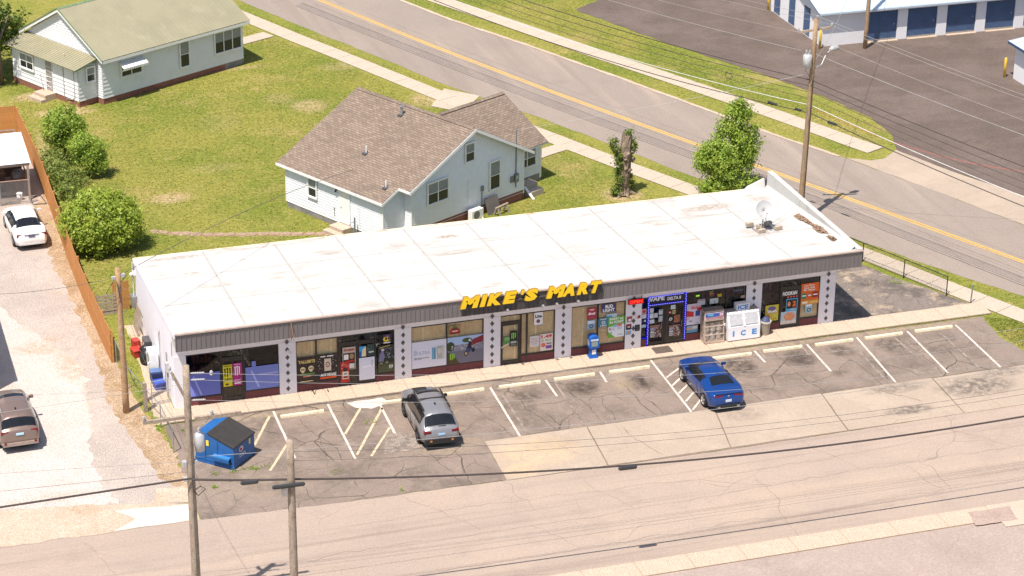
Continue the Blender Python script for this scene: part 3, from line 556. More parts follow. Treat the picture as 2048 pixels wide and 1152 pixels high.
poster('red bottle label poster low on the left door of the second window', 8.03, 8.47, .30, 1.39, (188, 40, 34), [('n', (225, 200, 190), .1, .6, .9, .95, 14, 8), ('r', (226, 214, 196), .2, .16, .86, .52), ('e', (60, 40, 36), .52, .62, .26, .1), ('r', (40, 110, 90), .36, .38, .7, .44), ('r', (120, 60, 50), .28, .2, .8, .3)], y=PY-.012)
poster('blank white board filling the lower part of the right door', 8.95, 9.72, .29, 1.47, (222, 222, 236), [('p', (240, 238, 246), [(.2, .52), (.98, .58), (.98, .66), (.2, .62)])], 'door_board', 'board')
poster('blue and cream sticker on the upper right door of the second bay', 8.97, 9.3, 1.54, 2.08, (70, 160, 215), [('p', (232, 212, 176), [(.35, 0), (1, 0), (1, .95), (.45, .7)]), ('r', (30, 100, 170), .0, .0, .3, .5)])
poster('dark green hours sticker reading open on the second bay door', 9.35, 9.72, 1.53, 2.15, (40, 60, 58), [('t', WH, 'open', .2, .22, .9, .4, .03), ('n', (90, 130, 125), .05, .5, .95, .95, 14, 9)])
poster('dark motocross poster with a rider beside the second bay door', 9.88, 10.69, .55, 2.0, (38, 40, 42), [('r', (74, 80, 50), 0, 0, 1, .34), ('p', (120, 118, 150), [(.05, .42), (.3, .3), (.42, .62), (.3, .82), (.12, .7)]), ('e', (190, 186, 200), .3, .83, .1, .05), ('e', K, .2, .34, .15, .08), ('e', (120, 120, 90), .2, .34, .11, .055), ('e', K, .55, .36, .15, .08), ('e', (120, 120, 90), .55, .36, .11, .055), ('p', (205, 170, 70), [(.1, .9), (.75, .97), (.76, .99), (.1, .93)]), ('n', (170, 180, 190), .4, .5, .97, .95, 26, 10), ('m', WH, .68, .12, .92, .26)])
poster('round yellow and purple logo sticker above the motocross poster', 10.13, 10.55, 2.1, 2.56, (60, 52, 64), [('e', (226, 196, 50), .45, .45, .42, .3), ('e', (60, 34, 60), .4, .5, .14, .16), ('e', (60, 34, 60), .72, .5, .12, .16), ('p', (120, 60, 130), [(.2, .7), (.9, .7), (.6, 1)]), ('r', WH, .1, -.02, .9, .1)])
poster('white poster with two slim drink cans in the third window', 11.58, 13.31, .52, 1.93, (220, 220, 234), [('m', (160, 165, 182), .05, .46, .14, .68), ('t', (150, 156, 178), 'ULTRA', .15, .5, .52, .63, .0), ('t', (60, 60, 70), 'ZERO SUGAR', .06, .33, .28, .4, .02, .2), ('r', (160, 150, 90), .3, .36, .5, .39), ('r', (92, 148, 178), .58, .28, .69, .72), ('r', (120, 176, 200), .6, .3, .63, .7), ('r', (176, 176, 168), .72, .27, .94, .76), ('m', (224, 222, 214), .76, .44, .86, .66), ('r', (205, 205, 196), .88, .3, .92, .74)])
poster('colour poster of a motorcycle stunt rider on a racetrack', 13.37, 15.17, .52, 1.94, (132, 132, 150), [('r', (166, 190, 226), 0, .7, 1, 1), ('e', (50, 66, 34), .08, .66, .12, .18), ('e', (70, 88, 50), .55, .84, .14, .09), ('p', (130, 34, 48), [(.62, .6), (1, .72), (1, .97), (.7, .84)]), ('n', (225, 215, 215), .1, .5, .9, .7, 46, 12), ('n', (120, 40, 50), .55, .55, 1, .8, 24, 13), ('r', (112, 110, 124), 0, 0, 1, .46), ('e', K, .52, .34, .055, .1), ('e', (190, 170, 120), .52, .34, .032, .06), ('e', K, .72, .44, .05, .08), ('p', (60, 66, 110), [(.5, .4), (.58, .34), (.72, .5), (.62, .62), (.54, .58)]), ('p', (30, 30, 40), [(.55, .55), (.66, .5), (.68, .75), (.6, .8)]), ('e', (226, 226, 230), .62, .83, .03, .045), ('p', (76, 66, 34), [(0, 0), (.34, 0), (.16, .34), (0, .46)]), ('m', (150, 220, 50), .06, .14, .2, .4)])
poster('red and green beer emblem sticker high in the third window', 13.46, 14.02, 2.07, 2.56, (176, 138, 92), [('p', (120, 48, 44), [(.05, .1), (.95, .1), (.98, .5), (.5, 1), (.02, .5)]), ('p', (60, 120, 60), [(.2, .75), (.8, .75), (.5, 1)]), ('r', (205, 60, 56), .1, .3, .9, .52), ('r', WH, .25, .37, .75, .45)])
poster('black drink can cutout with green claw strokes on the fourth bay door', 16.54, 16.92, 1.05, 1.88, (26, 28, 28), [('m', (140, 205, 90), .2, .45, .85, .88), ('r', (170, 176, 168), .1, .2, .9, .34), ('r', (110, 116, 108), .1, .05, .9, .16)])
poster('stack of green cards left of the black can on the door', 16.24, 16.53, 1.2, 1.6, (84, 140, 74), [('r', (120, 170, 100), .05, .52, .95, .95), ('p', (225, 225, 215), [(-.5, -.45), (.9, .05), (.9, .15), (-.5, -.33)])])
poster('white oval sign with old style black lettering and a dark disc', 17.78, 18.22, 2.02, 2.70, (236, 236, 238), [('r', (120, 122, 130), 0, 0, 1, .03), ('t', (28, 30, 40), 'Lite', .12, .58, .9, .84, .04), ('e', (60, 46, 58), .48, .32, .22, .15), ('e', (150, 90, 90), .48, .32, .14, .09)])
poster('small white notice sheet beside the 1.49 price poster', 17.57, 18.07, .87, 1.46, (214, 206, 206), [('r', (150, 130, 140), .1, .72, .9, .76), ('r', (190, 140, 120), .1, .55, .9, .59), ('r', (150, 150, 180), .1, .42, .9, .46), ('r', (210, 150, 110), .25, .25, .75, .3)])
poster('white price poster with large red 1.49', 18.11, 18.76, .6, 1.5, (226, 214, 206), [('t', (206, 48, 36), '1.49', .08, .74, .94, .95, .05), ('t', (120, 170, 120), '2 for', .08, .55, .94, .68, .02), ('e', (220, 110, 90), .25, .34, .18, .14), ('r', (50, 60, 90), .5, .38, .9, .44), ('r', (130, 80, 160), .45, .1, .92, .3)])
poster('crimson poster with white script in the fifth window', 20.52, 21.01, 1.98, 2.59, (168, 46, 72), [('t', (240, 220, 225), 'TIME', .25, .74, .75, .9, .03), ('p', (240, 215, 222), [(.12, .36), (.5, .4), (.85, .36), (.88, .6), (.55, .52), (.2, .62)]), ('r', (200, 90, 110), .2, .12, .8, .18)])
poster('light blue and white sheet with a dark ring in the fifth window', 20.55, 20.94, 1.45, 1.91, (150, 186, 216), [('r', (225, 230, 238), .05, .62, .95, .95), ('e', (40, 50, 70), .55, .32, .3, .22), ('e', (160, 170, 180), .55, .32, .18, .13)])
poster('navy sign with white two line lettering at the top of the fifth window', 21.27, 22.03, 2.24, 2.68, (62, 62, 110), [('t', (240, 238, 230), 'BUD', .26, .5, .8, .92, .05), ('t', (240, 238, 230), 'LIGHT', .1, .06, .92, .46, .05)])
poster('thin pale blue and white banner in the fifth window', 21.54, 22.09, 1.95, 2.13, (190, 206, 226), [('p', (90, 150, 190), [(0, 0), (.6, 0), (.5, .5), (0, .6)])])
poster('teal lottery sign reading PLAY HERE', 21.13, 21.66, 1.48, 1.95, (66, 128, 152), [('t', WH, 'PLAY', .2, .78, .8, .95, .03), ('e', (210, 215, 215), .5, .48, .2, .2), ('e', (120, 140, 150), .5, .48, .1, .1), ('t', WH, 'HERE', .2, .06, .8, .22, .03)])
poster('large green and white poster reading RIGHT on the MONEY', 21.65, 22.5, .83, 1.95, (232, 236, 238), [('p', (104, 180, 56), [(0, .52), (1, .62), (1, 1), (0, 1)]), ('p', (104, 180, 56), [(0, 0), (.45, 0), (0, .3)]), ('t', WH, 'RIGHT on', .08, .84, .92, .96, .04), ('t', WH, 'the MONEY', .06, .68, .96, .81, .04), ('r', (150, 190, 220), .3, .5, .55, .62), ('r', (230, 120, 120), .58, .52, .85, .64), ('r', (205, 210, 224), .12, .34, .42, .48), ('r', (205, 210, 224), .55, .36, .85, .5), ('e', (220, 90, 90), .1, .42, .06, .05), ('r', (60, 70, 60), .16, .2, .22, .27), ('r', (150, 160, 160), .6, .1, .9, .13)])
CY = W-.075
for i, (lb, a, b, c, d, col, els) in enumerate([
    ('red and grey sticker left of the diamonds on the OPEN column', 22.61, 22.89, 1.58, 1.88, (150, 130, 130), [('p', (176, 44, 44), [(0, .4), (1, .7), (1, 1), (0, .8)]), ('e', (235, 225, 220), .55, .35, .3, .25)]),
    ('dark red and navy sticker on the OPEN column', 22.58, 22.86, 1.16, 1.46, (40, 44, 80), [('r', (150, 30, 40), 0, .55, 1, .95), ('r', (230, 220, 220), .3, .4, .7, .6)]),
    ('sky blue sticker with orange mark lowest on the OPEN column', 22.58, 22.86, .88, 1.09, (120, 175, 220), [('e', (226, 150, 60), .5, .5, .28, .35)]),
    ('small red crest sticker right of the diamonds on the OPEN column', 23.05, 23.33, 1.7, 1.89, (222, 205, 200), [('p', (150, 44, 40), [(.4, 0), (1, .2), (.95, 1), (.5, .9)])]),
    ('black square sticker right of the diamonds on the OPEN column', 23.05, 23.31, 1.03, 1.37, (40, 42, 48), [('r', (90, 90, 96), .2, .15, .8, .3), ('e', (70, 72, 80), .5, .62, .3, .2)])]):
    poster(lb, a, b, c, d, col, els, 'sticker', 'sticker', CY)
def lamp_mat(rgb, e):
    t = NT('lit_sign'); em = t.n('ShaderNodeEmission', Strength=e); em.inputs[0].default_value = (*lin(*rgb), 1); t.l(em.outputs[0], t.out.inputs[0]); return t.m
t = thing('open_sign', 'lit red OPEN sign board hanging over the fifth column', 'sign', (22.62, W-.2, 2.57))
bx('sign_box', paint((.03, .028, .028), .5), t, 0, 0, 0, .8, .09, .27); m = MB(); letter(m, 'OPEN', .06, .74, .05, .22, -.004, .03); m.build('lettering', lamp_mat((255, 70, 60), 1.0), t)
m = MB(); m.box(.01, -.003, .01, .79, -.001, .26); m.build('red_panel', lamp_mat((205, 14, 20), .75), t); m = MB(); m.tube([(.7, .04, .27), (.7, .04, .9)], .012); m.build('hanger', M_black, t)
# main door: transom lettering, light strips, notices
t = thing('transom_sign', 'dark transom glass lettered VAPE and DELTA 8 in white over the double doors', 'sign', (23.75, W-.03, 2.42)); bx('panel', paint(lin(34, 36, 60), .3), t, 0, 0, 0, 1.97, .012, .34)
m = MB(); letter(m, 'VAPE', .0, .84, .1, .33, -.004, .05); letter(m, 'DELTA 8', 1.0, 1.72, .06, .24, -.004, .04); m.build('lettering', ink(226, 228, 236), t)
t = thing('light_strip', 'blue lit rope light framing the double entrance doors', 'light strip', (23.75, W-.05, .12)); M_blue = lamp_mat((30, 26, 180), .8); M_blue2 = lamp_mat((160, 160, 255), 1.3)
for nm, b in (('left_strip', (-.06, 0, 0, .03, .03, 2.68)), ('right_strip', (1.94, 0, .1, 2.03, .03, 2.68)), ('top_strip', (.03, 0, 2.62, 1.94, .03, 2.68)), ('middle_strip', (.03, 0, 2.17, 1.94, .03, 2.23)), ('side_strip', (-.36, 0, .42, -.06, .03, .47))): bx(nm, M_blue, t, *b)
m = MB()
for k in range(26): m.box(-.02+.02*(k % 2), -.008, .1+k*.1, .01+.02*(k % 2), .0, .14+k*.1); m.box(1.96+.02*(k % 2), -.008, .14+k*.1, 1.99+.02*(k % 2), .0, .18+k*.1)
for k in range(18): m.box(.08+k*.1, -.008, 2.635, .13+k*.1, 0, 2.66); m.box(.08+k*.1, -.008, 2.19, .13+k*.1, 0, 2.21)
m.build('diodes', M_blue2, t)['kind'] = 'stuff'
NP = [('red and white notice in the narrow pane left of the blue lit doors', 23.42, 23.66, 1.88, 2.16, (205, 150, 150), [('e', (176, 50, 60), .5, .5, .4, .3)]), ('plain grey white notice in the narrow pane left of the doors', 23.42, 23.66, 1.64, 1.86, (196, 200, 215), []), ('navy card sticker in the narrow pane left of the doors', 23.42, 23.66, 1.42, 1.58, (40, 50, 96), [('r', WH, .6, .2, .9, .8)]), ('pale mint notice lowest in the narrow pane left of the doors', 23.42, 23.66, 1.14, 1.3, (170, 196, 200), []),
      ('topmost left sheet taped on the left entrance door', 23.84, 24.04, 1.9, 2.14, (190, 196, 205), []), ('middle left sheet taped on the left entrance door', 23.84, 24.05, 1.59, 1.86, (206, 210, 216), []), ('sheet taped beside the middle left one on the entrance door', 24.08, 24.27, 1.6, 1.85, (186, 194, 200), []), ('lower left sheet taped on the left entrance door', 23.84, 24.1, 1.31, 1.52, (200, 204, 210), []), ('tall white form high on the right side of the left entrance door', 24.32, 24.53, 1.74, 2.01, (196, 200, 206), [('r', (90, 96, 106), .2, .75, .8, .9), ('r', (140, 146, 156), .15, .3, .85, .35)]), ('tall white form lower on the right side of the left entrance door', 24.32, 24.53, 1.35, 1.67, (176, 182, 190), [('r', (120, 126, 136), .15, .6, .85, .65)]),
      ('white sheet at the top of the right entrance door', 24.95, 25.2, 1.95, 2.17, (205, 210, 214), [('r', (150, 170, 160), .1, .5, .9, .6)]), ('small red sticker on the right entrance door', 24.84, 25.0, 1.73, 1.86, (176, 60, 66), [('r', WH, .2, .4, .8, .65)]), ('small tan certificate on the right entrance door', 25.05, 25.21, 1.68, 1.9, (196, 180, 130), [('e', (120, 90, 50), .5, .5, .25, .25)]), ('brown and orange snack poster on the right entrance door', 25.14, 25.47, 1.2, 1.63, (120, 84, 62), [('n', (220, 150, 90), .05, .05, .95, .95, 20, 21), ('n', (180, 60, 50), .05, .05, .95, .95, 12, 22)])]
for lb, a, b, c, d, col, els in NP: poster(lb, a, b, c, d, col, els, 'notice', 'notice', y=W-.014)
t = thing('round_sticker', 'round white seal sticker on the right entrance door', 'sticker', (24.97, W-.014, 1.42)); m = MB().use(ink(205, 215, 210)).disc((0, 0, 0), .09, .09, 16).use(ink(60, 110, 90)).disc((0, -.002, 0), .045, .045, 12); m.build('disc', None, t)
for lb, a, b, c, d, sd_ in (('mosaic poster with white ALL lettering on the left entrance door', 23.87, 24.5, .5, 1.22, 31), ('mosaic poster with white ALL lettering on the right entrance door', 24.88, 25.51, .46, 1.08, 32)):
    poster(lb, a, b, c, d, (66, 50, 54), [('n', (196, 160, 140), .4, .02, .98, .98, 70, sd_), ('n', (120, 44, 50), .4, .02, .98, .98, 40, sd_+5), ('n', (226, 216, 210), .4, .02, .98, .98, 30, sd_+9), ('r', (150, 110, 80), .0, .84, .6, .97), ('t', (206, 190, 220), 'GEO', .04, .6, .42, .8, .04), ('t', WH, 'ALL', .04, .36, .42, .57, .05), ('r', (196, 196, 200), .05, .2, .36, .3), ('r', (190, 190, 196), .05, .06, .36, .16)], y=W-.014)
poster('red white and blue beer poster beside the entrance doors', 25.82, 26.58, .95, 2.1, (216, 212, 226), [('p', (206, 190, 200), [(0, .72), (1, .92), (1, 1), (0, 1)]), ('t', (200, 44, 48), 'SELECT', .3, .74, .98, .88, .04, .1), ('p', (196, 52, 44), [(0, .4), (.5, .38), (.5, .62), (0, .7)]), ('p', (190, 44, 40), [(.75, .62), (1, .66), (1, .82), (.7, .8)]), ('r', (54, 76, 150), .62, .4, .94, .66), ('p', (226, 170, 180), [(0, .2), (.25, .3), (.1, .36), (0, .34)]), ('r', (60, 60, 90), .2, .16, .4, .2), ('r', (150, 160, 170), .65, .05, .9, .08)], y=W-.014)
poster('small blue and orange food photo low beside the entrance doors', 25.85, 26.45, .53, .9, (150, 170, 190), [('r', (90, 150, 190), .0, .0, 1, .4), ('p', (226, 150, 80), [(.0, .4), (.5, .45), (.45, .62), (0, .6)]), ('r', (205, 205, 205), .5, .55, .95, .95)], y=W-.014)
t = thing('neon_sign', 'small green lit letters in the window right of the doors', 'sign', (26.31, W+.05, 2.42)); m = MB(); letter(m, 'FFF', 0, .19, 0, .1, 0, .04); m.build('lettering', lamp_mat((150, 225, 60), 1), t)
t = thing('lottery_sign', 'round red and green lottery sign in the window above the propane cage', 'sign', (27.15, W+.05, 2.48)); m = MB().use(ink(120, 50, 40)).disc((0, 0, 0), .13, .15, 16).use(ink(110, 190, 110)).quad((-.12, -.003, .08), (.08, -.003, .14), (.1, -.003, .18), (-.1, -.003, .13)).use(ink(235, 120, 70)).quad((-.13, -.003, -.02), (.13, -.003, .02), (.13, -.003, .06), (-.13, -.003, .02)); m.build('disc', None, t)
poster('yellow sign reading PLAY HERE in the window above the ice chest', 27.43, 27.7, 2.3, 2.48, (44, 38, 26), [('t', (236, 210, 40), 'PLAY', .06, .54, .94, .95, .05), ('t', (236, 210, 40), 'HERE', .06, .06, .94, .46, .05)], y=W+.0)
poster('left white box sign standing in the window behind the propane cage', 26.38, 26.8, 1.97, 2.3, (186, 190, 190), [('r', (160, 140, 150), 0, .7, 1, 1)], 'box_sign', 'sign', y=W+.0)
poster('right white box sign standing in the window behind the propane cage', 27.04, 27.5, 1.97, 2.25, (200, 206, 204), [('e', (120, 150, 140), .6, .35, .12, .14)], 'box_sign', 'sign', y=W+.0)
poster('small tan card in the window corner above the ice chest', 28.71, 28.92, 2.1, 2.22, (205, 176, 140), [('r', (150, 100, 90), .15, .3, .85, .6)])
t = thing('neon_sign', 'dim blue neon lettering in the window above the ice chest', 'sign', (28.33, W+.05, 2.43)); m = MB(); [m.box(.02+k*.11, 0, 0, .09+k*.11, .004, .12) for k in range(5)]; m.build('lettering', ink(80, 92, 130), t)
poster('yellow slush poster with purple and white lettering in the last window', 30.1, 30.83, .6, 1.48, (206, 190, 62), [('e', (110, 96, 150), .5, .78, .3, .14), ('r', (190, 90, 60), .1, .5, .92, .64), ('t', WH, 'Slush', .14, .52, .88, .68, .05), ('e', (190, 84, 50), .22, .3, .16, .12), ('n', (226, 215, 140), .3, .05, .95, .45, 20, 41), ('n', (176, 84, 60), .05, .02, .95, .2, 14, 42)])
t = thing('hookah_lettering', 'white HOOKAH lettering with red dots on the last door', 'sign', (31.02, W-.016, 1.76)); m = MB(); letter(m, 'HOOKAH', .0, .79, .13, .36, 0, .05); m.build('lettering', ink(238, 236, 232), t); m = MB()
for k in range(4): m.disc((.3+k*.16, 0, .04), .06, .05, 10)
m.build('dots', ink(222, 100, 92), t)
poster('blue framed poster with a large orange number 2 on the last door', 31.23, 31.87, 1.0, 1.7, (76, 166, 205), [('r', (30, 26, 28), .06, .22, .92, .92), ('t', (236, 120, 50), '2', .56, .4, .86, .8, .05), ('e', (222, 140, 90), .26, .58, .14, .2), ('r', (200, 90, 60), .55, .28, .88, .34), ('r', (205, 220, 230), .4, .1, .9, .16)], y=W-.014)
poster('food poster with salmon coloured snacks low on the last door', 30.98, 31.84, .31, 1.0, (176, 196, 210), [('e', (214, 140, 96), .55, .58, .36, .34), ('n', (236, 190, 160), .25, .3, .85, .85, 26, 44), ('r', (214, 206, 200), 0, .0, 1, .26), ('r', (150, 150, 160), .34, .02, .36, .25), ('r', (150, 150, 160), .66, .02, .68, .25)], y=W-.016)
poster('orange poster with white script lettering in the last window', 32.03, 33.0, 1.51, 2.44, (226, 104, 34), [('t', WH, 'Low Price', .16, .82, .72, .93, .02), ('t', WH, 'Save Cash', .16, .68, .76, .79, .03), ('t', WH, 'Be Happy', .14, .53, .8, .66, .03), ('r', (40, 132, 92), .04, .1, .3, .42), ('r', (212, 92, 40), .36, .12, .6, .4), ('r', (150, 30, 34), .64, .12, .96, .46), ('r', WH, .06, .24, .28, .31), ('r', WH, .4, .24, .57, .31), ('r', WH, .68, .26, .93, .33)])
poster('amber strip sign under the orange poster in the last window', 32.04, 33.02, 1.27, 1.5, (220, 150, 50), [('r', (240, 230, 220), .08, .25, .38, .7), ('r', (236, 190, 120), .5, .3, .95, .65)])
poster('white and light blue sheet with a dark ring in the last window', 32.3, 32.69, .78, 1.26, (140, 184, 205), [('r', (226, 230, 232), .1, .75, .9, 1), ('e', (40, 50, 70), .55, .35, .3, .22), ('e', (190, 190, 170), .55, .35, .17, .12)])
bx_ = tag(MB().box(32.03, W+.1, .5, 33.03, W+.14, 1.25).build('inner_board', M_tan), 'plywood board behind the lower half of the last window pane', 'board')
# ---------------------------------------------------------------- things in front of the shop and on its roof
SZ = .105
M_nblue = paint(lin(24, 92, 176), .4, var=.06, name='blue_enamel')
t = thing('newspaper_box', 'blue newspaper vending box with pedestal on the storefront sidewalk', 'newspaper box', (20.74, .62, SZ))
bx('base', M_nblue, t, -.23, -.2, 0, .23, .2, .06); bx('pedestal', M_nblue, t, -.17, -.14, .06, .17, .15, .56); m = MB()
m.prism([(-.25, -.22, .56), (.25, -.22, .56), (.25, -.22, 1.02), (.2, -.22, 1.14), (.1, -.22, 1.21), (-.1, -.22, 1.21), (-.2, -.22, 1.14), (-.25, -.22, 1.02)], (0, .42, 0)); m.build('cabinet', M_nblue, t)
bx('window', paint((.25, .3, .27), .15), t, -.16, -.235, .66, .16, -.222, .92); bx('coin_panel', paint((.55, .62, .66), .4), t, -.2, -.24, .96, .2, -.222, 1.04); bx('card', ink(226, 222, 216), t, -.1, -.15, .2, .1, -.142, .44); bx('side_label', ink(205, 210, 220), t, -.258, -.12, .7, -.252, .1, .95)
# propane cylinder cage
M_cage = paint(lin(188, 168, 152), .6, .2, name='tan_metal')
t = thing('propane_cage', 'tan mesh propane cylinder cage with slanted front and blue sign', 'cage', (27.1, .42, SZ))
def fr(y0, z): return -.16+.30*max(0, (z-.0))/1.75*1.0
H = 1.72; wv = .53
m = MB()
for x in (-wv, wv-.05): m.prism([(x, -.12, 0), (x, -.06, 0), (x, .18, H), (x, .12, H)], (.05, 0, 0)); m.box(x, .5, 0, x+.05, .55, H)
m.box(-wv, .1, H-.1, wv, .55, H); m.box(-wv, -.1, .02, wv, .55, .1)
for z, y in ((.45, -.06), (.88, 0.01), (1.2, .05)): m.box(-wv, y-.03, z, wv, y+.02, z+.045)
m.build('frame', M_cage, t); bx('top', paint(lin(122, 112, 108), .7), t, -wv-.01, .08, H, wv+.01, .57, H+.02)
m = MB()
for k in range(24):
    z = .1+k*.065; y = -.09+.22*z/H
    m.box(-wv-.004, y+.02, z, -wv+.004, .5, z+.022); m.box(wv-.004, y+.02, z, wv+.004, .5, z+.022)
for k in range(34): x = -wv+.05+k*.029; m.prism([(x, -.085, .1), (x+.006, -.085, .1), (x+.006, .055, 1.2), (x, .055, 1.2)], (0, .006, 0))
m.build('mesh', M_cage, t); m = MB()
for k in range(3):
    for z in (.12, .55): m.tube([(-.33+k*.33, .25, z), (-.33+k*.33, .25, z+.06), (-.33+k*.33, .25, z+.26), (-.33+k*.33, .25, z+.32), (-.33+k*.33, .25, z+.38)], [.12, .15, .15, .1, .05], 10)
m.build('cylinder', paint((.62, .6, .56), .4), t); sgn = bx('sign_panel', ink(206, 186, 190), t, -wv+.03, .03, 1.27, wv-.03, .06, 1.62)
m = MB().use(ink(52, 96, 168)); m.box(-wv+.04, .022, 1.42, wv-.04, .03, 1.61); m.use(ink(110, 176, 214)); m.quad((-.4, .019, 1.5), (-.1, .019, 1.47), (-.05, .019, 1.56), (-.35, .019, 1.59)); m.use(ink(196, 60, 96)); m.quad((.22, .019, 1.43), (.47, .019, 1.43), (.47, .019, 1.6), (.22, .019, 1.6)); m.use(ink(240, 236, 240)); letter(m, '25', .26, .45, 1.45, 1.58, .016, .04); m.use(ink(190, 60, 60)); letter(m, 'EXCHANGE', -.44, .44, 1.31, 1.39, .024, .03); m.build('lettering', None, t)
m = MB(); m.box(wv-.02, -.01, .85, wv+.05, .06, .98); m.build('lock', M_whitep, t)
# ice chest
M_ice = paint((.80, .79, .80), .35, var=.03, name='white_enamel'); M_icl = ink(70, 140, 205)
t = thing('ice_chest', 'white slant front ice chest lettered ICE in blue by the entrance', 'ice chest', (28.66, .30, SZ))
w2 = .86; m = MB(); prof = [(-.06, .06), (.66, .06), (.66, 1.5), (.26, 1.5), (-.06, .78)]
m.prism([(-w2, y, z) for y, z in prof], (2*w2, 0, 0)); m.build('cabinet', M_ice, t); bx('plinth', paint((.3, .26, .22), .8), t, -w2+.03, -.02, 0, w2-.03, .6, .06); bx('top', paint(lin(150, 140, 136), .7), t, -w2, .27, 1.5, w2, .66, 1.515)
sl = lambda z: -.06+.32*(z-.78)/.72
for a, b in ((-w2+.1, -.06), (.06, w2-.1)):
    m = MB(); m.prism([(a, sl(.86), .86), (b, sl(.86), .86), (b, sl(1.4), 1.4), (a, sl(1.4), 1.4)], (0, -.04, .018)); d = m.build('door', paint(lin(178, 176, 178), .5, name='grey_door_panel'), t); m = MB(); m.box(b-.05 if a < 0 else a, sl(1.1)-.08, 1.02, b if a < 0 else a+.05, sl(1.1)-.03, 1.2); m.build('handle', M_ice, d)
m = MB(); m.prism([(-.05, sl(.8)-.005, .8), (.05, sl(.8)-.005, .8), (.05, sl(1.49)-.005, 1.49), (-.05, sl(1.49)-.005, 1.49)], (0, -.03, .012)); m.prism([(-w2, .255, 1.5), (w2, .255, 1.5), (w2, .20, 1.39), (-w2, .20, 1.39)], (0, -.02, .01)); m.build('door_frame', M_ice, t)
for ch, a_, b_ in (('I', -.62, -.53), ('C', -.2, .08), ('E', .42, .68)): letter(MB(), ch, a_, b_, .27, .58, -.064, .05).build('letter', M_icl, t)
m = MB(); m.box(-.34, .27, 1.515, .36, .62, 1.86); sb = m.build('top_sign', M_ice, t); m = MB(); letter(m, 'ICE', -.28, .3, 1.57, 1.81, .266, .05); m.build('lettering', M_icl, sb)
# bin, mat
M_gbin = paint(lin(150, 140, 124), .7, name='grey_plastic')
t = thing('litter_bin', 'tall grey litter bin with dark liner beside the ice chest', 'bin', (29.98, .62, SZ)); m = MB(); m.tube([(0, 0, 0), (0, 0, .72)], .2, 14, .27); m.build('barrel', M_gbin, t); m = MB(); m.tube([(0, 0, .66), (0, 0, .74)], .29, 14, .29); m.build('rim', paint(lin(190, 182, 170), .6), t); m = MB(); m.tube([(0, 0, .74), (.02, .02, .95)], [.25, .12], 10); m.build('liner', paint(lin(70, 76, 110), .35), t)
tag(MB().box(23.86, .02, SZ+.002, 24.78, .72, SZ+.018).build('door_mat', paint((.10, .075, .06), .95)), 'brown door mat before the blue lit entrance', 'mat')
for x, t_ in ((9.05, 'longer'), (9.75, 'shorter')):
    tag(MB().box(6.6+(x-9.05), .55, SZ, 6.64+(x-9.05), .95 if x < 9.5 else .82, SZ+.03).build('floor_bracket', M_black), t_+' black strip lying on the sidewalk under the skull poster', 'bracket')
# satellite dish
rzz = lambda y: rz(y)
t = thing('satellite_dish', 'white round satellite dish on a weighted frame on the flat roof', 'dish', (31.55, 4.85, rzz(4.85)+.01))
M_dish = paint((.43, .42, .42), .5, var=.05, name='dish_grey'); M_galv = paint((.42, .41, .40), .45, .7, name='galvanised_steel')
m = MB(); ring = []; n = 24
ax = Vector((.98, -.18, 0)).normalized(); nrm = Vector((-.12, -.80, .58)).normalized(); ay = nrm.cross(ax); c = Vector((-.02, .1, 1.0))
for k, (r_, d_) in enumerate(((0.02, .0), (.2, .03), (.36, .09), (.46, .15))):
    for j in range(n): ring.append(c+ax*r_*math.cos(6.2832*j/n)+ay*r_*1.12*math.sin(6.2832*j/n)+nrm*d_)
m.add(ring, [(k*n+j, k*n+(j+1) % n, (k+1)*n+(j+1) % n, (k+1)*n+j) for k in range(3) for j in range(n)]+[tuple(range(n))]); m.build('reflector', M_dish, t, True)
m = MB(); m.tube([c-nrm*.0, (0, .22, .5), (0, .2, 0)], .035); m.build('mast', M_galv, t); e = c+nrm*.62-ay*.28
m = MB(); m.tube([c-ay*.45, e], .018); m.tube([c-ay*.3+ax*.3, e], .01); m.tube([c-ay*.3-ax*.3, e], .01); m.build('arm', M_galv, t); m = MB(); m.tube([e-nrm*.06, e+nrm*.1], .045, 8); m.build('receiver', paint((.5, .46, .44), .5), t)
m = MB()
for s in (-.55, .0, .55): m.tube([(s, -.6, .03), (s, .55, .03)], .018)
for s in (-.6, -.05, .55): m.tube([(-.6, s, .03), (.6, s, .03)], .018)
m.tube([(-.5, -.5, .03), (0, .2, .55)], .015); m.tube([(.5, -.5, .03), (0, .2, .55)], .015); m.build('base_frame', M_galv, t)
blk = MB().box(-.2, -.1, 0, .2, .1, .19).mesh('ballast_block', layered('block', (.42, .34, .26), [((.34, .27, .2), 3, .4, .7, .7)], fine=[(20, .3)]))
for x, y, r_ in ((-.62, .5, .1), (-.38, -.5, .2), (.62, -.35, .15), (-.2, .1, -.4), (.35, .35, .2)): inst('ballast_block', blk, t, (x, y, .05), (0, 0, r_))
m = MB(); p0 = Vector((31.9, 4.95, rz(4.95)+.2)); p1 = Vector((RX-.14, 7.1, 4.47)); m.tube([p0.lerp(p1, i/10)-Vector((0, 0, .5*(i/10)*(1-i/10))) for i in range(11)], .012, 5); tag(m.build('dish_cable', paint((.35, .35, .36), .6)), 'thin grey cable from the satellite dish to the roof parapet', 'cable')
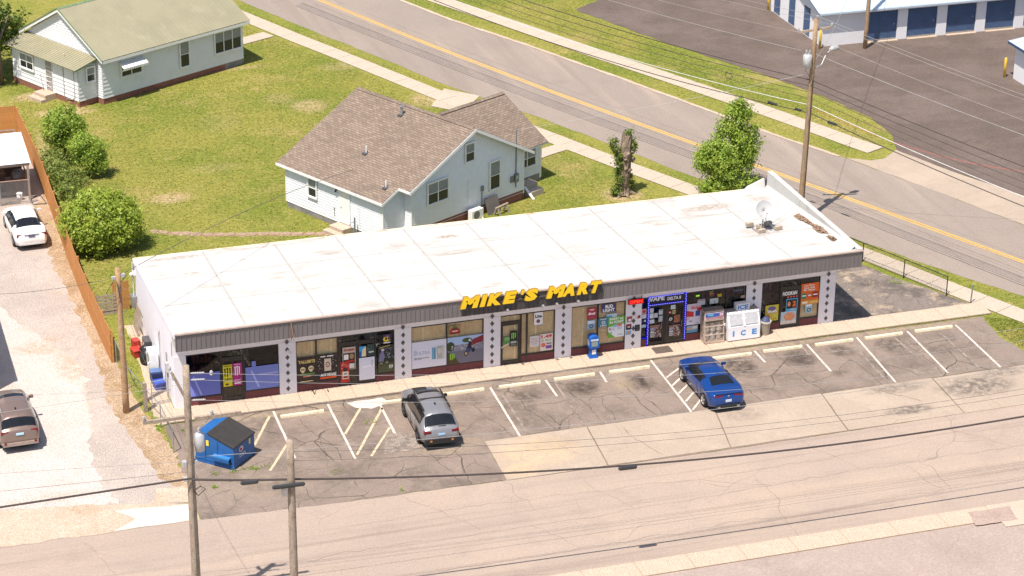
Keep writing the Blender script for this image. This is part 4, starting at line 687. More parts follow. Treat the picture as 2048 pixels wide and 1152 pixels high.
# leaf litter on the roof
M_lit = layered('dry_leaf_litter', (.27, .175, .12), [((.16, .10, .065), 5, .4, .66, .8), ((.42, .30, .21), 9, .5, .7, .7)], rough=1, fine=[(30, .4)])
for (cx, cy, lx, ly, lb) in ((34.1, 5.65, .22, .95, 'largest rearmost brown heap of leaf litter along the roof parapet'), (34.2, 3.85, .24, .95, 'middle brown heap of leaf litter along the roof parapet'), (34.15, 2.25, .16, .4, 'smallest front brown heap of leaf litter along the roof parapet')):
    m = MB(); r2 = random.Random(int(cy*10)); pts = []
    for i in range(420):
        a = r2.uniform(0, 6.283); q = math.sqrt(r2.random())*(1+.25*math.sin(3*a+cy)); x = cx+lx*q*math.cos(a); y = cy+ly*q*math.sin(a)
        z = rz(y)+.012+.09*max(0, 1-q*q)*r2.random()+(.5*max(0, x-34.3)); s = r2.uniform(.03, .06); b = r2.uniform(0, 3.14)
        d1 = Vector((math.cos(b), math.sin(b), r2.uniform(-.5, .5)))*s; d2 = Vector((-math.sin(b), math.cos(b), r2.uniform(-.5, .5)))*s*.7; p = Vector((x, y, z)); m.quad(p-d1-d2, p+d1-d2, p+d1+d2, p-d1+d2)
    tag(m.build('leaf_litter', M_lit), lb, 'leaf litter')
# dumpster
M_db = paint(lin(30, 90, 150), .45, var=.14, scale=2.5, name='dumpster_blue'); M_lid = paint((.032, .028, .025), .6, name='lid_black')
ang = math.atan2(-5.63+4.2, 1.44+.03); t = thing('dumpster', 'blue steel dumpster with sloping black ribbed lid at the lot corner', 'dumpster', (-.03, -4.2, .012), ang)
L_, D_ = 2.05, 1.72   # local x along the side facing the street, y away
# side profile runs along x (back tall, front low)
bz, fz, kx = 1.5, 1.12, .72
m = MB(); pr = [(0, .06), (L_, .06), (L_, fz), (kx, bz+.05), (.12, bz)]
m.prism([(x, 0, z) for x, z in pr], (0, D_, 0)); m.build('body', M_db, t)
m = MB(); m.box(-.02, -.02, 0, L_+.02, .04, .12); m.box(-.02, D_-.04, 0, L_+.02, D_+.02, .12); m.build('skid', M_db, t)
m = MB()
for x in (.5, 1.15): m.box(x, -.03, .1, x+.05, -.001, 1.2)
m.box(-.01, -.025, .18, L_, -.001, .24); m.build('stiffener', M_db, t)
bx('fork_pocket', paint(lin(56, 122, 180), .45), t, 1.02, -.2, .52, 1.9, -.001, .60); m = MB(); m.box(1.0, -.2, .36, 1.9, -.19, .52); m.box(1.02, -.19, .36, 1.9, -.002, .38); m.build('fork_pocket', M_db, t); bx('pocket_opening', M_black, t, 1.15, -.012, .2, 1.95, -.002, .36)
dx, dz = L_+.04-kx, fz-.01-(bz+.06); u = Vector((dx, 0, dz)); lid = MB(); n = 22; a0 = Vector((kx, -.04, bz+.06))
for half, (ya, yb) in enumerate(((-.04, D_/2-.015), (D_/2+.015, D_+.04))):
    lm = MB(); k = 7; vs = []; rb_ = MB()
    for j in range(8): yy = ya+.05+(yb-ya-.1)*j/7; rb_.tube([(kx-.02, yy, bz+.085), (kx+dx, yy, bz+.085+dz)], .036, 6)
    for j in range(2*k+1):
        y = ya+(yb-ya)*j/(2*k); zz = 0
        vs += [(kx-.03, y, bz+.07+zz), (kx+dx, y, bz+.07+dz+zz*.6)]
    nn = len(vs); lm.add(vs+[(x, y, z-.05) for x, y, z in vs], [(2*j, 2*j+1, 2*j+3, 2*j+2) for j in range(2*k)]+[(nn+2*j+2, nn+2*j+3, nn+2*j+1, nn+2*j) for j in range(2*k)]+[(1, nn+1, nn+3, 3)]+[(2*j+1, nn+2*j+1, nn+2*j+3, 2*j+3) for j in range(2*k)]+[(2*j+2, nn+2*j+2, nn+2*j, 2*j) for j in range(2*k)]+[(0, nn, nn+1, 1), (nn-1, 2*nn-1, 2*nn-2, nn-2)])
    lo = lm.build('lid', M_lid, t); rb_.build('lid_rib', paint((.045, .04, .036), .42, name='lid_black'), lo)['kind'] = 'stuff'
bx('warning_sticker', ink(232, 205, 70), t, .62, -.036, .92, .76, -.031, 1.2); m = MB(); m.use(ink(232, 205, 70)).box(L_+.001, D_-.45, .72, L_+.006, D_-.32, 1.0); m.use(ink(226, 200, 205)).disc((L_+.006, .62, .8), .17, .14, 12, (0, 1, 0)); m.use(ink(150, 40, 60)).disc((L_+.009, .6, .79), .1, .08, 10, (0, 1, 0)); m.use(ink(205, 215, 230)).box(L_+.001, .45, .52, L_+.006, .95, .56); m.box(L_+.001, .45, .42, L_+.006, 1.0, .45); m.build('decal', None, t)
# ---------------------------------------------------------------- vehicles
M_tyre = paint((.014, .014, .014), .85, name='tyre_rubber'); M_cglass = paint((.012, .013, .015), .06, var=.2, scale=2, name='car_glass'); M_trimk = paint((.018, .018, .018), .6, name='black_trim')
M_red = paint((.17, .010, .012), .2, name='tail_lamp_red'); M_under = paint((.012, .011, .011), .9, name='car_underside')
def interp(pts, x):
    if x <= pts[0][0]: return pts[0][1]
    for (a, b), (c, d) in zip(pts, pts[1:]):
        if x <= c:
            t = (x-a)/(c-a); return b+(d-b)*t
    return pts[-1][1]
def car(name, label, loc, heading, P):
    """local +x forward, origin on the ground midway between the axles"""
    t = thing(name, label, P.get('cat', 'car'), loc, heading)
    xr, xf = P['top'][0][0], P['top'][-1][0]; wb = P['wb']/2; wr = P['wheel']; arch = wr+.06
    xs = sorted(set([round(p[0], 3) for k in ('top', 'hw', 'belt') for p in P[k]]+[round(xr+(xf-xr)*i/44, 3) for i in range(45)]+[s*wb+arch*c for s in (-1, 1) for c in (-.999, -.85, -.6, -.3, 0, .3, .6, .85, .999)]))
    xs = [x for i, x in enumerate(xs) if i == 0 or x-xs[i-1] > .012]
    rows = []
    for x in xs:
        zt = interp(P['top'], x); zb = interp(P['sill'], x); w_ = interp(P['hw'], x); wt = min(interp(P['rw'], x), w_*.97); be = min(interp(P['belt'], x), zt-.015)
        za = zb
        for s in (-wb, wb):
            d = abs(x-s)
            if d < arch: za = max(za, wr+math.sqrt(arch*arch-d*d)*.96)
        za = min(za, be-.06)
        zm = max(za+.03, .5*(zb+be)); k = max(0, min(1, (zt-be)/.3)); crown = .03+.02*k
        rows.append([(0, za if za > zb else zb), (w_*.80, za), (w_*.965, za+.02), (w_, max(zm, za+.025)), (w_*.985, be-.05 if be-.05 > za+.03 else be-.015), (w_*.945, be), (w_*.945+(wt-w_*.945)*.5, be+(zt-be)*.52), (wt, zt-.10*k-.012), (wt*.86, zt-.03*k), (wt*.45, zt+crown*.5), (0, zt+crown*.7)])
    n = len(rows[0]); V = []
    for x, r in zip(xs, rows): V += [(x, y, z) for y, z in r]+[(x, -y, z) for y, z in r]
    idx = lambda i, j, s: i*2*n+j+(n if s else 0)
    F = []
    for i in range(len(xs)-1):
        for j in range(n-1):
            F.append((idx(i, j, 0), idx(i, j+1, 0), idx(i+1, j+1, 0), idx(i+1, j, 0))[::-1]); F.append((idx(i, j, 1), idx(i, j+1, 1), idx(i+1, j+1, 1), idx(i+1, j, 1)))
    for i in (0, len(xs)-1):
        F.append(tuple(idx(i, j, 0) for j in range(n))+tuple(idx(i, j, 1) for j in range(n-2, 0, -1)))
    mb = MB(); mb.add(V, F); bo = mb.build('body', P['paint'], t, True)
    # glass: panels lying 6 mm proud of the shell
    def panel(nm, i0, i1, j0, j1, s, mat, inset=.0, off=.007):
        m = MB()
        for i in range(i0, i1):
            for j in range(j0, j1):
                q = [Vector(V[idx(a, b, s)]) for a, b in ((i, j), (i, j+1), (i+1, j+1), (i+1, j))]
                nn = (q[1]-q[0]).cross(q[3]-q[0]);
                if nn.length < 1e-9: continue
                nn.normalize();
                if nn.dot(Vector((0, q[0].y, .4))) < 0: nn = -nn
                m.quad(*[p+nn*off for p in q])
        return m
    def rng(a, b): return max(range(len(xs)), key=lambda i: -abs(xs[i]-a)), max(range(len(xs)), key=lambda i: -abs(xs[i]-b))
    for nm, a, b, j0, j1 in P['glass']:
        i0, i1 = rng(a, b)
        if nm == 'side_window':
            for s in (0, 1): panel(nm, i0, i1, 5, 7, s, M_cglass).build('side_window', M_cglass, t, True)
        else:
            m = panel(nm, i0, i1, j0, j1, 0, M_cglass); m2 = panel(nm, i0, i1, j0, j1, 1, M_cglass); m.add(m2.v, m2.f); m.build(nm, P.get('gm', {}).get(nm, M_cglass), t, True)
    # shut lines and shoulder crease
    sm_ = MB()
    for x in P['seams']:
        i = min(range(len(xs)), key=lambda q: abs(xs[q]-x))
        for s in (1, -1): sm_.tube([(x, s*(rows[i][j][0]+.004), rows[i][j][1]) for j in (2, 3, 4, 5)], .007, 4)
    for x in P['seams_top']:
        i = min(range(len(xs)), key=lambda q: abs(xs[q]-x)); sm_.tube([(x, y, z+.003) for y, z in [(-a, b) for a, b in rows[i][7:]][::1]+[(a, b) for a, b in rows[i][7:]][::-1]], .007, 4)
    sm_.build('shut_line', M_trimk, t)['kind'] = 'stuff'
    # wheels
    for s in (-1, 1):
        for sy in (-1, 1):
            yw = sy*(interp(P['hw'], s*wb)-.11); m = MB(); k = 20
            prof = [(-.10, wr-.09), (-.105, wr-.03), (-.08, wr), (.08, wr), (.105, wr-.03), (.10, wr-.09)]
            m.add([(wr_*math.cos(6.2832*i/k), y, wr_*math.sin(6.2832*i/k)) for y, wr_ in prof for i in range(k)], [(a*k+i, a*k+(i+1) % k, (a+1)*k+(i+1) % k, (a+1)*k+i) for a in range(5) for i in range(k)])
            m.add([((wr-.09)*math.cos(6.2832*i/k), sy*.02, (wr-.09)*math.sin(6.2832*i/k)) for i in range(k)], [tuple(range(k))])
            wo_ = m.build('wheel', M_tyre, t, True); wo_.location = (s*wb, yw, wr); r = MB(); rr = wr-.085
            r.add([(q*math.cos(6.2832*i/k), sy*y, q*math.sin(6.2832*i/k)) for q, y in ((rr, .07), (rr-.035, .09), (rr-.05, .06)) for i in range(k)], [(a*k+i, a*k+(i+1) % k, (a+1)*k+(i+1) % k, (a+1)*k+i) for a in range(2) for i in range(k)])
            for j in range(5):
                a = 6.2832*j/5+.3; ca, sa = math.cos(a), math.sin(a); d = Vector((ca, 0, sa)); p = Vector((-sa, 0, ca)); y_ = Vector((0, sy*.085, 0)); r.quad(d*.02-p*.035+y_, d*.02+p*.035+y_, d*(rr-.03)+p*.045+y_, d*(rr-.03)-p*.045+y_)
            r.disc((0, sy*.09, 0), .06, .06, 10); r.build('rim', P.get('rim', M_galv), wo_)
    m = MB(); m.box(xr+.25, -.7, .2, xf-.25, .7, .5); m.build('underbody', M_under, t)
    for sy in (-1, 1):
        x0 = P['mirror'][0]; z0 = P['mirror'][1]; y0 = interp(P['hw'], x0)*.93; m = MB(); m.prism([(x0, sy*y0, z0), (x0+.08, sy*y0, z0), (x0+.10, sy*(y0+.2), z0+.02), (x0-.02, sy*(y0+.22), z0+.02), (x0-.02, sy*(y0+.1), z0+.01)], (0, 0, .13)); m.build('mirror', P.get('mirmat', P['paint']), t)
    for nm, mat, b in P['extras']:
        MB().box(*b).build(nm, mat, t)
    return t
def cpaint(c, metal=.35, rough=.28): return paint(c, rough, metal, .03, 1.5, .6, 'car_paint')
M_plate = ink(150, 190, 222)
def tail(x, y0, y1, z0, z1, d=.05, sl=0): return [('tail_lamp', M_red, (x-.012, y0, z0, x+d, y1, z1)), ('tail_lamp', M_red, (x-.012, -y1, z0, x+d, -y0, z1))]
WG = cpaint((.235, .23, .24), .3)
car('parked_wagon', 'grey wagon with black bonnet patch and roof rails parked nose to the storefront', (10.98, -4.06, .012), R(87.9), dict(wb=2.746, wheel=.37, paint=WG, rim=paint((.05, .05, .05), .4),
    top=[(-2.36, .60), (-2.34, .98), (-2.2, 1.08), (-2.12, 1.13), (-1.76, 1.58), (-1.6, 1.64), (-.6, 1.70), (.3, 1.68), (.62, 1.60), (1.28, 1.13), (1.35, 1.10), (2.1, 1.0), (2.32, .88), (2.42, .62)],
    belt=[(-2.36, .9), (-1.9, 1.06), (-.5, 1.02), (1.1, .97), (2.2, .84), (2.42, .55)], hw=[(-2.36, .74), (-2.2, .86), (-1.7, .925), (1.5, .925), (2.1, .86), (2.42, .62)], rw=[(-2.36, .7), (-2.1, .74), (-1.7, .62), (.5, .62), (1.2, .76), (2.1, .74), (2.42, .5)],
    sill=[(-2.36, .42), (-1.9, .32), (1.9, .3), (2.42, .34)], glass=[('side_window', -1.72, 1.02, 0, 0), ('rear_window', -2.1, -1.8, 7, 10), ('windscreen', .68, 1.24, 7, 10), ('sunroof', .12, .56, 8, 10), ('bonnet_decal', 1.45, 2.05, 9, 10)], mirror=(.85, 1.02), mirmat=M_trimk, gm={'bonnet_decal': M_trimk}, seams=(-1.0, -.1, .95), seams_top=(1.36, -2.14),
    extras=tail(-2.34, .48, .82, .86, .98, .2)+[('licence_plate', M_plate, (-2.375, -.16, .74, -2.345, .16, .84)), ('rear_bumper', M_trimk, (-2.41, -.78, .34, -2.2, .78, .58)), ('roof_rail', M_trimk, (-1.45, .60, 1.63, .45, .65, 1.70)), ('roof_rail', M_trimk, (-1.45, -.65, 1.63, .45, -.60, 1.70)), ('cross_bar', M_trimk, (-.55, -.6, 1.735, -.48, .6, 1.76)), ('antenna', M_trimk, (-1.15, -.03, 1.69, -1.0, .03, 1.78)), ('reflector', paint((.5, .2, .05), .3), (-2.425, .45, .46, -2.41, .55, .54)), ('reflector', paint((.5, .2, .05), .3), (-2.425, -.55, .46, -2.41, -.45, .54)), ('wiper', M_trimk, (-2.2, -.25, 1.115, -2.16, .1, 1.135))]))
BL = cpaint(lin(18, 66, 136), .35)
car('parked_coupe', 'blue sports coupe with silver wheels parked nose to the storefront', (24.93, -4.36, .012), R(89.2), dict(wb=2.812, wheel=.35, paint=BL, rim=paint((.62, .58, .54), .3, .5),
    top=[(-2.36, .60), (-2.33, .97), (-2.15, 1.03), (-1.75, 1.06), (-.95, 1.29), (-.2, 1.36), (.25, 1.32), (1.08, 1.0), (1.15, .98), (1.9, .90), (2.3, .74), (2.42, .52)],
    belt=[(-2.36, .88), (-1.6, .99), (-1.0, 1.0), (0, .93), (1.0, .90), (2.0, .78), (2.42, .46)], hw=[(-2.36, .72), (-2.15, .86), (-1.5, .95), (-.6, .90), (.5, .90), (1.4, .95), (2.0, .86), (2.42, .58)], rw=[(-2.36, .66), (-1.8, .72), (-1.0, .56), (.2, .56), (1.05, .76), (2.0, .74), (2.42, .45)],
    sill=[(-2.36, .36), (-1.9, .22), (1.9, .2), (2.42, .24)], glass=[('side_window', -.85, .85, 0, 0), ('rear_window', -1.62, -1.02, 8, 10), ('windscreen', .3, 1.04, 7, 10)], mirror=(.7, .93), seams=(-.55, .8), seams_top=(1.14, -1.72),
    extras=tail(-2.33, .28, .70, .80, .92)+[('licence_plate', ink(196, 206, 220), (-2.375, -.15, .56, -2.335, .15, .68)), ('rear_diffuser', M_trimk, (-2.4, -.62, .24, -2.2, .62, .42)), ('exhaust', M_galv, (-2.42, .42, .28, -2.35, .56, .36)), ('exhaust', M_galv, (-2.42, -.56, .28, -2.35, -.42, .36)), ('badge', paint((.7, .55, .45), .3, .8), (-2.355, -.05, .84, -2.33, .05, .88)), ('antenna', M_trimk, (-.9, -.02, 1.31, -.82, .02, 1.38)), ('boot_spoiler', BL, (-2.36, -.66, .985, -2.2, .66, 1.03))]))
WS = cpaint((.80, .79, .77), 0., .3)
car('parked_sedan', 'white sedan parked on the gravel beside the orange fence', (-3.98, 24.4, .008), R(92.3), dict(wb=2.805, wheel=.33, paint=WS, rim=paint((.35, .34, .33), .4, .5),
    top=[(-2.4, .60), (-2.37, .98), (-2.2, 1.06), (-1.75, 1.09), (-.95, 1.40), (-.2, 1.47), (.35, 1.43), (1.2, 1.03), (1.28, 1.0), (2.0, .90), (2.35, .74), (2.44, .52)],
    belt=[(-2.4, .88), (-1.6, 1.0), (0, .95), (1.1, .92), (2.0, .8), (2.44, .46)], hw=[(-2.4, .72), (-2.2, .84), (-1.5, .92), (1.4, .92), (2.0, .84), (2.44, .6)], rw=[(-2.4, .66), (-1.8, .72), (-1.0, .58), (.2, .6), (1.15, .76), (2.0, .72), (2.44, .45)],
    sill=[(-2.4, .36), (-1.9, .24), (1.9, .22), (2.44, .26)], glass=[('side_window', -1.25, .95, 0, 0), ('rear_window', -1.66, -1.0, 7, 10), ('windscreen', .42, 1.14, 7, 10)], mirror=(.8, .96), seams=(-1.1, -.15, .9), seams_top=(1.26, -1.7),
    extras=tail(-2.36, .42, .80, .84, .98)+[('licence_plate', ink(90, 100, 140), (-2.412, -.17, .80, -2.37, .17, .92)), ('chrome_strip', M_galv, (-2.41, -.4, .94, -2.37, .4, .965)), ('lower_bumper', paint((.55, .54, .53), .5), (-2.425, -.7, .36, -2.3, .7, .44))]))
BR = cpaint(lin(124, 104, 94), .25)
car('parked_suv', 'brown sport utility vehicle cropped by the left edge on white gravel', (-7.5, 1.15, .013), R(91.5), dict(cat='car', wb=2.79, wheel=.37, paint=BR, rim=M_galv,
    top=[(-2.36, .62), (-2.34, 1.05), (-2.22, 1.15), (-2.16, 1.19), (-1.9, 1.60), (-1.7, 1.68), (-.6, 1.74), (.2, 1.72), (.5, 1.65), (1.2, 1.2), (1.3, 1.15), (2.1, 1.02), (2.35, .88), (2.44, .62)],
    belt=[(-2.36, .95), (-1.9, 1.12), (1.0, 1.04), (2.2, .86), (2.44, .55)], hw=[(-2.36, .76), (-2.2, .88), (-1.6, .96), (1.5, .96), (2.1, .88), (2.44, .66)], rw=[(-2.36, .72), (-2.1, .78), (-1.7, .68), (.5, .66), (1.2, .78), (2.1, .76), (2.44, .5)],
    sill=[(-2.36, .44), (-1.9, .32), (1.9, .3), (2.44, .34)], glass=[('side_window', -1.8, .95, 0, 0), ('rear_window', -2.14, -1.92, 7, 10), ('windscreen', .56, 1.16, 7, 10), ('sunroof', -.1, .3, 8, 10)], mirror=(.8, 1.1), seams=(-1.1, -.1, .95), seams_top=(1.28, -2.18),
    extras=tail(-2.32, .5, .84, .98, 1.1)+[('licence_plate', ink(176, 214, 228), (-2.375, -.17, .9, -2.34, .17, 1.0)), ('rear_bumper', paint(lin(150, 132, 122), .4), (-2.42, -.8, .4, -2.2, .8, .56)), ('reflector', M_red, (-2.43, .62, .5, -2.4, .74, .58)), ('reflector', M_red, (-2.43, -.74, .5, -2.4, -.62, .58)), ('wiper', M_whitep, (-2.2, -.1, 1.17, -2.16, .2, 1.19)), ('antenna', M_trimk, (-1.4, -.03, 1.71, -1.28, .03, 1.8)), ('roof_rail', M_galv, (-1.5, .62, 1.68, .3, .66, 1.75)), ('roof_rail', M_galv, (-1.5, -.66, 1.68, .3, -.62, 1.75))]))
# ---------------------------------------------------------------- houses
M_vinyl = paint((.78, .79, .81), .6, var=.04, name='white_vinyl'); M_asb = layered('white_shingle_siding', (.74, .74, .75), [((.66, .66, .67), 1.2, .45, .7, .6)], rough=.8, fine=[(10, .08)])
M_white = paint((.80, .79, .77), .5, var=.03, name='white_trim'); M_brick = layered('old_brick', (.26, .11, .08), [((.20, .075, .05), 3, .45, .65, .7), ((.38, .19, .13), 6, .5, .7, .6)], rough=.9, fine=[(16, .3)])
M_blockf = layered('foundation_block', (.26, .24, .22), [((.18, .165, .15), 1.5, .4, .65, .7)], rough=.95, fine=[(14, .3)])
def shingle_mat(c1, c2, c3):
    t = NT('roof_shingles'); v = t.n('ShaderNodeTexBrick', Scale=1.0); v.inputs['Brick Width'].default_value = .36; v.inputs['Row Height'].default_value = .155; v.inputs['Mortar Size'].default_value = .012; v.inputs['Bias'].default_value = 0.
    t.l(t.tc.outputs['UV'], v.inputs['Vector']); v.inputs['Color1'].default_value = (*c1, 1); v.inputs['Color2'].default_value = (*c2, 1); v.inputs['Mortar'].default_value = (*[x*.45 for x in c1], 1)
    c = t.mix(v.outputs[0], c3, t.math('MULTIPLY', t.ramp(t.noise(2.6, 4, .7), .52, .66), .35)); c = t.mix(c, tuple(x*.7 for x in c1), t.math('MULTIPLY', t.ramp(t.noise(.5, 5), .45, .7), .35))
    c = t.mix(c, t.mix((0, 0, 0), (1, 1, 1), t.ramp(t.noise(11, 3, .7), .3, .7)), .18, 'OVERLAY')
    t.bump(v.outputs['Fac'], -.4, .02); return t.done(c, .95, spec=.15)
M_shing = shingle_mat((.195, .147, .114), (.272, .207, .160), (.165, .124, .096))
def uvplane(o, ou, ov):
    """uv in metres along two directions of the roof plane"""
    me = o.data; uv = me.uv_layers.new(name='UVMap'); ou, ov = Vector(ou), Vector(ov)
    for l in me.loops:
        p = me.vertices[l.vertex_index].co; uv.data[l.index].uv = (p.dot(ou), p.dot(ov))
def slope(name, pts, thick, mat, parent, ou, ov):
    m = MB(); m.prism(pts[::-1], (0, 0, -thick)); o = m.build(name, mat, parent); uvplane(o, ou, ov); return o
def siding(parent, a, b, z0, lim, nrm, mat, course=.16, ztop=None):
    """lapped boards on the wall from a to b (local xy); lim(s) gives the wall's top height at distance s"""
    a, b = Vector(a), Vector(b); L = (b-a).length; d = (b-a)/L; nrm = Vector(nrm); m = MB(); z = z0
    zmax = max(lim(L*i/40) for i in range(41))
    while z < zmax:
        ok = [L*i/160 for i in range(161) if lim(L*i/160) >= z+.02]
        if not ok: break
        s0, s1 = min(ok), max(ok); zt = min(z+course, zmax+.01); p, q = a+d*s0, a+d*s1
        o1, o0 = nrm*.034, nrm*.004
        m.quad((p.x+o1.x, p.y+o1.y, z), (q.x+o1.x, q.y+o1.y, z), (q.x+o0.x, q.y+o0.y, zt), (p.x+o0.x, p.y+o0.y, zt)); m.quad((p.x, p.y, z), (q.x, q.y, z), (q.x+o1.x, q.y+o1.y, z), (p.x+o1.x, p.y+o1.y, z)); z += course
    o = m.build('siding', mat, parent); o['kind'] = 'stuff'; return o
def win(parent, axis, val, s0, s1, z0, z1, sgn, n=1, mullion=True, name='window', trim=.08, fm=None, sill=True):
    """window on the wall plane axis=val, running s0..s1 along the other axis, facing sgn"""
    fm = fm or M_white
    def B(m, a0, a1, c0, c1, e0, e1):
        e0, e1 = sorted((val+sgn*e0, val+sgn*e1))
        m.box(e0, a0, c0, e1, a1, c1) if axis == 0 else m.box(a0, e0, c0, a1, e1, c1)
    f = MB(); B(f, s0-trim, s1+trim, z1, z1+trim, .005, .06); B(f, s0-trim, s1+trim, z0-trim, z0, .005, .08); B(f, s0-trim, s0, z0, z1, .005, .06); B(f, s1, s1+trim, z0, z1, .005, .06); o = f.build(name, fm, parent)
    wd = (s1-s0)/n
    for k in range(n):
        a0, a1 = s0+k*wd, s0+(k+1)*wd; p = MB(); B(p, a0+.02, a1-.02, z0+.02, z1-.02, .006, .014); p.build('pane', M_pane, o); s = MB(); t_ = .03
        B(s, a0, a0+t_, z0, z1, .01, .035); B(s, a1-t_, a1, z0, z1, .01, .035); B(s, a0, a1, z0, z0+t_, .012, .034); B(s, a0, a1, z1-t_, z1, .012, .034)
        if mullion: B(s, a0, a1, (z0+z1)/2-.02, (z0+z1)/2+.02, .013, .04)
        s.build('sash', fm, o)
        c = MB(); B(c, a0+.05, a1-.05, (z0+z1)/2+.03, z1-.04, .0145, .0165); c.build('blind', paint((.24, .26, .27), .5), o)
    return o
# --- white house with brown shingles behind the shop
hs = thing('white_house', 'white sided house with brown shingle roof behind the shop', 'house', (14.549, 17.323, 0), -1.081)
La, ze, k1, vp, v1, v2, um, k2 = 8.01, 2.633, .472, 6.065, 1.58, 10.43, .6, .544
zp = ze+k1*(vp+.1); back = lambda v: ze+k1*(v+.1)-.13; frontz = lambda v: zp-k2*(v-vp)-.13
m = MB(); m.box(-La, 0, 0, 0, v1, 2.4); m.prism([(-La, v1, 0), (-La, v2, 0), (-La, v2, frontz(v2)), (-La, vp, zp-.13), (-La, v1, back(v1))], (La+um, 0, 0)); m.build('wall', M_vinyl, hs)
bx('foundation', M_blockf, hs, -La+.01, -.012, -.05, um+.012, v2+.01, .3); bx('foundation', M_brick, hs, um+.0, v1+.3, -.05, um+.03, v2-.02, .56)
siding(hs, (-La, 0), (0, 0), .33, lambda s: ze-.3, (0, -1), M_vinyl); siding(hs, (0, 0), (0, v1), .33, lambda s: back(s)-.14, (1, 0), M_vinyl)
siding(hs, (um, v1), (um, v2), .42, lambda s: min(back(v1+s), frontz(v1+s))-.16, (1, 0), M_vinyl)
siding(hs, (0, v1), (um, v1), .33, lambda s: back(v1), (0, -1), M_vinyl)
for x, y, z in ((-La, 0, ze-.1), (0, 0, ze-.05), (um, v1, back(v1)), (um, v2, frontz(v2))): bx('corner_board', M_white, hs, x-.045, y-.045, .33, x+.035, y+.035, z)
hr = slope('roof', [(-La-.55, -.25, ze-.06), (.2, -.25, ze-.06), (.2, 1.0, ze-.06+k1*1.25), (1.1, 1.0, ze-.06+k1*1.25), (1.1, vp, zp), (-La-.55, vp, zp)], .1, M_shing, hs, (1, 0, 0), (0, 1/math.cos(math.atan(k1)), 0))
slope('roof_slope', [(-La-.55, vp, zp), (1.1, vp, zp), (1.1, v2+.35, zp-k2*(v2+.35-vp)), (-La-.55, v2+.35, zp-k2*(v2+.35-vp))], .1, M_shing, hs, (1, 0, 0), (0, 1/math.cos(math.atan(k2)), 0))
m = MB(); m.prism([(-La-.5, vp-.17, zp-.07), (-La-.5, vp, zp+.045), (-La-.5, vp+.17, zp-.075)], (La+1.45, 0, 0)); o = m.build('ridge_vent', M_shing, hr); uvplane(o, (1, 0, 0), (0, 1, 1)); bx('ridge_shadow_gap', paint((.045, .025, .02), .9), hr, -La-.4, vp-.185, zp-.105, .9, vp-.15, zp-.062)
m = MB(); m.box(-La-.57, -.29, ze-.21, .2, -.255, ze-.065); m.box(.2, .96, ze+.38, 1.1, .995, ze+.52); m.build('fascia', M_white, hs)
m = MB()
for (a, za, b, zb) in ((1.0, ze-.06+k1*1.25, vp, zp), (vp, zp, v2+.35, zp-k2*(v2+.35-vp))): m.prism([(1.105, a, za-.02), (1.105, b, zb-.02), (1.105, b, zb-.2), (1.105, a, za-.2)], (.025, 0, 0))
m.prism([(.205, -.25, ze-.08), (.205, 1.0, ze-.08+k1*1.25), (.205, 1.0, ze-.24+k1*1.25), (.205, -.25, ze-.24)], (.02, 0, 0)); m.build('bargeboard', M_white, hs)
# road-side wing with its own gable
uw, zw, hw_, v3, zwe = -4.09, 4.52, 3.67, 13.56, 2.42; kk = (zw-zwe)/hw_
m = MB(); m.prism([(uw-hw_+.3, v2-.5, 0), (uw+hw_-.3, v2-.5, 0), (uw+hw_-.3, v2-.5, zwe+.05), (uw, v2-.5, zw-.2), (uw-hw_+.3, v2-.5, zwe+.05)], (0, v3-.3-v2+.5, 0)); m.build('wing', M_vinyl, hs)
bx('wing_foundation', M_blockf, hs, uw-hw_+.28, v2-.4, -.05, uw+hw_-.27, v3-.28, .5)
for s in (-1, 1): slope('wing_roof', [(uw, vp+.1, zw), (uw, v3, zw), (uw+s*hw_, v3, zwe), (uw+s*hw_, vp+.1, zwe)][::s], .1, M_shing, hs, (0, 1, 0), (s/math.cos(math.atan(kk)), 0, 0))
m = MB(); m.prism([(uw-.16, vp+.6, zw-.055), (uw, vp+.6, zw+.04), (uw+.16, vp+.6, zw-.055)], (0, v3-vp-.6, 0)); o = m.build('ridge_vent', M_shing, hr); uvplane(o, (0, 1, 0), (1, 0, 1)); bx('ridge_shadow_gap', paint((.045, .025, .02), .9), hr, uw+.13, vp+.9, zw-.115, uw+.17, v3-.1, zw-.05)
siding(hs, (uw+hw_-.3, v2), (uw+hw_-.3, v3-.3), .5, lambda s: zwe-.2, (1, 0), M_vinyl)
m = MB(); m.box(uw+hw_-.03, v2-.3, zwe-.13, uw+hw_+.0, v3, zwe-.01); m.build('fascia', M_white, hs); bx('corner_board', M_white, hs, uw+hw_-.42, v3-.42, .2, uw+hw_-.26, v3-.26, zwe)
win(hs, 0, uw+hw_-.25, 11.35, 12.75, 1.15, 2.2, 1, 2)
m = MB(); m.prism([(um+.55, v2+.25, .03), (um+.55, v2+.4, .03), (um-.2, v2+.4, .6), (um-.2, v2+.25, .6)], (0, 0, -.06)); m.build('stair_rail', M_white, hs); m = MB(); m.box(um-.9, v2+.4, 0, um+.3, v2+1.4, .35); m.box(um-.9, v2+.5, .35, um-.2, v2+1.4, .6); m.build('steps', M_walk, hs)
win(hs, 0, um+.05, 5.69, 6.36, 3.5, 4.55, 1); win(hs, 0, um+.05, 2.77, 4.31, 1.78, 3.0, 1, 2); win(hs, 0, um+.05, 7.65, 8.42, 1.3, 2.95, 1); win(hs, 1, -.05, -6.06, -5.41, 1.25, 2.3, -1)
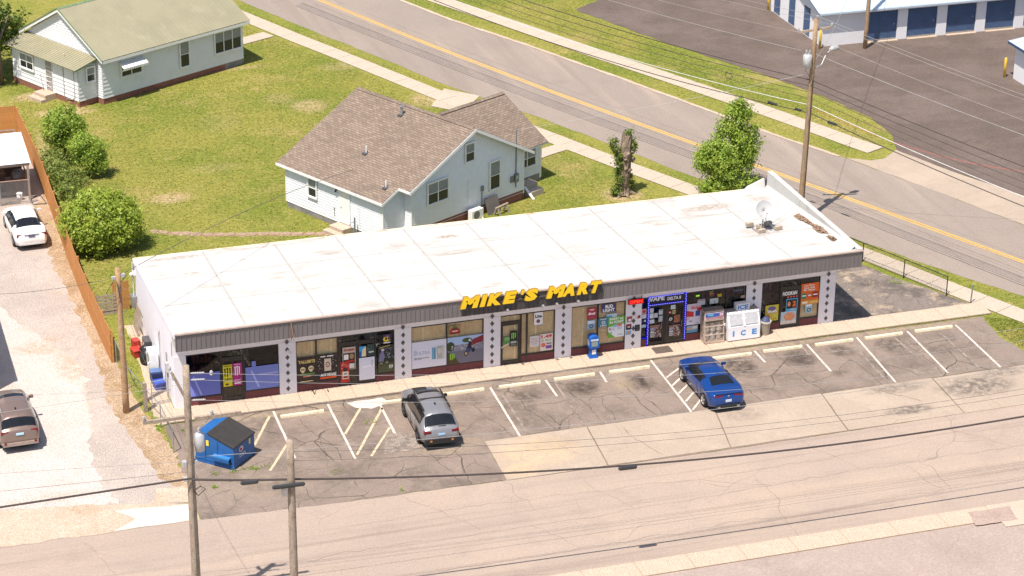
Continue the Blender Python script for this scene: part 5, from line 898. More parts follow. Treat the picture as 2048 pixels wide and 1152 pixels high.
d = bx('door', M_white, hs, -3.4, -.075, .42, -2.7, -.02, 2.35); m = MB(); m.box(-3.49, -.09, .42, -3.4, -.02, 2.43); m.box(-2.7, -.09, .42, -2.61, -.02, 2.43); m.box(-3.4, -.09, 2.35, -2.7, -.02, 2.43); m.build('door_frame', M_vinyl, d); bx('knob', M_galv, d, -3.33, -.1, 1.3, -3.29, -.06, 1.36)
m = MB(); m.box(-3.6, -.75, 0, -2.5, -.02, .36); m.box(-3.7, -1.15, 0, -2.4, -.75, .18); m.build('steps', M_sand, hs)
m = MB(); m.box(-3.78, -.1, 2.28, -3.66, -.02, 2.38); m.tube([(-3.72, -.06, 2.28), (-3.72, -.16, 2.12)], .05); m.build('porch_lamp', M_black, hs)
m = MB(); m.box(-3.98, -.06, 1.02, -3.88, -.02, 1.12); m.tube([(-3.93, -.05, 1.02), (-3.93, -.05, .6)], .018); m.build('tap', M_galv, hs)
for u, v, h, r, mat in ((-3.8, 2.3, .42, .035, M_whitep), (-.55, .75, .42, .035, M_whitep), (-4.1, vp-.75, .45, .09, M_galv)):
    z = ze-.06+k1*(v+.25); m = MB(); m.tube([(u, v, z-.05), (u, v, z+h)], r, 8); vo = m.build('roof_vent', mat, hr); m = MB(); m.box(u-.14, v-.2, z-.08, u+.14, v+.12, z+.03); m.build('flashing', paint((.09, .09, .095), .6), vo)
    if r > .05: m = MB(); m.tube([(u, v, z+h), (u, v, z+h+.06)], .13, 8); m.build('vent_cap', M_galv, vo)
# wall services on the gable
M_cond = paint((.22, .24, .26), .5, .4)
m = MB(); m.tube([(um+.06, 9.75, 1.0), (um+.06, 9.75, 4.2), (um+.06, 9.75, 4.4)], .035); m.build('service_mast', M_cond, hs); m = MB(); m.tube([(um+.06, 9.75, .9), (um+.06, 9.75, 1.0)], .03); m.box(um+.03, 9.6, 1.25, um+.16, 9.9, 1.75); m.box(um+.03, 9.3, 1.3, um+.1, 9.52, 1.65); m.build('meter_box', M_cond, hs); m = MB(); m.disc((um+.165, 9.75, 1.55), .1, .1, 12, (0, 1, 0)); m.build('meter', paint((.5, .52, .52), .2), hs)
m = MB(); m.tube([(um+.05, 7.0, .45), (um+.05, 7.0, 1.55)], .03); m.box(um+.03, 6.92, 1.45, um+.14, 7.08, 1.75); m.build('disconnect_box', M_cond, hs); m = MB(); m.tube([(um+.05, 5.9, .5), (um+.05, 5.9, 2.45)], .02); m.build('line_set', M_white, hs)
# heat pump unit, board and trestle by the gable
hp = hs.matrix_basis
def hl(u, v): p = Matrix.Translation((14.549, 17.323, 0)) @ Matrix.Rotation(-1.081, 4, 'Z') @ Vector((u, v, 0)); return p
p = hl(1.05, 6.1); t = thing('heat_pump', 'white outdoor heat pump unit beside the house gable', 'heat pump', (p.x, p.y, 0), -1.081)
bx('casing', M_white, t, -.16, -.44, .15, .18, .44, .72); m = MB(); m.disc((.185, -.08, .43), .24, .24, 18, (0, 1, 0)); m.build('fan_grille', paint((.16, .16, .165), .5), t); m = MB(); m.box(-.2, -.42, 0, .25, -.32, .15); m.box(-.2, .32, 0, .25, .42, .15); m.build('foot', M_tan2, t)
p = hl(.95, 7.7); t = thing('board', 'grey plywood board leaning on the house wall', 'board', (p.x, p.y, 0), -1.081); m = MB(); m.prism([(.05, -.55, 0), (.05, .45, 0), (-.25, .45, .95), (-.25, -.55, .95)], (.03, 0, .01)); m.build('panel', paint((.12, .105, .095), .9), t)
p = hl(1.35, 7.9); t = thing('trestle', 'small weathered wooden trestle in front of the leaning board', 'trestle', (p.x, p.y, 0), -1.081+.1); M_gw = layered('grey_wood', (.34, .27, .21), [((.24, .19, .15), 2, .4, .65, .7)], rough=.9, fine=[(14, .25)]); bx('beam', M_gw, t, -.06, -.55, .42, .06, .55, .52)
for y in (-.4, .4):
    for s in (-1, 1): m = MB(); m.prism([(s*.28, y-.05, 0), (s*.2, y-.05, 0), (s*.0, y-.05, .44), (s*.08, y-.05, .44)], (0, .1, 0)); m.build('leg', M_gw, t)
t = thing('garden_post', 'grey metal post with coiled hose beside the house steps', 'post', (13.35, 18.95, 0)); m = MB(); m.tube([(0, 0, 0), (0, 0, 1.15)], .05, 8); m.build('post', M_cond, t); m = MB(); m.tube([(.16*math.cos(a*.5)-.12, .05*math.sin(a), .75+.13*math.sin(a*.5)) for a in range(26)], .012, 5); m.build('hose', M_cond, t)
# --- white house with the green metal roof, upper left
gh = thing('green_roof_house', 'white house with pale green metal roof and brick footing', 'house', (3.517, 44.296, 0), -1.079)
Lb, z0, e, gz, kg, og, Wd, pp, ul, ur, zl, zh = 11.51, .39, .445, 3.066, .552, .28, 7.96, 1.43, 7.0, .62, 2.6, 3.04
gp = gz+kg*(Wd/2+e)
def metal_mat():
    t = NT('green_metal_roof'); c = t.mix((.325, .295, .19), (.29, .265, .172), t.ramp(t.noise(.35, 6), .4, .66)); c = t.mix(c, (.365, .335, .225), t.math('MULTIPLY', t.ramp(t.noise(1.2, 6, .65), .5, .72), .6)); return t.done(c, .5, .1)
M_gm = metal_mat(); M_gtrim = paint(lin(112, 134, 100), .5, name='green_trim')
m = MB(); m.prism([(-Wd, 0, 0), (0, 0, 0), (0, 0, gz-.02), (-Wd/2, 0, gp-.22), (-Wd, 0, gz-.02)], (0, Lb, 0)); m.build('wall', M_asb, gh)
siding(gh, (0, 0), (0, Lb), z0, lambda s: gz-.3, (1, 0), M_asb, .26); siding(gh, (-Wd, 0), (0, 0), z0, lambda s: gz+kg*(Wd/2-abs(s-Wd/2))-.36, (0, -1), M_asb, .16)
bx('foundation', M_brick, gh, -Wd-.01, -.015, -.05, .015, Lb*.86, z0); bx('foundation', M_blockf, gh, -.05, Lb*.86, -.05, .012, Lb+.012, z0)
m = MB(); m.prism([(-ur-ul, -pp, 0), (-ur, -pp, 0), (-ur, 0, 0), (-ur-ul, 0, 0)], (0, 0, zl+.06)); m.build('lean_to', M_asb, gh); bx('foundation', M_brick, gh, -ur-ul-.012, -pp-.012, -.05, -ur+.012, .0, z0)
siding(gh, (-ur-ul, -pp), (-ur, -pp), z0, lambda s: zl-.2, (0, -1), M_asb, .26); siding(gh, (-ur, -pp), (-ur, 0), z0, lambda s: zl-.1, (1, 0), M_asb, .26)
def ribbed(name, a, b, c, d, n, mat, parent, rib=.03, th=.05):
    """roof sheet a-b (low edge) to d-c (high edge) with raised ribs running up the slope"""
    a, b, c, d = map(Vector, (a, b, c, d)); nn = (b-a).cross(d-a).normalized();
    if nn.z < 0: nn = -nn
    m = MB(); m.prism([a-nn*th, b-nn*th, c-nn*th, d-nn*th], nn*th); o = m.build(name, mat, parent); r = MB()
    for k in range(n+1):
        t_ = k/n; p, q = a.lerp(b, t_), d.lerp(c, t_); w_ = (b-a).normalized()*.03; r.prism([p-w_, p+w_, q+w_*1., q-w_], nn*rib)
    ro = r.build('seam', mat, o); ro['kind'] = 'stuff'; return o
gr = ribbed('roof', (e, -og, gz), (e, Lb+og, gz), (-Wd/2, Lb+og, gp), (-Wd/2, -og, gp), 38, M_gm, gh, .012); ribbed('roof_slope', (-Wd-e, -og, gz), (-Wd-e, Lb+og, gz), (-Wd/2, Lb+og, gp), (-Wd/2, -og, gp), 38, M_gm, gh, .012)
m = MB(); m.prism([(-Wd/2-.12, -og, gp-.04), (-Wd/2, -og, gp+.04), (-Wd/2+.12, -og, gp-.04)], (0, Lb+2*og, 0)); m.build('ridge_cap', M_gtrim, gr)
m = MB(); m.prism([(e+.01, -og-.02, gz+.02), (-Wd/2, -og-.02, gp+.05), (-Wd/2, -og-.02, gp-.05), (e+.01, -og-.02, gz-.07)], (0, .04, 0)); m.prism([(-Wd-e-.01, -og-.02, gz+.02), (-Wd/2, -og-.02, gp+.05), (-Wd/2, -og-.02, gp-.05), (-Wd-e-.01, -og-.02, gz-.07)], (0, .04, 0)); m.build('roof_edge', M_gtrim, gr)
m = MB(); m.prism([(e, -og, gz-.06), (-Wd/2, -og, gp-.06), (-Wd/2, -og, gp-.24), (e, -og, gz-.24)], (0, .04, 0)); m.prism([(-Wd-e, -og, gz-.06), (-Wd/2, -og, gp-.06), (-Wd/2, -og, gp-.24), (-Wd-e, -og, gz-.24)], (0, .04, 0)); m.box(e-.03, -og, gz-.24, e+.0, Lb+og, gz-.06); m.build('bargeboard', M_white, gh)
lr = ribbed('lean_to_roof', (-ur-ul-.3, -pp-.42, zl), (-ur+.3, -pp-.42, zl), (-ur+.3, .0, zh), (-ur-ul-.3, .0, zh), 30, M_gm, gh, .022)
m = MB(); m.prism([(-ur+.3, -pp-.42, zl+.02), (-ur+.3, 0, zh+.02), (-ur+.3, 0, zh-.1), (-ur+.3, -pp-.42, zl-.1)], (.03, 0, 0)); m.box(-ur-ul-.3, -.0, zh-.03, -ur+.3, .05, zh+.03); m.build('roof_edge', M_gtrim, lr)
m = MB(); m.tube([(-2.6, -1.0, 2.7), (-2.6, -1.0, 3.0)], .05, 8); m.build('vent_pipe', paint((.55, .47, .36), .7), lr)
win(gh, 0, .05, 1.45, 3.05, 1.5, 2.25, 1, 2); win(gh, 0, .05, 6.2, 6.92, 1.0, 2.7, 1); win(gh, 0, .05, 9.1, 11.3, 1.25, 2.65, 1, 3, False); win(gh, 1, -pp-.05, -6.68, -5.32, 1.3, 2.25, -1, 2); win(gh, 0, -ur+.05, -.78, -.2, 1.55, 2.45, 1)
aw = MB()
for k in range(12): y = 1.25+k*.165; aw.prism([(.05, y, 2.52), (.05, y+.13, 2.52), (.62, y+.13, 2.22), (.62, y, 2.22)], (0, 0, .02)); aw.prism([(.63, y, 2.235), (.63, y+.13, 2.235), (.63, y+.1, 2.08), (.63, y+.03, 2.08)], (.012, 0, 0))
aw.prism([(.05, 1.25, 2.5), (.05, 3.2, 2.5), (.62, 3.2, 2.2), (.62, 1.25, 2.2)], (0, 0, .008)); aw.tube([(.05, 1.3, 1.6), (.6, 1.3, 2.2)], .012); aw.tube([(.05, 3.1, 1.6), (.6, 3.1, 2.2)], .012); aw.build('awning', M_white, gh)
d = bx('door', paint((.30, .28, .27), .5), gh, -3.95, -pp-.07, .4, -3.3, -pp-.023, 2.3); m = MB()
for k in range(5): m.tube([(-3.9, -pp-.09, .6+k*.35), (-3.35, -pp-.09, .75+k*.3)], .012); m.tube([(-3.35, -pp-.09, .6+k*.35), (-3.9, -pp-.09, .75+k*.3)], .012)
m.box(-4.02, -pp-.06, .4, -3.95, -pp-.02, 2.36); m.box(-3.3, -pp-.06, .4, -3.23, -pp-.02, 2.36); m.build('security_grille', M_white, d)
m = MB(); m.box(-4.2, -pp-.9, 0, -3.0, -pp-.015, .4); m.box(-4.3, -pp-1.3, 0, -2.9, -pp-.9, .2); m.build('steps', M_sand, gh)
m = MB(); m.tube([(-2.1, -pp-.04, .3), (-2.1, -pp-.04, 2.5)], .025); m.tube([(-1.0, -pp-.05, 2.5), (-1.0, -pp-.05, .6), (-1.2, -pp-.06, .4), (-1.9, -pp-.06, .3)], .02); m.tube([(-4.6, -pp-.05, 1.3), (-4.5, -pp-.05, .8), (-3.9, -pp-.4, .5)], .02); m.build('pipe', paint((.3, .3, .3), .5), gh)
# --- self-storage building, upper right
st = thing('storage_building', 'white block storage building with pale blue metal roof and navy roller doors', 'building', (52.2, 42.35, 0))
M_pblue = paint(lin(192, 204, 214), .45, .2, var=.05, name='pale_blue_metal'); M_navy = paint(lin(66, 88, 120), .45, var=.06, name='navy_roller_door'); M_blk = layered('white_block', (.78, .76, .76), [((.68, .65, .64), 1, .5, .75, .4)], rough=.8, fine=[(8, .06)])
m = MB(); m.box(.1, .2, 0, 40, 9.0, 2.3); m.prism([(.1, .2, 2.3), (.1, 9.0, 2.3), (.1, 4.5, 3.7)], (39.9, 0, 0)); m.build('wall', M_blk, st); DX = [3.5+k*3.03 for k in range(8)]
pr = [0]+[v for x in DX for v in (x, x+2.28)]+[40]
for a, b in zip(pr[::2], pr[1::2]): bx('pier', M_blk, st, a, 0, .0, b, .2, 2.16)
bx('lintel', M_blk, st, 0, .003, 2.16, 40, .2, 2.5)
for x in DX:
    m = MB(); n = 22; vs = []
    for j in range(2*n+1): z = .16+2.0*j/(2*n); vs += [(x, .10-(.02 if j % 2 else 0), z), (x+2.28, .10-(.02 if j % 2 else 0), z)]
    m.add(vs, [(2*j, 2*j+1, 2*j+3, 2*j+2) for j in range(2*n)]); d = m.build('roller_door', paint(tuple(c*q_ for q_ in [rnd.uniform(.92, 1.08)] for c in lin(66, 88, 120)), .45, var=.1, scale=1.2), st); bx('threshold', M_sand, d, x, -.25, .0, x+2.28, .12, .05); bx('bottom_rail', M_galv, d, x, .05, .05, x+2.28, .1, .16); bx('lock', M_galv, d, x+2.0, .06, 1.1, x+2.08, .075, 1.2)
ribbed('roof', (-.35, -.35, 2.5), (40.3, -.35, 2.5), (40.3, 4.5, 4.0), (-.35, 4.5, 4.0), 100, M_pblue, st, .03); ribbed('roof_slope', (-.35, 9.4, 2.5), (40.3, 9.4, 2.5), (40.3, 4.5, 4.0), (-.35, 4.5, 4.0), 100, M_pblue, st, .03)
m = MB(); m.prism([(-.37, -.35, 2.53), (-.37, 4.5, 4.03), (-.37, 9.4, 2.53), (-.37, 9.4, 2.4), (-.37, 4.5, 3.86), (-.37, -.35, 2.38)], (.04, 0, 0)); m.build('roof_edge', paint(lin(110, 128, 148), .5), st)
for y in (2.0, 4.5, 7.0):
    m = MB(); n = 18; vs = []
    for j in range(2*n+1): z = .1+2.0*j/(2*n); vs += [(.085-(.02 if j % 2 else 0), y, z), (.085-(.02 if j % 2 else 0), y+1.0, z)]
    m.add(vs, [(2*j, 2*j+1, 2*j+3, 2*j+2) for j in range(2*n)]); m.build('roller_door', M_navy, st)
bx('gutter', M_pblue, st, -.3, -.42, 2.36, 40.2, -.34, 2.48)
s2 = thing('storage_building', 'white storage building corner with navy roof edge at the right margin', 'building', (61.75, 26.0, 0)); bx('wall', M_blk, s2, .0, 0, 0, 14, 6.75, 2.35); ribbed('roof', (-.4, -.3, 2.5), (-.4, 7.1, 2.5), (8, 7.1, 3.7), (8, -.3, 3.7), 12, M_pblue, s2, .03); bx('roof_edge', paint(lin(60, 80, 112), .5), s2, -.44, -.32, 2.36, -.39, 7.12, 2.52)
M_byel = paint((.72, .46, .05), .5, name='bollard_yellow'); bol = MB().tube([(0, 0, 0), (0, 0, 1.3), (0, 0, 1.36)], [.09, .09, .04], 12).mesh('bollard', M_byel, True)
for x, y, lb in ((52.1, 50.9, 'at the far end of the storage building'), (52.0, 41.95, 'at the near corner of the storage building, behind the lamp pole'), (61.3, 33.1, 'alone by the right hand storage building')): tag(inst('bollard', bol, None, (x, y, .014)), 'yellow steel bollard '+lb, 'bollard', 'yellow bollards in the storage lot')
# --- neighbouring building just outside the left edge (its shadow falls on the white gravel)
nb = thing('neighbour_building', 'pale block building beyond the left edge casting its shadow on the gravel', 'building', (-8.15, 5.05, 0)); bx('wall', M_blk, nb, -8, 0, 0, 0, 7.4, 4.1); bx('roof', M_roof, nb, -8.1, -.05, 4.1, .05, 7.45, 4.3); bx('door', M_navy, nb, -.01, 2, 0, .02, 3, 2.1)
# ---------------------------------------------------------------- fences, yard things
M_ced = layered('cedar_stain', (.52, .235, .075), [((.42, .18, .055), 1.2, .42, .66, .7), ((.60, .30, .11), .5, .5, .7, .5)], rough=.8, streak=[((.36, .15, .045), 9, 9, 0, .55, .7, .5)], fine=[(9, .15)])
fn = thing('privacy_fence', 'long orange stained wooden privacy fence along the gravel drive', 'fence', (-2.05, 6.9, 0))
pk = MB().prism([(0, 0, .03), (0, .132, .03), (0, .132, 1.80), (0, .10, 1.83), (0, .032, 1.83), (0, 0, 1.80)], (.018, 0, 0)).mesh('picket', M_ced)
N = int(33.6/.142)
for k in range(N):
    y = k*.142; x = -.12*math.sin(y*.19)-.010*y+rnd.uniform(-.006, .006); inst('picket', pk, fn, (x, y, rnd.uniform(-.012, .012)), (0, 0, rnd.uniform(-.02, .02)))
for z in (.35, .95, 1.55): m = MB(); m.prism([(.02-.12*math.sin(0), 0, z), (.06, 0, z), (.06, 0, z+.08), (.02, 0, z+.08)], (0, .02, 0)); m.tube([(.04-.12*math.sin(y*.19)-.010*y, y, z+.04) for y in [i*1.2 for i in range(28)]], .04, 4); m.build('rail', M_ced, fn)
for k in range(15): y = k*2.38; xx = .09-.12*math.sin(y*.19)-.010*y; bx('post', M_ced, fn, xx-.045, y-.045, -.05, xx+.045, y+.045, 1.78)
f2 = thing('cross_fence', 'short return of orange wooden fence beyond the carport', 'fence', (-2.5, 40.5, 0)); pkx = MB().prism([(0, 0, .03), (.132, 0, .03), (.132, 0, 1.8), (.1, 0, 1.83), (.03, 0, 1.83), (0, 0, 1.8)], (0, .018, 0)).mesh('picket', M_ced)
for k in range(40): inst('picket', pkx, f2, (-k*.142, rnd.uniform(-.008, .008), rnd.uniform(-.01, .01)))
bx('rail', M_ced, f2, -5.7, .02, .9, .1, .06, .98)
f3 = thing('picket_fence', 'short orange wooden fence panel between pole and shop wall', 'fence', (-.95, 13.0, 0))
for k in range(6): inst('picket', pkx, f3, (k*.142, rnd.uniform(-.008, .008), -.25))
bx('rail', M_ced, f3, 0, .02, .5, .95, .06, .58)
# chain-link
M_link = paint((.42, .43, .44), .4, .7, name='galvanised_wire'); M_bpole = paint((.03, .03, .032), .5, .3, name='black_pipe'); M_blink = paint((.05, .05, .052), .5, .3, name='black_wire')
def chain(parent, a, b, z0, z1, pitch, wire, mat):
    a, b = Vector(a), Vector(b); L = (b-a).length; d = (b-a)/L; h = z1-z0; m = MB(); u = Vector((d.x, d.y, 0)); w_ = wire/2
    for s in (1, -1):
        x = -h
        while x < L:
            p0, p1 = (x, 0.), (x+h, h)
            if s < 0: p0, p1 = (x+h, 0.), (x, h)
            t0, t1 = 0., 1.; dx = p1[0]-p0[0]
            lo, hi = sorted(((0-p0[0])/dx, (L-p0[0])/dx)); t0, t1 = max(0, lo), min(1, hi)
            if t1-t0 > .02:
                P = [Vector((a.x, a.y, z0))+u*(p0[0]+dx*t)+Vector((0, 0, h*t)) for t in (t0, t1)]; o = Vector((0, 0, w_*1.4)); n = Vector((-d.y, d.x, 0))*(.002*s); m.quad(P[0]-o+n, P[1]-o+n, P[1]+o+n, P[0]+o+n)
            x += pitch
    o = m.build('chain_mesh', mat, parent); o['kind'] = 'stuff'; return o
t = thing('chain_link_fence', 'low black chain link fence between side lot and sidewalk', 'fence', (0, 0, 0)); pts = [(41.12, 2.45), (39.98, 5.15), (38.84, 7.8), (37.7, 10.4)]
for i, (x, y) in enumerate(pts): MB().tube([(x, y, 0), (x, y, 1.12)], .03, 8).build('post', M_bpole, t)
for a, b in zip(pts, pts[1:]): chain(t, a, b, .05, 1.08, .085, .005, M_blink); MB().tube([(*a, 1.1), (*b, 1.1)], .022, 6).build('top_rail', M_bpole, t)
t = thing('fence_post', 'lone leaning metal fence post at the end of the black fence', 'post', (41.85, 1.15, 0)); m = MB(); m.tube([(0, 0, 0), (.06, .02, 1.05)], .035, 8); m.build('post', paint((.16, .17, .17), .6), t); m = MB(); m.tube([(.06, .02, 1.05), (.06, .02, 1.1)], .045, 8); m.build('cap', paint((.2, .3, .2), .6), t)
t = thing('chain_link_fence', 'galvanised chain link fence with wooden post beside the utility pole', 'fence', (0, 0, 0)); pts = [(-1.8, 6.9), (-1.75, 3.9), (-1.35, 1.3), (-.95, -.6), (-.85, -3.2)]
for a, b in zip(pts, pts[1:]): chain(t, a, b, .04, 1.2, .09, .004, M_link); MB().tube([(*a, 1.22), (*b, 1.22)], .022, 6).build('top_rail', M_link, t)
for x, y in pts: MB().tube([(x, y, 0), (x, y, 1.25)], .028, 8).build('post', M_link, t)
bx('wooden_post', M_gw, t, -1.42, 1.2, 0, -1.24, 1.38, 1.5)
t = thing('gate', 'galvanised tube gate closing the strip beside the shop', 'gate', (-.95, 1.75, 0)); m = MB()
for p, q in (((0, 0, .1), (0, 0, 1.25)), ((1.0, .15, .1), (1.0, .15, 1.25)), ((0, 0, 1.25), (1.0, .15, 1.25)), ((0, 0, .1), (1.0, .15, .1)), ((0, 0, .68), (1.0, .15, .68))): m.tube([p, q], .022, 6)
m.build('frame', M_link, t); chain(t, (0, 0), (1.0, .15), .1, 1.25, .09, .004, M_link)
# things stored along the shop's end wall
def pallet(lb, loc, rz_, tilt, n=7, w_=1.0, h=1.1):
    t = thing('pallet', lb, 'pallet', loc, rz_); M = Matrix.Rotation(tilt, 4, 'X')
    for k in range(n): MB().box(-w_/2, -.01, k*h/n, w_/2, .012, k*h/n+h/n*.68).xf(M).build('slat', M_gw, t)
    for x in (-w_/2+.04, 0, w_/2-.04): MB().box(x-.04, .013, 0, x+.04, .1, h).xf(M).build('bearer', M_gw, t)
pallet('weathered grey pallet standing upright behind the pole', (-1.35, 12.6, 0), .05, R(-8), 6, 1.05, 1.1)
t = thing('lattice_panel', 'grey weathered lattice panel leaning on the shop end wall', 'lattice', (-.32, 10.2, .02)); M = Matrix.Rotation(R(14), 4, 'Y')
for k in range(12):
    m = MB(); m.prism([(0, -.75+k*.12, 0), (0, -.71+k*.12, 0), (0, -.71+k*.12+.42, 1.15), (0, -.75+k*.12+.42, 1.15)], (.015, 0, 0)); m.xf(M).build('slat', M_gw, t)
for z in (.1, .45, .8, 1.1): MB().box(.016, -.75, z, .035, 1.05, z+.06).xf(M).build('cross_slat', M_gw, t)
t = thing('plastic_tote', 'red plastic tote on the strip beside the shop', 'box', (-.72, 7.35, .02), .2); M_redp = paint(lin(176, 60, 50), .5); m = MB(); m.prism([(-.2, -.28, 0), (.2, -.28, 0), (.24, -.28, .34), (-.24, -.28, .34)], (0, .56, 0)); m.build('tub', M_redp, t); bx('lid', M_redp, t, -.26, -.3, .34, .26, .3, .38); bx('second_tub', M_redp, t, .0, .3, .0, .34, .75, .62)
t = thing('rubbish_bag', 'black rubbish bag heap beside the red tote', 'bag', (-.38, 6.35, .02)); m = MB(); m.tube([(0, 0, 0), (0, 0, .12), (.02, 0, .45), (.05, 0, .68), (.06, .02, .85)], [.2, .36, .4, .28, .06], 10); m.build('bag', paint((.02, .02, .022), .35), t, True); m = MB(); m.tube([(.05, .6, 0), (.05, .6, .5), (.08, .6, .72)], [.3, .34, .1], 9); m.build('bag', paint((.025, .025, .028), .35), t, True)
t = thing('storage_crate', 'grey crate behind the black bags by the shop end wall', 'crate', (-.2, 7.35, .02)); bx('box', paint((.08, .075, .08), .6), t, -.17, -.4, 0, .17, .35, .85); bx('label', ink(226, 222, 216), t, -.175, -.3, .45, -.171, .05, .7)
t = thing('condenser_unit', 'white outdoor condenser unit against the shop end wall', 'condenser', (-.28, 5.3, .02)); bx('casing', M_white, t, -.2, -.5, .35, .22, .5, 1.15); bx('stand', M_gw, t, -.15, -.4, 0, .2, .4, .35); m = MB(); m.disc((-.205, 0, .75), .3, .3, 18, (0, 1, 0)); m.build('fan_grille', paint((.3, .3, .3), .5), t); m = MB(); m.tube([(-.1, -.3, .8), (-.3, -.45, .7), (-.3, -.5, .4), (-.1, -.5, .25)], .025); m.build('hose', M_white, t)
t = thing('plastic_crate', 'bright blue plastic crate beside the shop end wall', 'crate', (-.3, 3.55, .02), .1); bx('tub', paint(lin(34, 62, 160), .5), t, -.24, -.26, 0, .24, .26, .3); bx('rim', paint(lin(44, 78, 180), .5), t, -.27, -.29, .28, .27, .29, .32)
t = thing('plastic_crate', 'dark navy crate stacked behind the bright blue one', 'crate', (-.3, 4.35, .02)); bx('tub', paint(lin(44, 52, 92), .5), t, -.26, -.3, 0, .26, .3, .5); bx('lid', paint(lin(84, 108, 150), .5), t, -.28, -.2, .5, .28, .25, .54)
t = thing('wall_pipes', 'thin grey conduits rising on the shop end wall', 'conduit', (0, 0, 0)); m = MB(); m.tube([(-.06, 4.3, .1), (-.06, 4.3, 2.6), (-.06, 4.5, 2.75)], .025); m.build('pipe', M_galv, t); m = MB(); m.tube([(-.06, 2.4, .1), (-.06, 2.4, 2.4)], .03); m.build('pipe', M_galv, t); m = MB(); m.box(-.14, 2.2, 1.4, -.005, 2.5, 1.9); m.build('meter_box', paint((.45, .45, .44), .5), t)
t = thing('wall_lamp', 'white lamp fitting at the rear corner of the shop', 'lamp', (-.06, 11.2, 2.75)); m = MB(); m.box(-.05, -.08, -.1, .06, .08, .1); m.build('housing', M_whitep, t); m = MB(); m.tube([(-.05, 0, 0), (-.22, 0, -.06)], .08, 8); m.build('head', M_whitep, t)
t = thing('electric_service', 'grey meter cluster on the shop end wall behind the lattice', 'meter', (-.12, 11.3, 0)); m = MB(); m.box(-.15, -.25, .9, .1, .25, 1.5); m.build('panel', M_galv, t); m = MB(); m.tube([(0, 0, 1.5), (0, 0, 3.3)], .03); m.build('mast', paint((.6, .6, .58), .5), t)
# carport and kennel at the far left
t = thing('carport', 'carport with white corrugated roof beside the orange fence', 'carport', (-2.75, 29.4, 0)); M_corr = paint((.74, .75, .78), .4, .1, var=.03, name='white_corrugated'); m = MB(); n = 26; vs = []
for j in range(2*n+1): f_ = j/(2*n); y = f_*4.2; z = 2.28+.35*f_+(.035 if j % 2 else 0); vs += [(-6.5, y, z), (-.12, y, z)]
m.add(vs, [(2*j, 2*j+1, 2*j+3, 2*j+2) for j in range(2*n)]); m.build('roof', M_corr, t); bx('beam', M_gw, t, -6.4, .05, 2.1, -.2, .15, 2.24)
for x in (-.3, -3.4): bx('post', M_gw, t, x-.06, .05, 0, x+.06, .17, 2.1); bx('post', M_gw, t, x-.06, 4.0, 0, x+.06, 4.12, 2.5)
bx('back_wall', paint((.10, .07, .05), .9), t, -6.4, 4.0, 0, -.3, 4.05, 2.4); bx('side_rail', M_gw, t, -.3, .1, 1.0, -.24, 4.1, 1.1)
t = thing('cabinet', 'dark brown cabinet under the carport roof', 'cabinet', (-5.2, 31.5, 0)); bx('box', paint((.05, .028, .02), .7), t, -1.0, -.4, 0, 1.0, .4, 1.1); bx('top', paint((.16, .09, .06), .7), t, -1.03, -.43, 1.1, 1.03, .43, 1.14)
t = thing('barbecue', 'round grey barbecue kettle under the carport', 'barbecue', (-3.45, 31.4, 0)); m = MB(); m.tube([(0, 0, .5), (0, 0, .6), (0, 0, .85), (0, 0, 1.1), (0, 0, 1.2)], [.15, .38, .46, .36, .08], 14); m.build('kettle', paint((.16, .145, .13), .4, .3), t, True); m = MB(); [m.tube([(.3*math.cos(a), .3*math.sin(a), 0), (.15*math.cos(a), .15*math.sin(a), .55)], .02) for a in (0, 2.1, 4.2)]; m.build('leg', M_galv, t)
t = thing('chain_link_pen', 'galvanised chain link pen with rusty top rail before the carport', 'fence', (0, 0, 0)); pts = [(-7.5, 28.95), (-4.75, 28.9), (-3.1, 28.85)]
for a, b in zip(pts, pts[1:]): chain(t, a, b, .05, 1.45, .09, .009, M_link); MB().tube([(*a, 1.48), (*b, 1.48)], .025, 6).build('top_rail', paint((.42, .25, .18), .7), t)
for x, y in pts: MB().tube([(x, y, 0), (x, y, 1.5)], .03, 8).build('post', M_link, t)
chain(t, (-3.1, 28.85), (-3.0, 30.9), .05, 1.45, .11, .007, M_link)
sheet('pen_floor', [(-8, 29.1), (-3.6, 29.05), (-3.4, 30.4), (-8, 30.6)], .02, M_side, .05)
t = thing('pen_gate', 'rusty black wire gate panel lying open at the fence corner', 'gate', (-3.0, 28.6, 0)); m = MB()
for p, q in (((0, 0, .05), (.75, -.1, .05)), ((.75, -.1, .05), (.6, 1.2, .05)), ((.6, 1.2, .05), (0, 1.2, .05)), ((0, 0, .05), (0, 1.2, .05))): m.tube([p, q], .02)
m.build('frame', M_bpole, t)
t = thing('bucket', 'white plastic bucket inside the chain link pen', 'bucket', (-3.62, 29.6, .0)); m = MB(); m.tube([(0, 0, 0), (0, 0, .4)], .14, 12, .17); m.build('pail', M_whitep, t, True); m = MB(); m.tube([(0, 0, .38), (0, 0, .42)], .185, 12); m.build('rim', M_whitep, t)
t = thing('chain_link_pen', 'small chain link pen behind the carport roof', 'fence', (0, 0, 0)); chain(t, (-7, 37.5), (-2.9, 37.4), .05, 1.4, .09, .008, M_link); MB().tube([(-7, 37.5, 1.42), (-2.9, 37.4, 1.42)], .028).build('top_rail', M_link, t); MB().tube([(-2.9, 37.4, 0), (-2.9, 37.4, 1.45)], .03).build('post', M_link, t); MB().tube([(-2.9, 37.4, 1.42), (-2.7, 35.2, 1.42)], .025).build('top_rail', M_link, t)
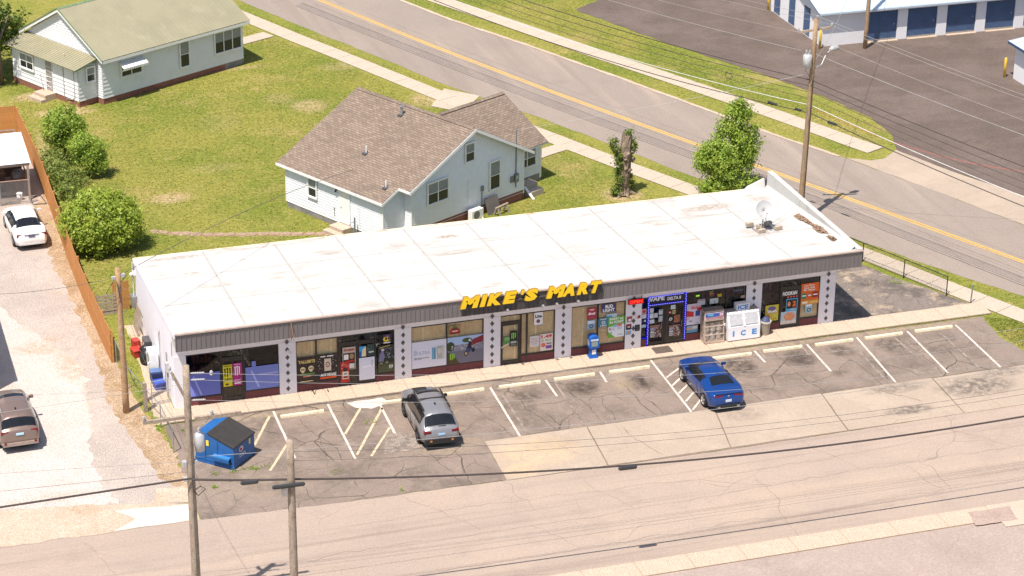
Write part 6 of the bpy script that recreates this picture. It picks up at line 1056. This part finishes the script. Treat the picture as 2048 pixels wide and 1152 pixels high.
# ---------------------------------------------------------------- vegetation
def leafmat(name, c1, c2, c3):
    t = NT(name); c = t.mix(c1, c2, t.ramp(t.noise(1.6, 3), .38, .62)); c = t.mix(c, c3, t.math('MULTIPLY', t.ramp(t.noise(9, 2), .52, .66), .7))
    t.b.inputs['Subsurface Weight'].default_value = 0; m = t.done(c, .5, spec=.35)
    tr = t.n('ShaderNodeBsdfTranslucent'); t.l(c, tr.inputs[0]); mx = t.n('ShaderNodeMixShader'); mx.inputs[0].default_value = .38; t.l(t.b.outputs[0], mx.inputs[1]); t.l(tr.outputs[0], mx.inputs[2]); t.l(mx.outputs[0], t.out.inputs[0]); return m
M_leaf = leafmat('bush_leaves', (.27, .37, .040), (.38, .45, .060), (.50, .52, .13)); M_leaf2 = leafmat('tree_leaves', (.24, .36, .045), (.34, .43, .06), (.46, .52, .12)); M_leaf3 = leafmat('dark_leaves', (.12, .19, .03), (.2, .26, .045), (.3, .36, .09)); M_ivy = leafmat('ivy_leaves', (.13, .19, .03), (.2, .26, .045), (.35, .38, .09))
M_bark = layered('bark', (.20, .145, .105), [((.12, .085, .06), 5, .4, .65, .8)], rough=.95, fine=[(20, .3)], streak=[((.09, .065, .05), 14, 14, 0, .5, .7, .6)])
def leaves(name, parent, lobes, n, size, mat, seed, shell=.55, up=.35, nclump=None):
    """lobes: (cx,cy,cz,rx,ry,rz) ellipsoids; leaf faces gathered in clumps near each lobe's surface"""
    r = np.random.default_rng(seed); vol = np.array([l[3]*l[4]*l[5] for l in lobes])**.67; pr = vol/vol.sum(); nc = nclump or max(12, n//42)
    li = r.choice(len(lobes), nc, p=pr); L = np.array(lobes)[li]; d = r.normal(size=(nc, 3)); d /= np.linalg.norm(d, axis=1)[:, None]
    rad = r.uniform(shell, 1.0, nc)**.6; cen = L[:, :3]+d*rad[:, None]*L[:, 3:]*(1+.10*np.sin(d[:, :1]*7+seed)+.08*r.normal(size=(nc, 1)))
    ci = r.integers(0, nc, n); base = cen[ci]; cs = r.uniform(.12, .30, nc)[ci]*np.minimum(1.3, vol.mean()**.4+.35)
    p = base+r.normal(size=(n, 3))*cs[:, None]*.62; p[:, 2] = np.maximum(p[:, 2], .04)
    nr = d[ci]*.7+r.normal(size=(n, 3))*.65; nr[:, 2] += up; nr /= np.linalg.norm(nr, axis=1)[:, None]
    a = np.cross(nr, r.normal(size=(n, 3))); a /= np.linalg.norm(a, axis=1)[:, None]; b = np.cross(nr, a); s = size*r.uniform(.45, 1.4, n)[:, None]
    V = np.stack([p-a*s, p+b*s*.5, p+a*s, p-b*s*.5], 1).reshape(-1, 3)
    me = bpy.data.meshes.new(name); me.vertices.add(4*n); me.vertices.foreach_set('co', V.ravel()); me.loops.add(4*n); me.loops.foreach_set('vertex_index', np.arange(4*n)); me.polygons.add(n); me.polygons.foreach_set('loop_start', np.arange(n)*4); me.polygons.foreach_set('loop_total', np.full(n, 4)); me.materials.append(mat); me.update(calc_edges=True); me.validate()
    o = bpy.data.objects.new(name, me); COL.objects.link(o)
    if parent: o.parent = parent
    return o
def limbs(t, spec, name='trunk'):
    m = MB()
    for path, r0, r1 in spec: m.tube(path, r0, 8, r1)
    return m.build(name, M_bark, t, True)
t = thing('round_shrub', 'large round yellow green shrub beside the orange fence', 'shrub', (-.25, 21.0, 0)); limbs(t, [([(0, 0, 0), (.1, 0, .7), (.3, .1, 1.6)], .12, .05), ([(0, 0, .3), (-.6, .2, 1.4)], .08, .03), ([(0, 0, .3), (.5, -.4, 1.5)], .08, .03)])
leaves('crown', t, [(0, 0, 1.75, 2.05, 1.8, 1.5), (-.7, -.3, 1.5, 1.4, 1.3, 1.2), (.8, .1, 1.5, 1.3, 1.3, 1.2), (.1, .5, 2.3, 1.3, 1.2, .9), (-1.1, .4, 1.9, 1.0, 1.0, .9)], 23000, .085, M_leaf, 3, .72)
t = thing('small_tree', 'small leafy tree behind the round shrub, farther one of two', 'tree', (-.35, 34.6, 0)); limbs(t, [([(0, 0, 0), (.1, 0, 1.2), (.3, 0, 2.6)], .09, .04), ([(0, 0, .8), (-.5, .1, 2.0)], .05, .02)]); leaves('crown', t, [(.1, 0, 2.6, 1.1, 1.0, 1.1), (-.5, .1, 2.0, .7, .7, .7), (.8, 0, 2.2, .6, .6, .6), (.3, 0, 1.4, .9, .8, .6)], 8500, .078, M_leaf2, 5, .5)
t = thing('small_tree', 'small leafy tree behind the round shrub, nearer one of two', 'tree', (.75, 32.2, 0)); limbs(t, [([(0, 0, 0), (0, 0, 1.0), (.1, 0, 2.2)], .09, .04), ([(0, 0, .6), (.4, .1, 1.6)], .05, .02)]); leaves('crown', t, [(0, 0, 1.7, 1.0, .9, 1.0), (.3, -.2, 1.1, .8, .8, .7), (-.4, 0, 2.1, .6, .6, .5)], 8000, .075, M_leaf2, 6, .5)
t = thing('wild_brush', 'tangle of wild brush along the orange fence', 'brush', (-1.2, 31.5, 0)); limbs(t, [([(0, 0, 0), (.2, .3, 1.2)], .03, .01), ([(.3, 1.2, 0), (.1, 1.4, 1.3)], .03, .01), ([(.2, -2, 0), (.3, -2, .9)], .02, .01)], 'stem'); leaves('foliage', t, [(.1, .5, .6, .7, 1.6, .8), (.4, -1.0, .45, .7, 1.0, .55), (.2, -2.4, .4, .55, .9, .5), (0, 2.4, .7, .6, 1.0, .7), (.9, -.6, .5, .7, .8, .5)], 7500, .075, leafmat('brush_leaves', (.18, .25, .045), (.26, .31, .07), (.34, .32, .11)), 8, .3)
t = thing('broadleaf_tree', 'leafy green tree between the shop roof and the main road', 'tree', (35.6, 19.2, 0)); limbs(t, [([(0, 0, 0), (.1, 0, 1.4), (.3, .1, 3.6), (.5, .1, 4.8)], .16, .04), ([(0, 0, 1.0), (-.7, .1, 2.2)], .08, .03), ([(0, 0, 1.2), (.9, -.1, 2.4)], .08, .03)])
leaves('crown', t, [(-.1, .2, 1.9, 1.75, 1.3, 1.1), (.45, .2, 3.0, 1.45, 1.1, 1.2), (.55, .2, 4.2, .95, .8, 1.0), (.75, .1, 5.0, .55, .5, .6), (-1.0, .2, 2.2, .8, .8, .8), (.95, .1, 2.4, .8, .8, .8)], 22000, .08, M_leaf2, 9, .6)
leaves('low_growth', t, [(-.9, -.4, .7, 1.0, .8, .6), (.6, -.5, .6, 1.2, .7, .6)], 3000, .09, M_leaf2, 10, .4)
# ivy-clad dead trunk
t = thing('dead_trunk', 'tall dead tree stump with ivy and broken stubs on the lawn', 'tree stump', (29.75, 20.7, 0))
M_dead = layered('dead_wood', (.25, .185, .135), [((.13, .092, .066), 3, .42, .66, .8), ((.40, .32, .25), 5, .5, .7, .6)], rough=.95, fine=[(18, .3)], streak=[((.12, .085, .06), 10, 10, 0, .5, .7, .7)])
m = MB(); m.tube([(0, 0, -.05), (0, 0, .12), (.02, 0, .5), (.05, 0, 1.5), (.1, .02, 2.6), (.16, .02, 3.3), (.2, .05, 3.95)], [.62, .48, .38, .36, .40, .36, .30], 12); m.tube([(.1, 0, 2.5), (-.45, .05, 3.0), (-.72, .08, 3.5)], [.22, .2, .16], 8); m.tube([(.12, 0, 2.7), (.5, -.05, 2.95)], [.22, .2], 8); m.tube([(.08, -.1, 2.3), (-.05, -.45, 2.6)], [.14, .12], 8)
for a in range(7): m.tube([(.3*math.cos(a), .3*math.sin(a), .2), (.75*math.cos(a), .75*math.sin(a), .0)], [.14, .04], 6)
m.tube([(.2, .05, 3.7), (.32, .02, 4.1), (.36, 0, 4.25)], [.16, .12, .04], 7); m.tube([(.05, .1, 3.6), (.0, .12, 4.15)], [.15, .05], 7); m.tube([(.2, -.2, 1.6), (.3, -.5, 1.85)], [.12, .09], 7); m.tube([(.3, .0, 3.2), (.62, .0, 3.5)], [.16, .1], 7)
rj = random.Random(3); m.tube([(.1, -.2, 2.75), (.05, -.42, 2.85)], [.3, .2], 9); m.tube([(.4, .0, 2.3), (.62, .0, 2.5)], [.24, .18], 9); m.tube([(.05, -.2, 1.9), (.0, -.38, 2.0)], [.2, .14], 8); m.v = [(x, y, z*.91) for x, y, z in m.v]; m.v = [(x*(1+rj.uniform(-.09, .09))+rj.uniform(-.035, .035), y*(1+rj.uniform(-.09, .09))+rj.uniform(-.035, .035), z+rj.uniform(-.03, .03)) for x, y, z in m.v]
m.build('trunk', M_dead, t, False); m = MB(); m.disc((.2, .05, 3.6), .28, .28, 12, (1, 0, 0), (0, 1, 0)); m.build('broken_top', paint((.10, .075, .055), .95), t)
leaves('ivy', t, [(-.3, -.1, 1.0, .16, .3, 1.0), (-.32, -.1, 2.2, .2, .3, .7), (-.62, .0, 3.1, .3, .28, .5), (.28, .1, 3.7, .34, .3, .24), (-.35, -.1, .3, .35, .35, .35), (.5, .1, .6, .2, .25, .7), (.55, .1, 2.9, .3, .3, .45)], 3600, .07, M_ivy, 12, .3)
# tall tree at the upper left corner
t = thing('corner_tree', 'dark leafy tree with brown trunk at the upper left corner', 'tree', (-2.3, 50.0, 0)); limbs(t, [([(0, 0, 0), (.0, 0, 2.0), (-.2, .3, 5.0), (-.4, .5, 8.5)], .26, .12), ([(0, 0, 2.6), (1.0, 1.4, 4.2)], .12, .04), ([(0, 0, 3.4), (-1.4, .6, 5.4)], .12, .04)])
leaves('crown', t, [(.7, 2.6, 2.6, 1.2, 1.2, 1.2), (-.4, 2.4, 3.4, 1.6, 1.5, 1.3), (.9, 4.2, 3.2, 1.3, 1.5, 1.2), (-1.5, .6, 7.2, 2.0, 1.8, 1.5), (-2.8, -1.2, 8.2, 2.0, 2.0, 1.4), (-3.5, 2.0, 5.0, 2.0, 2.0, 1.8)], 13000, .13, M_leaf3, 14, .45)
# weeds in cracks and along edges
t = leaves('weeds', None, [(-.55, 9.0, .08, .35, 1.6, .14), (-1.3, 4.2, .1, .35, 2.6, .2), (-1.05, -.1, .1, .2, 1.4, .2), (1.2, -5.85, .02, .8, .15, .07), (.2, -7.0, .02, .35, .12, .05), (41.75, 1.35, .1, .25, .2, .2), (2.3, -5.7, .02, .5, .2, .05), (39.4, 6.0, .04, .2, 2.4, .07), (8.5, -2.9, .02, .3, .1, .05), (5.8, -1.9, .02, .5, .1, .06), (12.9, 19.0, .1, .4, .3, .25), (9.8, -9.6, .01, 2.6, .08, .04), (5.6, -7.2, .02, .25, .25, .06), (-.1, -1.2, .02, .4, .1, .05)], 2600, .035, M_leaf2, 20, .1); tag(t, 'weeds growing in cracks and along the edges', 'weeds', kind='stuff')
# grass blades over the lawns
def inside(px, py, poly):
    n = len(poly); r = np.zeros(len(px), bool); j = n-1
    for i in range(n):
        xi, yi = poly[i]; xj, yj = poly[j]; c = ((yi > py) != (yj > py)) & (px < (xj-xi)*(py-yi)/(yj-yi+1e-12)+xi); r ^= c; j = i
    return r
r = np.random.default_rng(4); V = []
LAW = [([(-1.8, 11.8), (34, 11.8), (28.5, 28.9), (24.5, 36.5), (22.2, 42.5), (15, 58.5), (12, 58), (-2, 58)], 90000), ([(33.6, 18.9), (38.5, 10), (36, 12.2), (33, 12.2)], 3000), ([(16.5, 60.5), (25.2, 41.6), (26, 40.4), (25.3, 40.2), (16.2, 59.9)], 6000), ([(27.2, 36.9), (39.3, 11.8), (45, .9), (43.9, .2), (38.8, 11.0), (29.5, 30.6)], 14000), ([(28, 61), (45, 22.4), (46.6, 22), (45.7, 24.2), (29.5, 61)], 12000), ([(31.5, 60), (47.4, 24.4), (48.7, 23.5), (49.2, 27), (38.6, 54.8), (41.4, 57.2), (41, 66), (31, 66)], 26000), ([(41.75, -.5), (43.4, -1.4), (42.2, -6), (41.6, -3)], 2500)]
for poly, n in LAW:
    a = np.array(poly); lo, hi = a.min(0), a.max(0); px, py = r.uniform(lo[0], hi[0], n*2), r.uniform(lo[1], hi[1], n*2); k = inside(px, py, poly); px, py = px[k][:n], py[k][:n]; n2 = len(px); h = r.uniform(.015, .05, n2); an = r.uniform(0, 6.28, n2); s = r.uniform(.02, .05, n2); lx, ly = r.normal(size=n2)*.08, r.normal(size=n2)*.08
    V.append(np.stack([np.stack([px-np.cos(an)*s, py-np.sin(an)*s, 0*px+.002], 1), np.stack([px+np.cos(an)*s, py+np.sin(an)*s, 0*px+.002], 1), np.stack([px+lx, py+ly, h], 1)], 1).reshape(-1, 3))
V = np.concatenate(V); n = len(V)//3; me = bpy.data.meshes.new('grass'); me.vertices.add(3*n); me.vertices.foreach_set('co', V.ravel()); me.loops.add(3*n); me.loops.foreach_set('vertex_index', np.arange(3*n)); me.polygons.add(n); me.polygons.foreach_set('loop_start', np.arange(n)*3); me.polygons.foreach_set('loop_total', np.full(n, 3)); me.materials.append(M_grass); me.update(calc_edges=True)
tag(inst('grass', me), 'short patchy yellow green grass on the lawns', 'grass', kind='stuff')
# ---------------------------------------------------------------- utility poles, wires
M_pole = layered('weathered_pole', (.36, .285, .22), [((.26, .20, .15), 2.5, .42, .66, .8)], rough=.95, streak=[((.19, .145, .11), 12, .6, 0, .5, .7, .6)], fine=[(14, .2)])
M_pole2 = layered('brown_pole', (.36, .245, .145), [((.27, .18, .105), 2, .42, .66, .8)], rough=.95, streak=[((.22, .125, .06), 12, .6, 0, .5, .7, .6)], fine=[(14, .2)])
M_por = paint((.42, .41, .41), .25, name='porcelain'); M_wire = paint((.42, .40, .38), .5, .5, name='bare_wire'); M_cable = paint((.055, .04, .036), .7, name='black_cable'); M_dwire = paint((.10, .09, .085), .6, name='dark_wire')
def insul(mb, p, h=.2):
    p = Vector(p)
    for k, r_ in enumerate((.035, .065, .04, .065, .04)): mb.tube([p+Vector((0, 0, k*h/5)), p+Vector((0, 0, (k+1)*h/5))], r_, 8)
def pole(label, base, h, r0, r1, mat, lean=(0, 0)):
    t = thing('utility_pole', label, 'utility pole', base); m = MB(); m.tube([(lean[0]*z/h, lean[1]*z/h, z) for z in [h*i/8 for i in range(9)]], r0, 12, r1); m.build('pole', mat, t, True); return t
# left front pole
A = (-2.48, -17.35); pa = pole('tall grey utility pole at lower left with transformer and insulators', (A[0], A[1], 0), 11.25, .19, .13, M_pole)
m = MB(); m.box(-1.75, -.06, 9.0, -.12, .06, 9.13); m.box(.2, -.42, 9.05, 2.0, -.3, 9.2); m.build('crossarm', M_pole, pa); m = MB(); m.prism([(-.6, -.05, 11.0), (-.5, -.05, 11.05), (-.02, -.05, 9.9), (-.12, -.05, 9.85)], (0, .1, 0)); m.build('brace', M_pole, pa)
m = MB(); insul(m, (-.62, 0, 11.1)); insul(m, (-.5, 0, 10.7)); insul(m, (-1.7, 0, 9.13)); insul(m, (.86, -.36, 9.2)); insul(m, (.92, -.3, 10.85)); m.build('insulator', M_por, pa)
for z in (10.9, 10.62, 9.75): m = MB(); m.tube([(.15, 0, z), (.7, 0, z-.05)], .03, 6); [m.tube([(.25+.09*k, 0, z-.01-.008*k), (.29+.09*k, 0, z-.012-.008*k)], .042, 8) for k in range(5)]; m.build('strain_insulator', M_por, pa)
m = MB(); m.tube([(.38, -.1, 7.55), (.38, -.1, 7.6), (.38, -.1, 8.3), (.38, -.1, 8.36)], [.1, .19, .19, .12], 14); m.build('transformer', paint((.52, .53, .55), .4, .3), pa, True); m = MB(); insul(m, (.38, -.1, 8.36), .22); m.tube([(.38, -.1, 8.58), (.6, -.25, 8.8), (.86, -.36, 9.2)], .01, 4); m.build('bushing', M_por, pa)
m = MB(); m.tube([(.0, -.2, 6.0), (.2, -.25, 5.7), (.5, -.25, 5.95), (.3, -.25, 6.1), (.0, -.22, 5.9)], .025, 5); m.build('cable_loop', M_cable, pa); m = MB(); m.tube([(.0, -.23, .2), (.02, -.2, 6.2), (.03, -.16, 9.0)], .018, 5); m.build('ground_wire', M_dwire, pa)
for b_ in ((-.32, -.1, 6.95, -.16, .1, 7.15), (.16, -.1, 6.98, .26, .1, 7.15), (-.3, -.1, 6.3, -.16, .1, 6.45)): bx('clamp', M_por, pa, *b_)
B = (1.2, -18.65); pb_ = pole('bare grey utility stub pole right of the transformer pole', (B[0], B[1], 0), 8.15, .175, .145, M_pole)
m = MB(); m.box(-.45, -.25, 5.85, -.2, -.1, 6.2); m.tube([(-.32, -.18, 6.2), (-.32, -.18, 6.5)], .012); m.build('splice_bracket', M_galv, pb_)
Cp = (-2.23, 1.42); pc = pole('short brown utility pole beside the chain link fence', (Cp[0], Cp[1], 0), 7.42, .16, .12, layered('two_tone_pole', (.40, .25, .14), [((.30, .17, .08), 2, .42, .66, .8), ((.44, .36, .29), .22, .5, .56, .9)], rough=.95, fine=[(14, .2)]))
m = MB(); m.box(-.3, -.06, 6.85, -.12, .06, 7.0); m.box(.12, -.06, 6.95, .32, .06, 7.1); m.build('insulator', M_por, pc); m = MB(); m.tube([(-.2, -.1, 6.9), (-.6, -.2, 6.3), (-.4, -.2, 5.9), (-.02, -.18, 6.0), (.05, -.18, 6.6)], .015, 5); m.tube([(-.1, -.16, 6.8), (.0, -.19, 6.0), (.1, -.18, 5.6)], .015, 5); m.tube([(.14, 0, 6.7), (.4, .1, 6.95)], .02, 5); m.build('cable_loop', M_cable, pc)
D = (37.8, 13.75); pd = pole('tall brown utility pole with transformer and street lamp beside the main road', (D[0], D[1], 0), 12.0, .18, .12, M_pole2, (.22, 0))
m = MB(); m.prism([(-.65, .35, 11.1), (-.62, .45, 11.1), (1.15, -.1, 11.42), (1.12, -.2, 11.42)], (0, 0, .13)); m.build('crossarm', M_pole, pd); m = MB(); insul(m, (.28, 0, 12.0)); insul(m, (1.1, -.15, 11.52)); insul(m, (-.6, .4, 11.2)); m.build('insulator', M_por, pd)
m = MB(); m.tube([(-.22, -.12, 9.3), (-.22, -.12, 9.34), (-.22, -.12, 9.98), (-.22, -.12, 10.06)], [.15, .25, .25, .17], 14); m.build('transformer', paint((.55, .55, .56), .4, .3), pd, True); m = MB(); insul(m, (-.3, -.1, 10.05), .25); insul(m, (-.12, -.16, 10.05), .25); m.build('bushing', M_por, pd)
m = MB(); m.tube([(.2, 0, 9.1), (.75, .1, 9.3), (1.2, .5, 9.75), (1.55, .6, 9.95)], .035, 7); m.build('lamp_arm', M_galv, pd); m = MB(); m.tube([(1.4, .58, 9.92), (1.6, .62, 9.98), (1.9, .7, 9.98), (2.05, .74, 9.95)], [.08, .17, .16, .05], 10); m.build('lamp_head', M_por, pd, True); m = MB(); m.tube([(.0, -.2, 9.7), (-.4, -.3, 9.2), (-.1, -.3, 8.8), (.15, -.2, 9.0)], .02, 5); m.tube([(.15, -.17, 8.5), (.1, -.2, 4), (.02, -.24, .1)], .02, 5); m.build('cable_loop', M_cable, pd)
E_ = (55.04, 41.2); pe = pole('brown utility pole standing before the storage building', (E_[0], E_[1], 0), 11.0, .15, .115, M_pole2, (.1, 0)); m = MB(); m.box(-1, -.06, 10.4, 1.1, .06, 10.52); m.build('crossarm', M_pole, pe)
# wires
def wire(label, pts, r_, mat, name='wire', cat='wire', group=None, n=28):
    """parabolic span through three points given as (x, y, z); first and last are the attachments"""
    a, c, b = [Vector(p) for p in pts]; s = ((c-a).to_2d().length)/((b-a).to_2d().length); path = []
    zl = lambda t_: a.z*(t_-s)*(t_-1)/((0-s)*(0-1))+c.z*(t_-0)*(t_-1)/((s-0)*(s-1))+b.z*(t_-0)*(t_-s)/((1-0)*(1-s))
    for i in range(n+1): t_ = i/n; p = a.lerp(b, t_); path.append((p.x, p.y, zl(t_)))
    return tag(MB().tube(path, r_, 5).build(name, mat), label, cat, group)
SW = 'bare conductors along the side street'
wire('upper bare conductor running right from the transformer pole', [(-1.8, -17.4, 10.85), (17.8, -17.5, 8.5), (48, -17.5, 8.75)], .008, M_wire, group=SW)
wire('middle bare conductor running right from the transformer pole', [(-1.8, -17.4, 10.56), (18, -17.5, 7.99), (48, -17.5, 8.1)], .008, M_wire, group=SW)
wire('lower bare conductor running right from the transformer pole', [(-1.8, -17.4, 9.7), (15.2, -17.5, 7.41), (48, -17.5, 6.9)], .008, M_wire, group=SW)
wire('neutral wire running right from below the transformer', [(-2.2, -17.4, 7.3), (10.3, -17.5, 6.52), (48, -17.5, 6.6)], .010, M_wire, group=SW)
wire('thin dark wire running right from the top of the stub pole', [(1.3, -18.6, 7.6), (17.5, -18, 5.9), (48, -18, 6.2)], .008, M_dwire, group=SW)
wire('lower thin dark wire running right from the stub pole', [(1.3, -18.6, 7.2), (17.5, -18, 5.6), (48, -18, 5.9)], .008, M_dwire, group=SW)
wire('bare conductor running left from the crossarm of the transformer pole', [(-2.6, -17.4, 10.5), (-9.6, -17.5, 10.3), (-40, -17.5, 10.8)], .008, M_wire, group=SW)
wire('neutral wire running left from the transformer pole', [(-2.6, -17.4, 7.15), (-9.7, -17.5, 7.75), (-40, -17.5, 9.5)], .008, M_wire, group=SW)
wire('thin service wire running left below the neutral', [(-2.6, -17.4, 6.7), (-9.8, -17.5, 7.0), (-40, -17.5, 8.5)], .007, M_dwire, group=SW)
cb = thing('telecom_cable', 'thick black telephone cable with splice cases spanning the street front', 'cable', (0, 0, 0))
def span(a, c, b, r_, parent, nm, mat, n=30):
    a, c, b = Vector(a), Vector(c), Vector(b); s = (c-a).to_2d().length/(b-a).to_2d().length; path = []
    for i in range(n+1):
        t_ = i/n; p = a.lerp(b, t_); z = a.z*(t_-s)*(t_-1)/s+c.z*t_*(t_-1)/(s*(s-1))+b.z*t_*(t_-s)/(1-s); path.append((p.x, p.y, z))
    MB().tube(path, r_, 6).build(nm, mat, parent); return path
span((-40, -18.4, 6.2), (-9.96, -18.45, 6.5), (-2.5, -17.6, 6.5), .04, cb, 'span', M_cable); span((-2.5, -17.6, 6.45), (-.6, -18.1, 6.35), (1.2, -18.45, 6.32), .045, cb, 'span', M_cable); span((1.2, -18.45, 6.32), (14.73, -18.55, 4.80), (48, -18.6, 5.3), .04, cb, 'span', M_cable)
for x, y, z, l in ((-.35, -18.15, 6.28, .7), (1.05, -18.85, 6.28, 1.3), (15.25, -18.6, 4.72, .8)): m = MB(); m.tube([(x-l/2, y, z), (x-l/2+.06, y, z), (x+l/2-.06, y, z-.02), (x+l/2, y, z-.02)], [.045, .09, .09, .045], 8); m.build('splice_case', paint((.03, .03, .032), .5), cb)
wire('service cable from the brown pole across the white roof to the house', [(-2.1, 1.5, 7.0), (6, 8.0, 6.05), (13.3, 18.9, 4.0)], .014, M_dwire)
wire('telephone drop from the brown pole towards the left edge', [(-2.3, 1.4, 6.95), (-5.2, 2.0, 6.45), (-14, 4, 6.9)], .010, M_dwire)
wire('slack drop wire from the brown pole to the transformer pole', [(-2.25, 1.3, 6.6), (-2.3, -8, 6.2), (-2.45, -17.2, 8.0)], .008, M_dwire)
wire('guy wire from the brown pole down to the lattice panel', [(-2.15, 1.6, 6.6), (-1.2, 6.5, 4.0), (-.2, 11.2, 2.2)], .007, M_wire)
ra = Vector((.407, -.914)); dv = lambda s, z, o=0.: (D[0]+.15+ra.x*s+ra.y*-o*1., D[1]+ra.y*s+ra.x*o, z)
MW = 'overhead lines along the main road'
for lb, z, o, r_, mat, sg_ in (('topmost bare conductor over the main road verge', 12.2, 0, .009, M_wire, 1.0), ('outer crossarm conductor over the main road verge', 11.55, .95, .009, M_wire, 1.0), ('inner crossarm conductor over the main road verge', 11.3, -.7, .009, M_wire, 1.1), ('neutral conductor below the street lamp pole transformer', 10.0, .1, .014, M_wire, .9), ('uppermost black telecom line along the main road', 8.45, .1, .026, M_cable, 1.0), ('second black telecom line along the main road', 8.1, .12, .019, M_cable, 1.1), ('third black telecom line along the main road', 7.75, .1, .015, M_cable, 1.15), ('fourth black telecom line along the main road', 7.4, .12, .012, M_cable, 1.2), ('white coated telecom line along the main road', 7.0, .12, .02, paint((.6, .58, .56), .5), 1.2), ('lowest black telecom line with splice cases along the main road', 6.55, .1, .026, M_cable, 1.25)):
    wire(lb, [dv(-50, z, o), dv(-25, z-sg_, o), dv(0, z, o)], r_, mat, 'line', 'wire', MW); wire(lb+', right hand span', [dv(0, z, o), dv(25, z-sg_, o), dv(50, z, o)], r_, mat, 'line', 'wire', MW)
for s, z, l, lb in ((-2.8, 6.35, .7, 'left'), (-.9, 6.5, .45, 'middle'), (1.6, 6.4, .65, 'right')):
    p = Vector(dv(s, z, .1)); q = Vector((ra.x, ra.y, 0))*l/2; tag(MB().tube([p-q, p-q*.85, p+q*.85, p+q], [.04, .08, .08, .04], 8).build('splice_case', paint((.03, .03, .032), .5)), lb+' black splice case hanging by the lamp pole', 'splice case', 'splice cases by the lamp pole')
tag(MB().tube([Vector(dv(-6.2, 7.1, .1))+Vector((0, .0, .14*math.sin(a)))+Vector((ra.x, ra.y, 0))*.28*math.cos(a) for a in [i*.45 for i in range(15)]], .02, 5).build('cable_coil', M_cable), 'small black cable coil on the telecom line left of the lamp pole', 'cable coil')
p = hl(um+.06, 9.75); wire('white twisted service drop from the lamp pole to the house mast', [(D[0], D[1], 8.9), (30.5, 21, 5.9), (p.x, p.y, 4.4)], .011, paint((.38, .36, .34), .6))
wire('pale service drop from the lamp pole to the storage lot pole', [(D[0]+.2, D[1], 9.5), (46, 27, 8.2), (55, 41, 9.6)], .012, M_wire)
wire('thin telephone drop from the lamp pole to the shop parapet', [(D[0], D[1], 7.0), (36.4, 10.3, 5.4), (34.7, 7.1, 4.5)], .010, M_dwire)
wire('red and white marker line from the lamp pole across the storage drive', [(D[0]+.2, D[1], 6.9), (43, 12, 4.8), (62, 5, 5.0)], .012, paint((.6, .12, .08), .6))
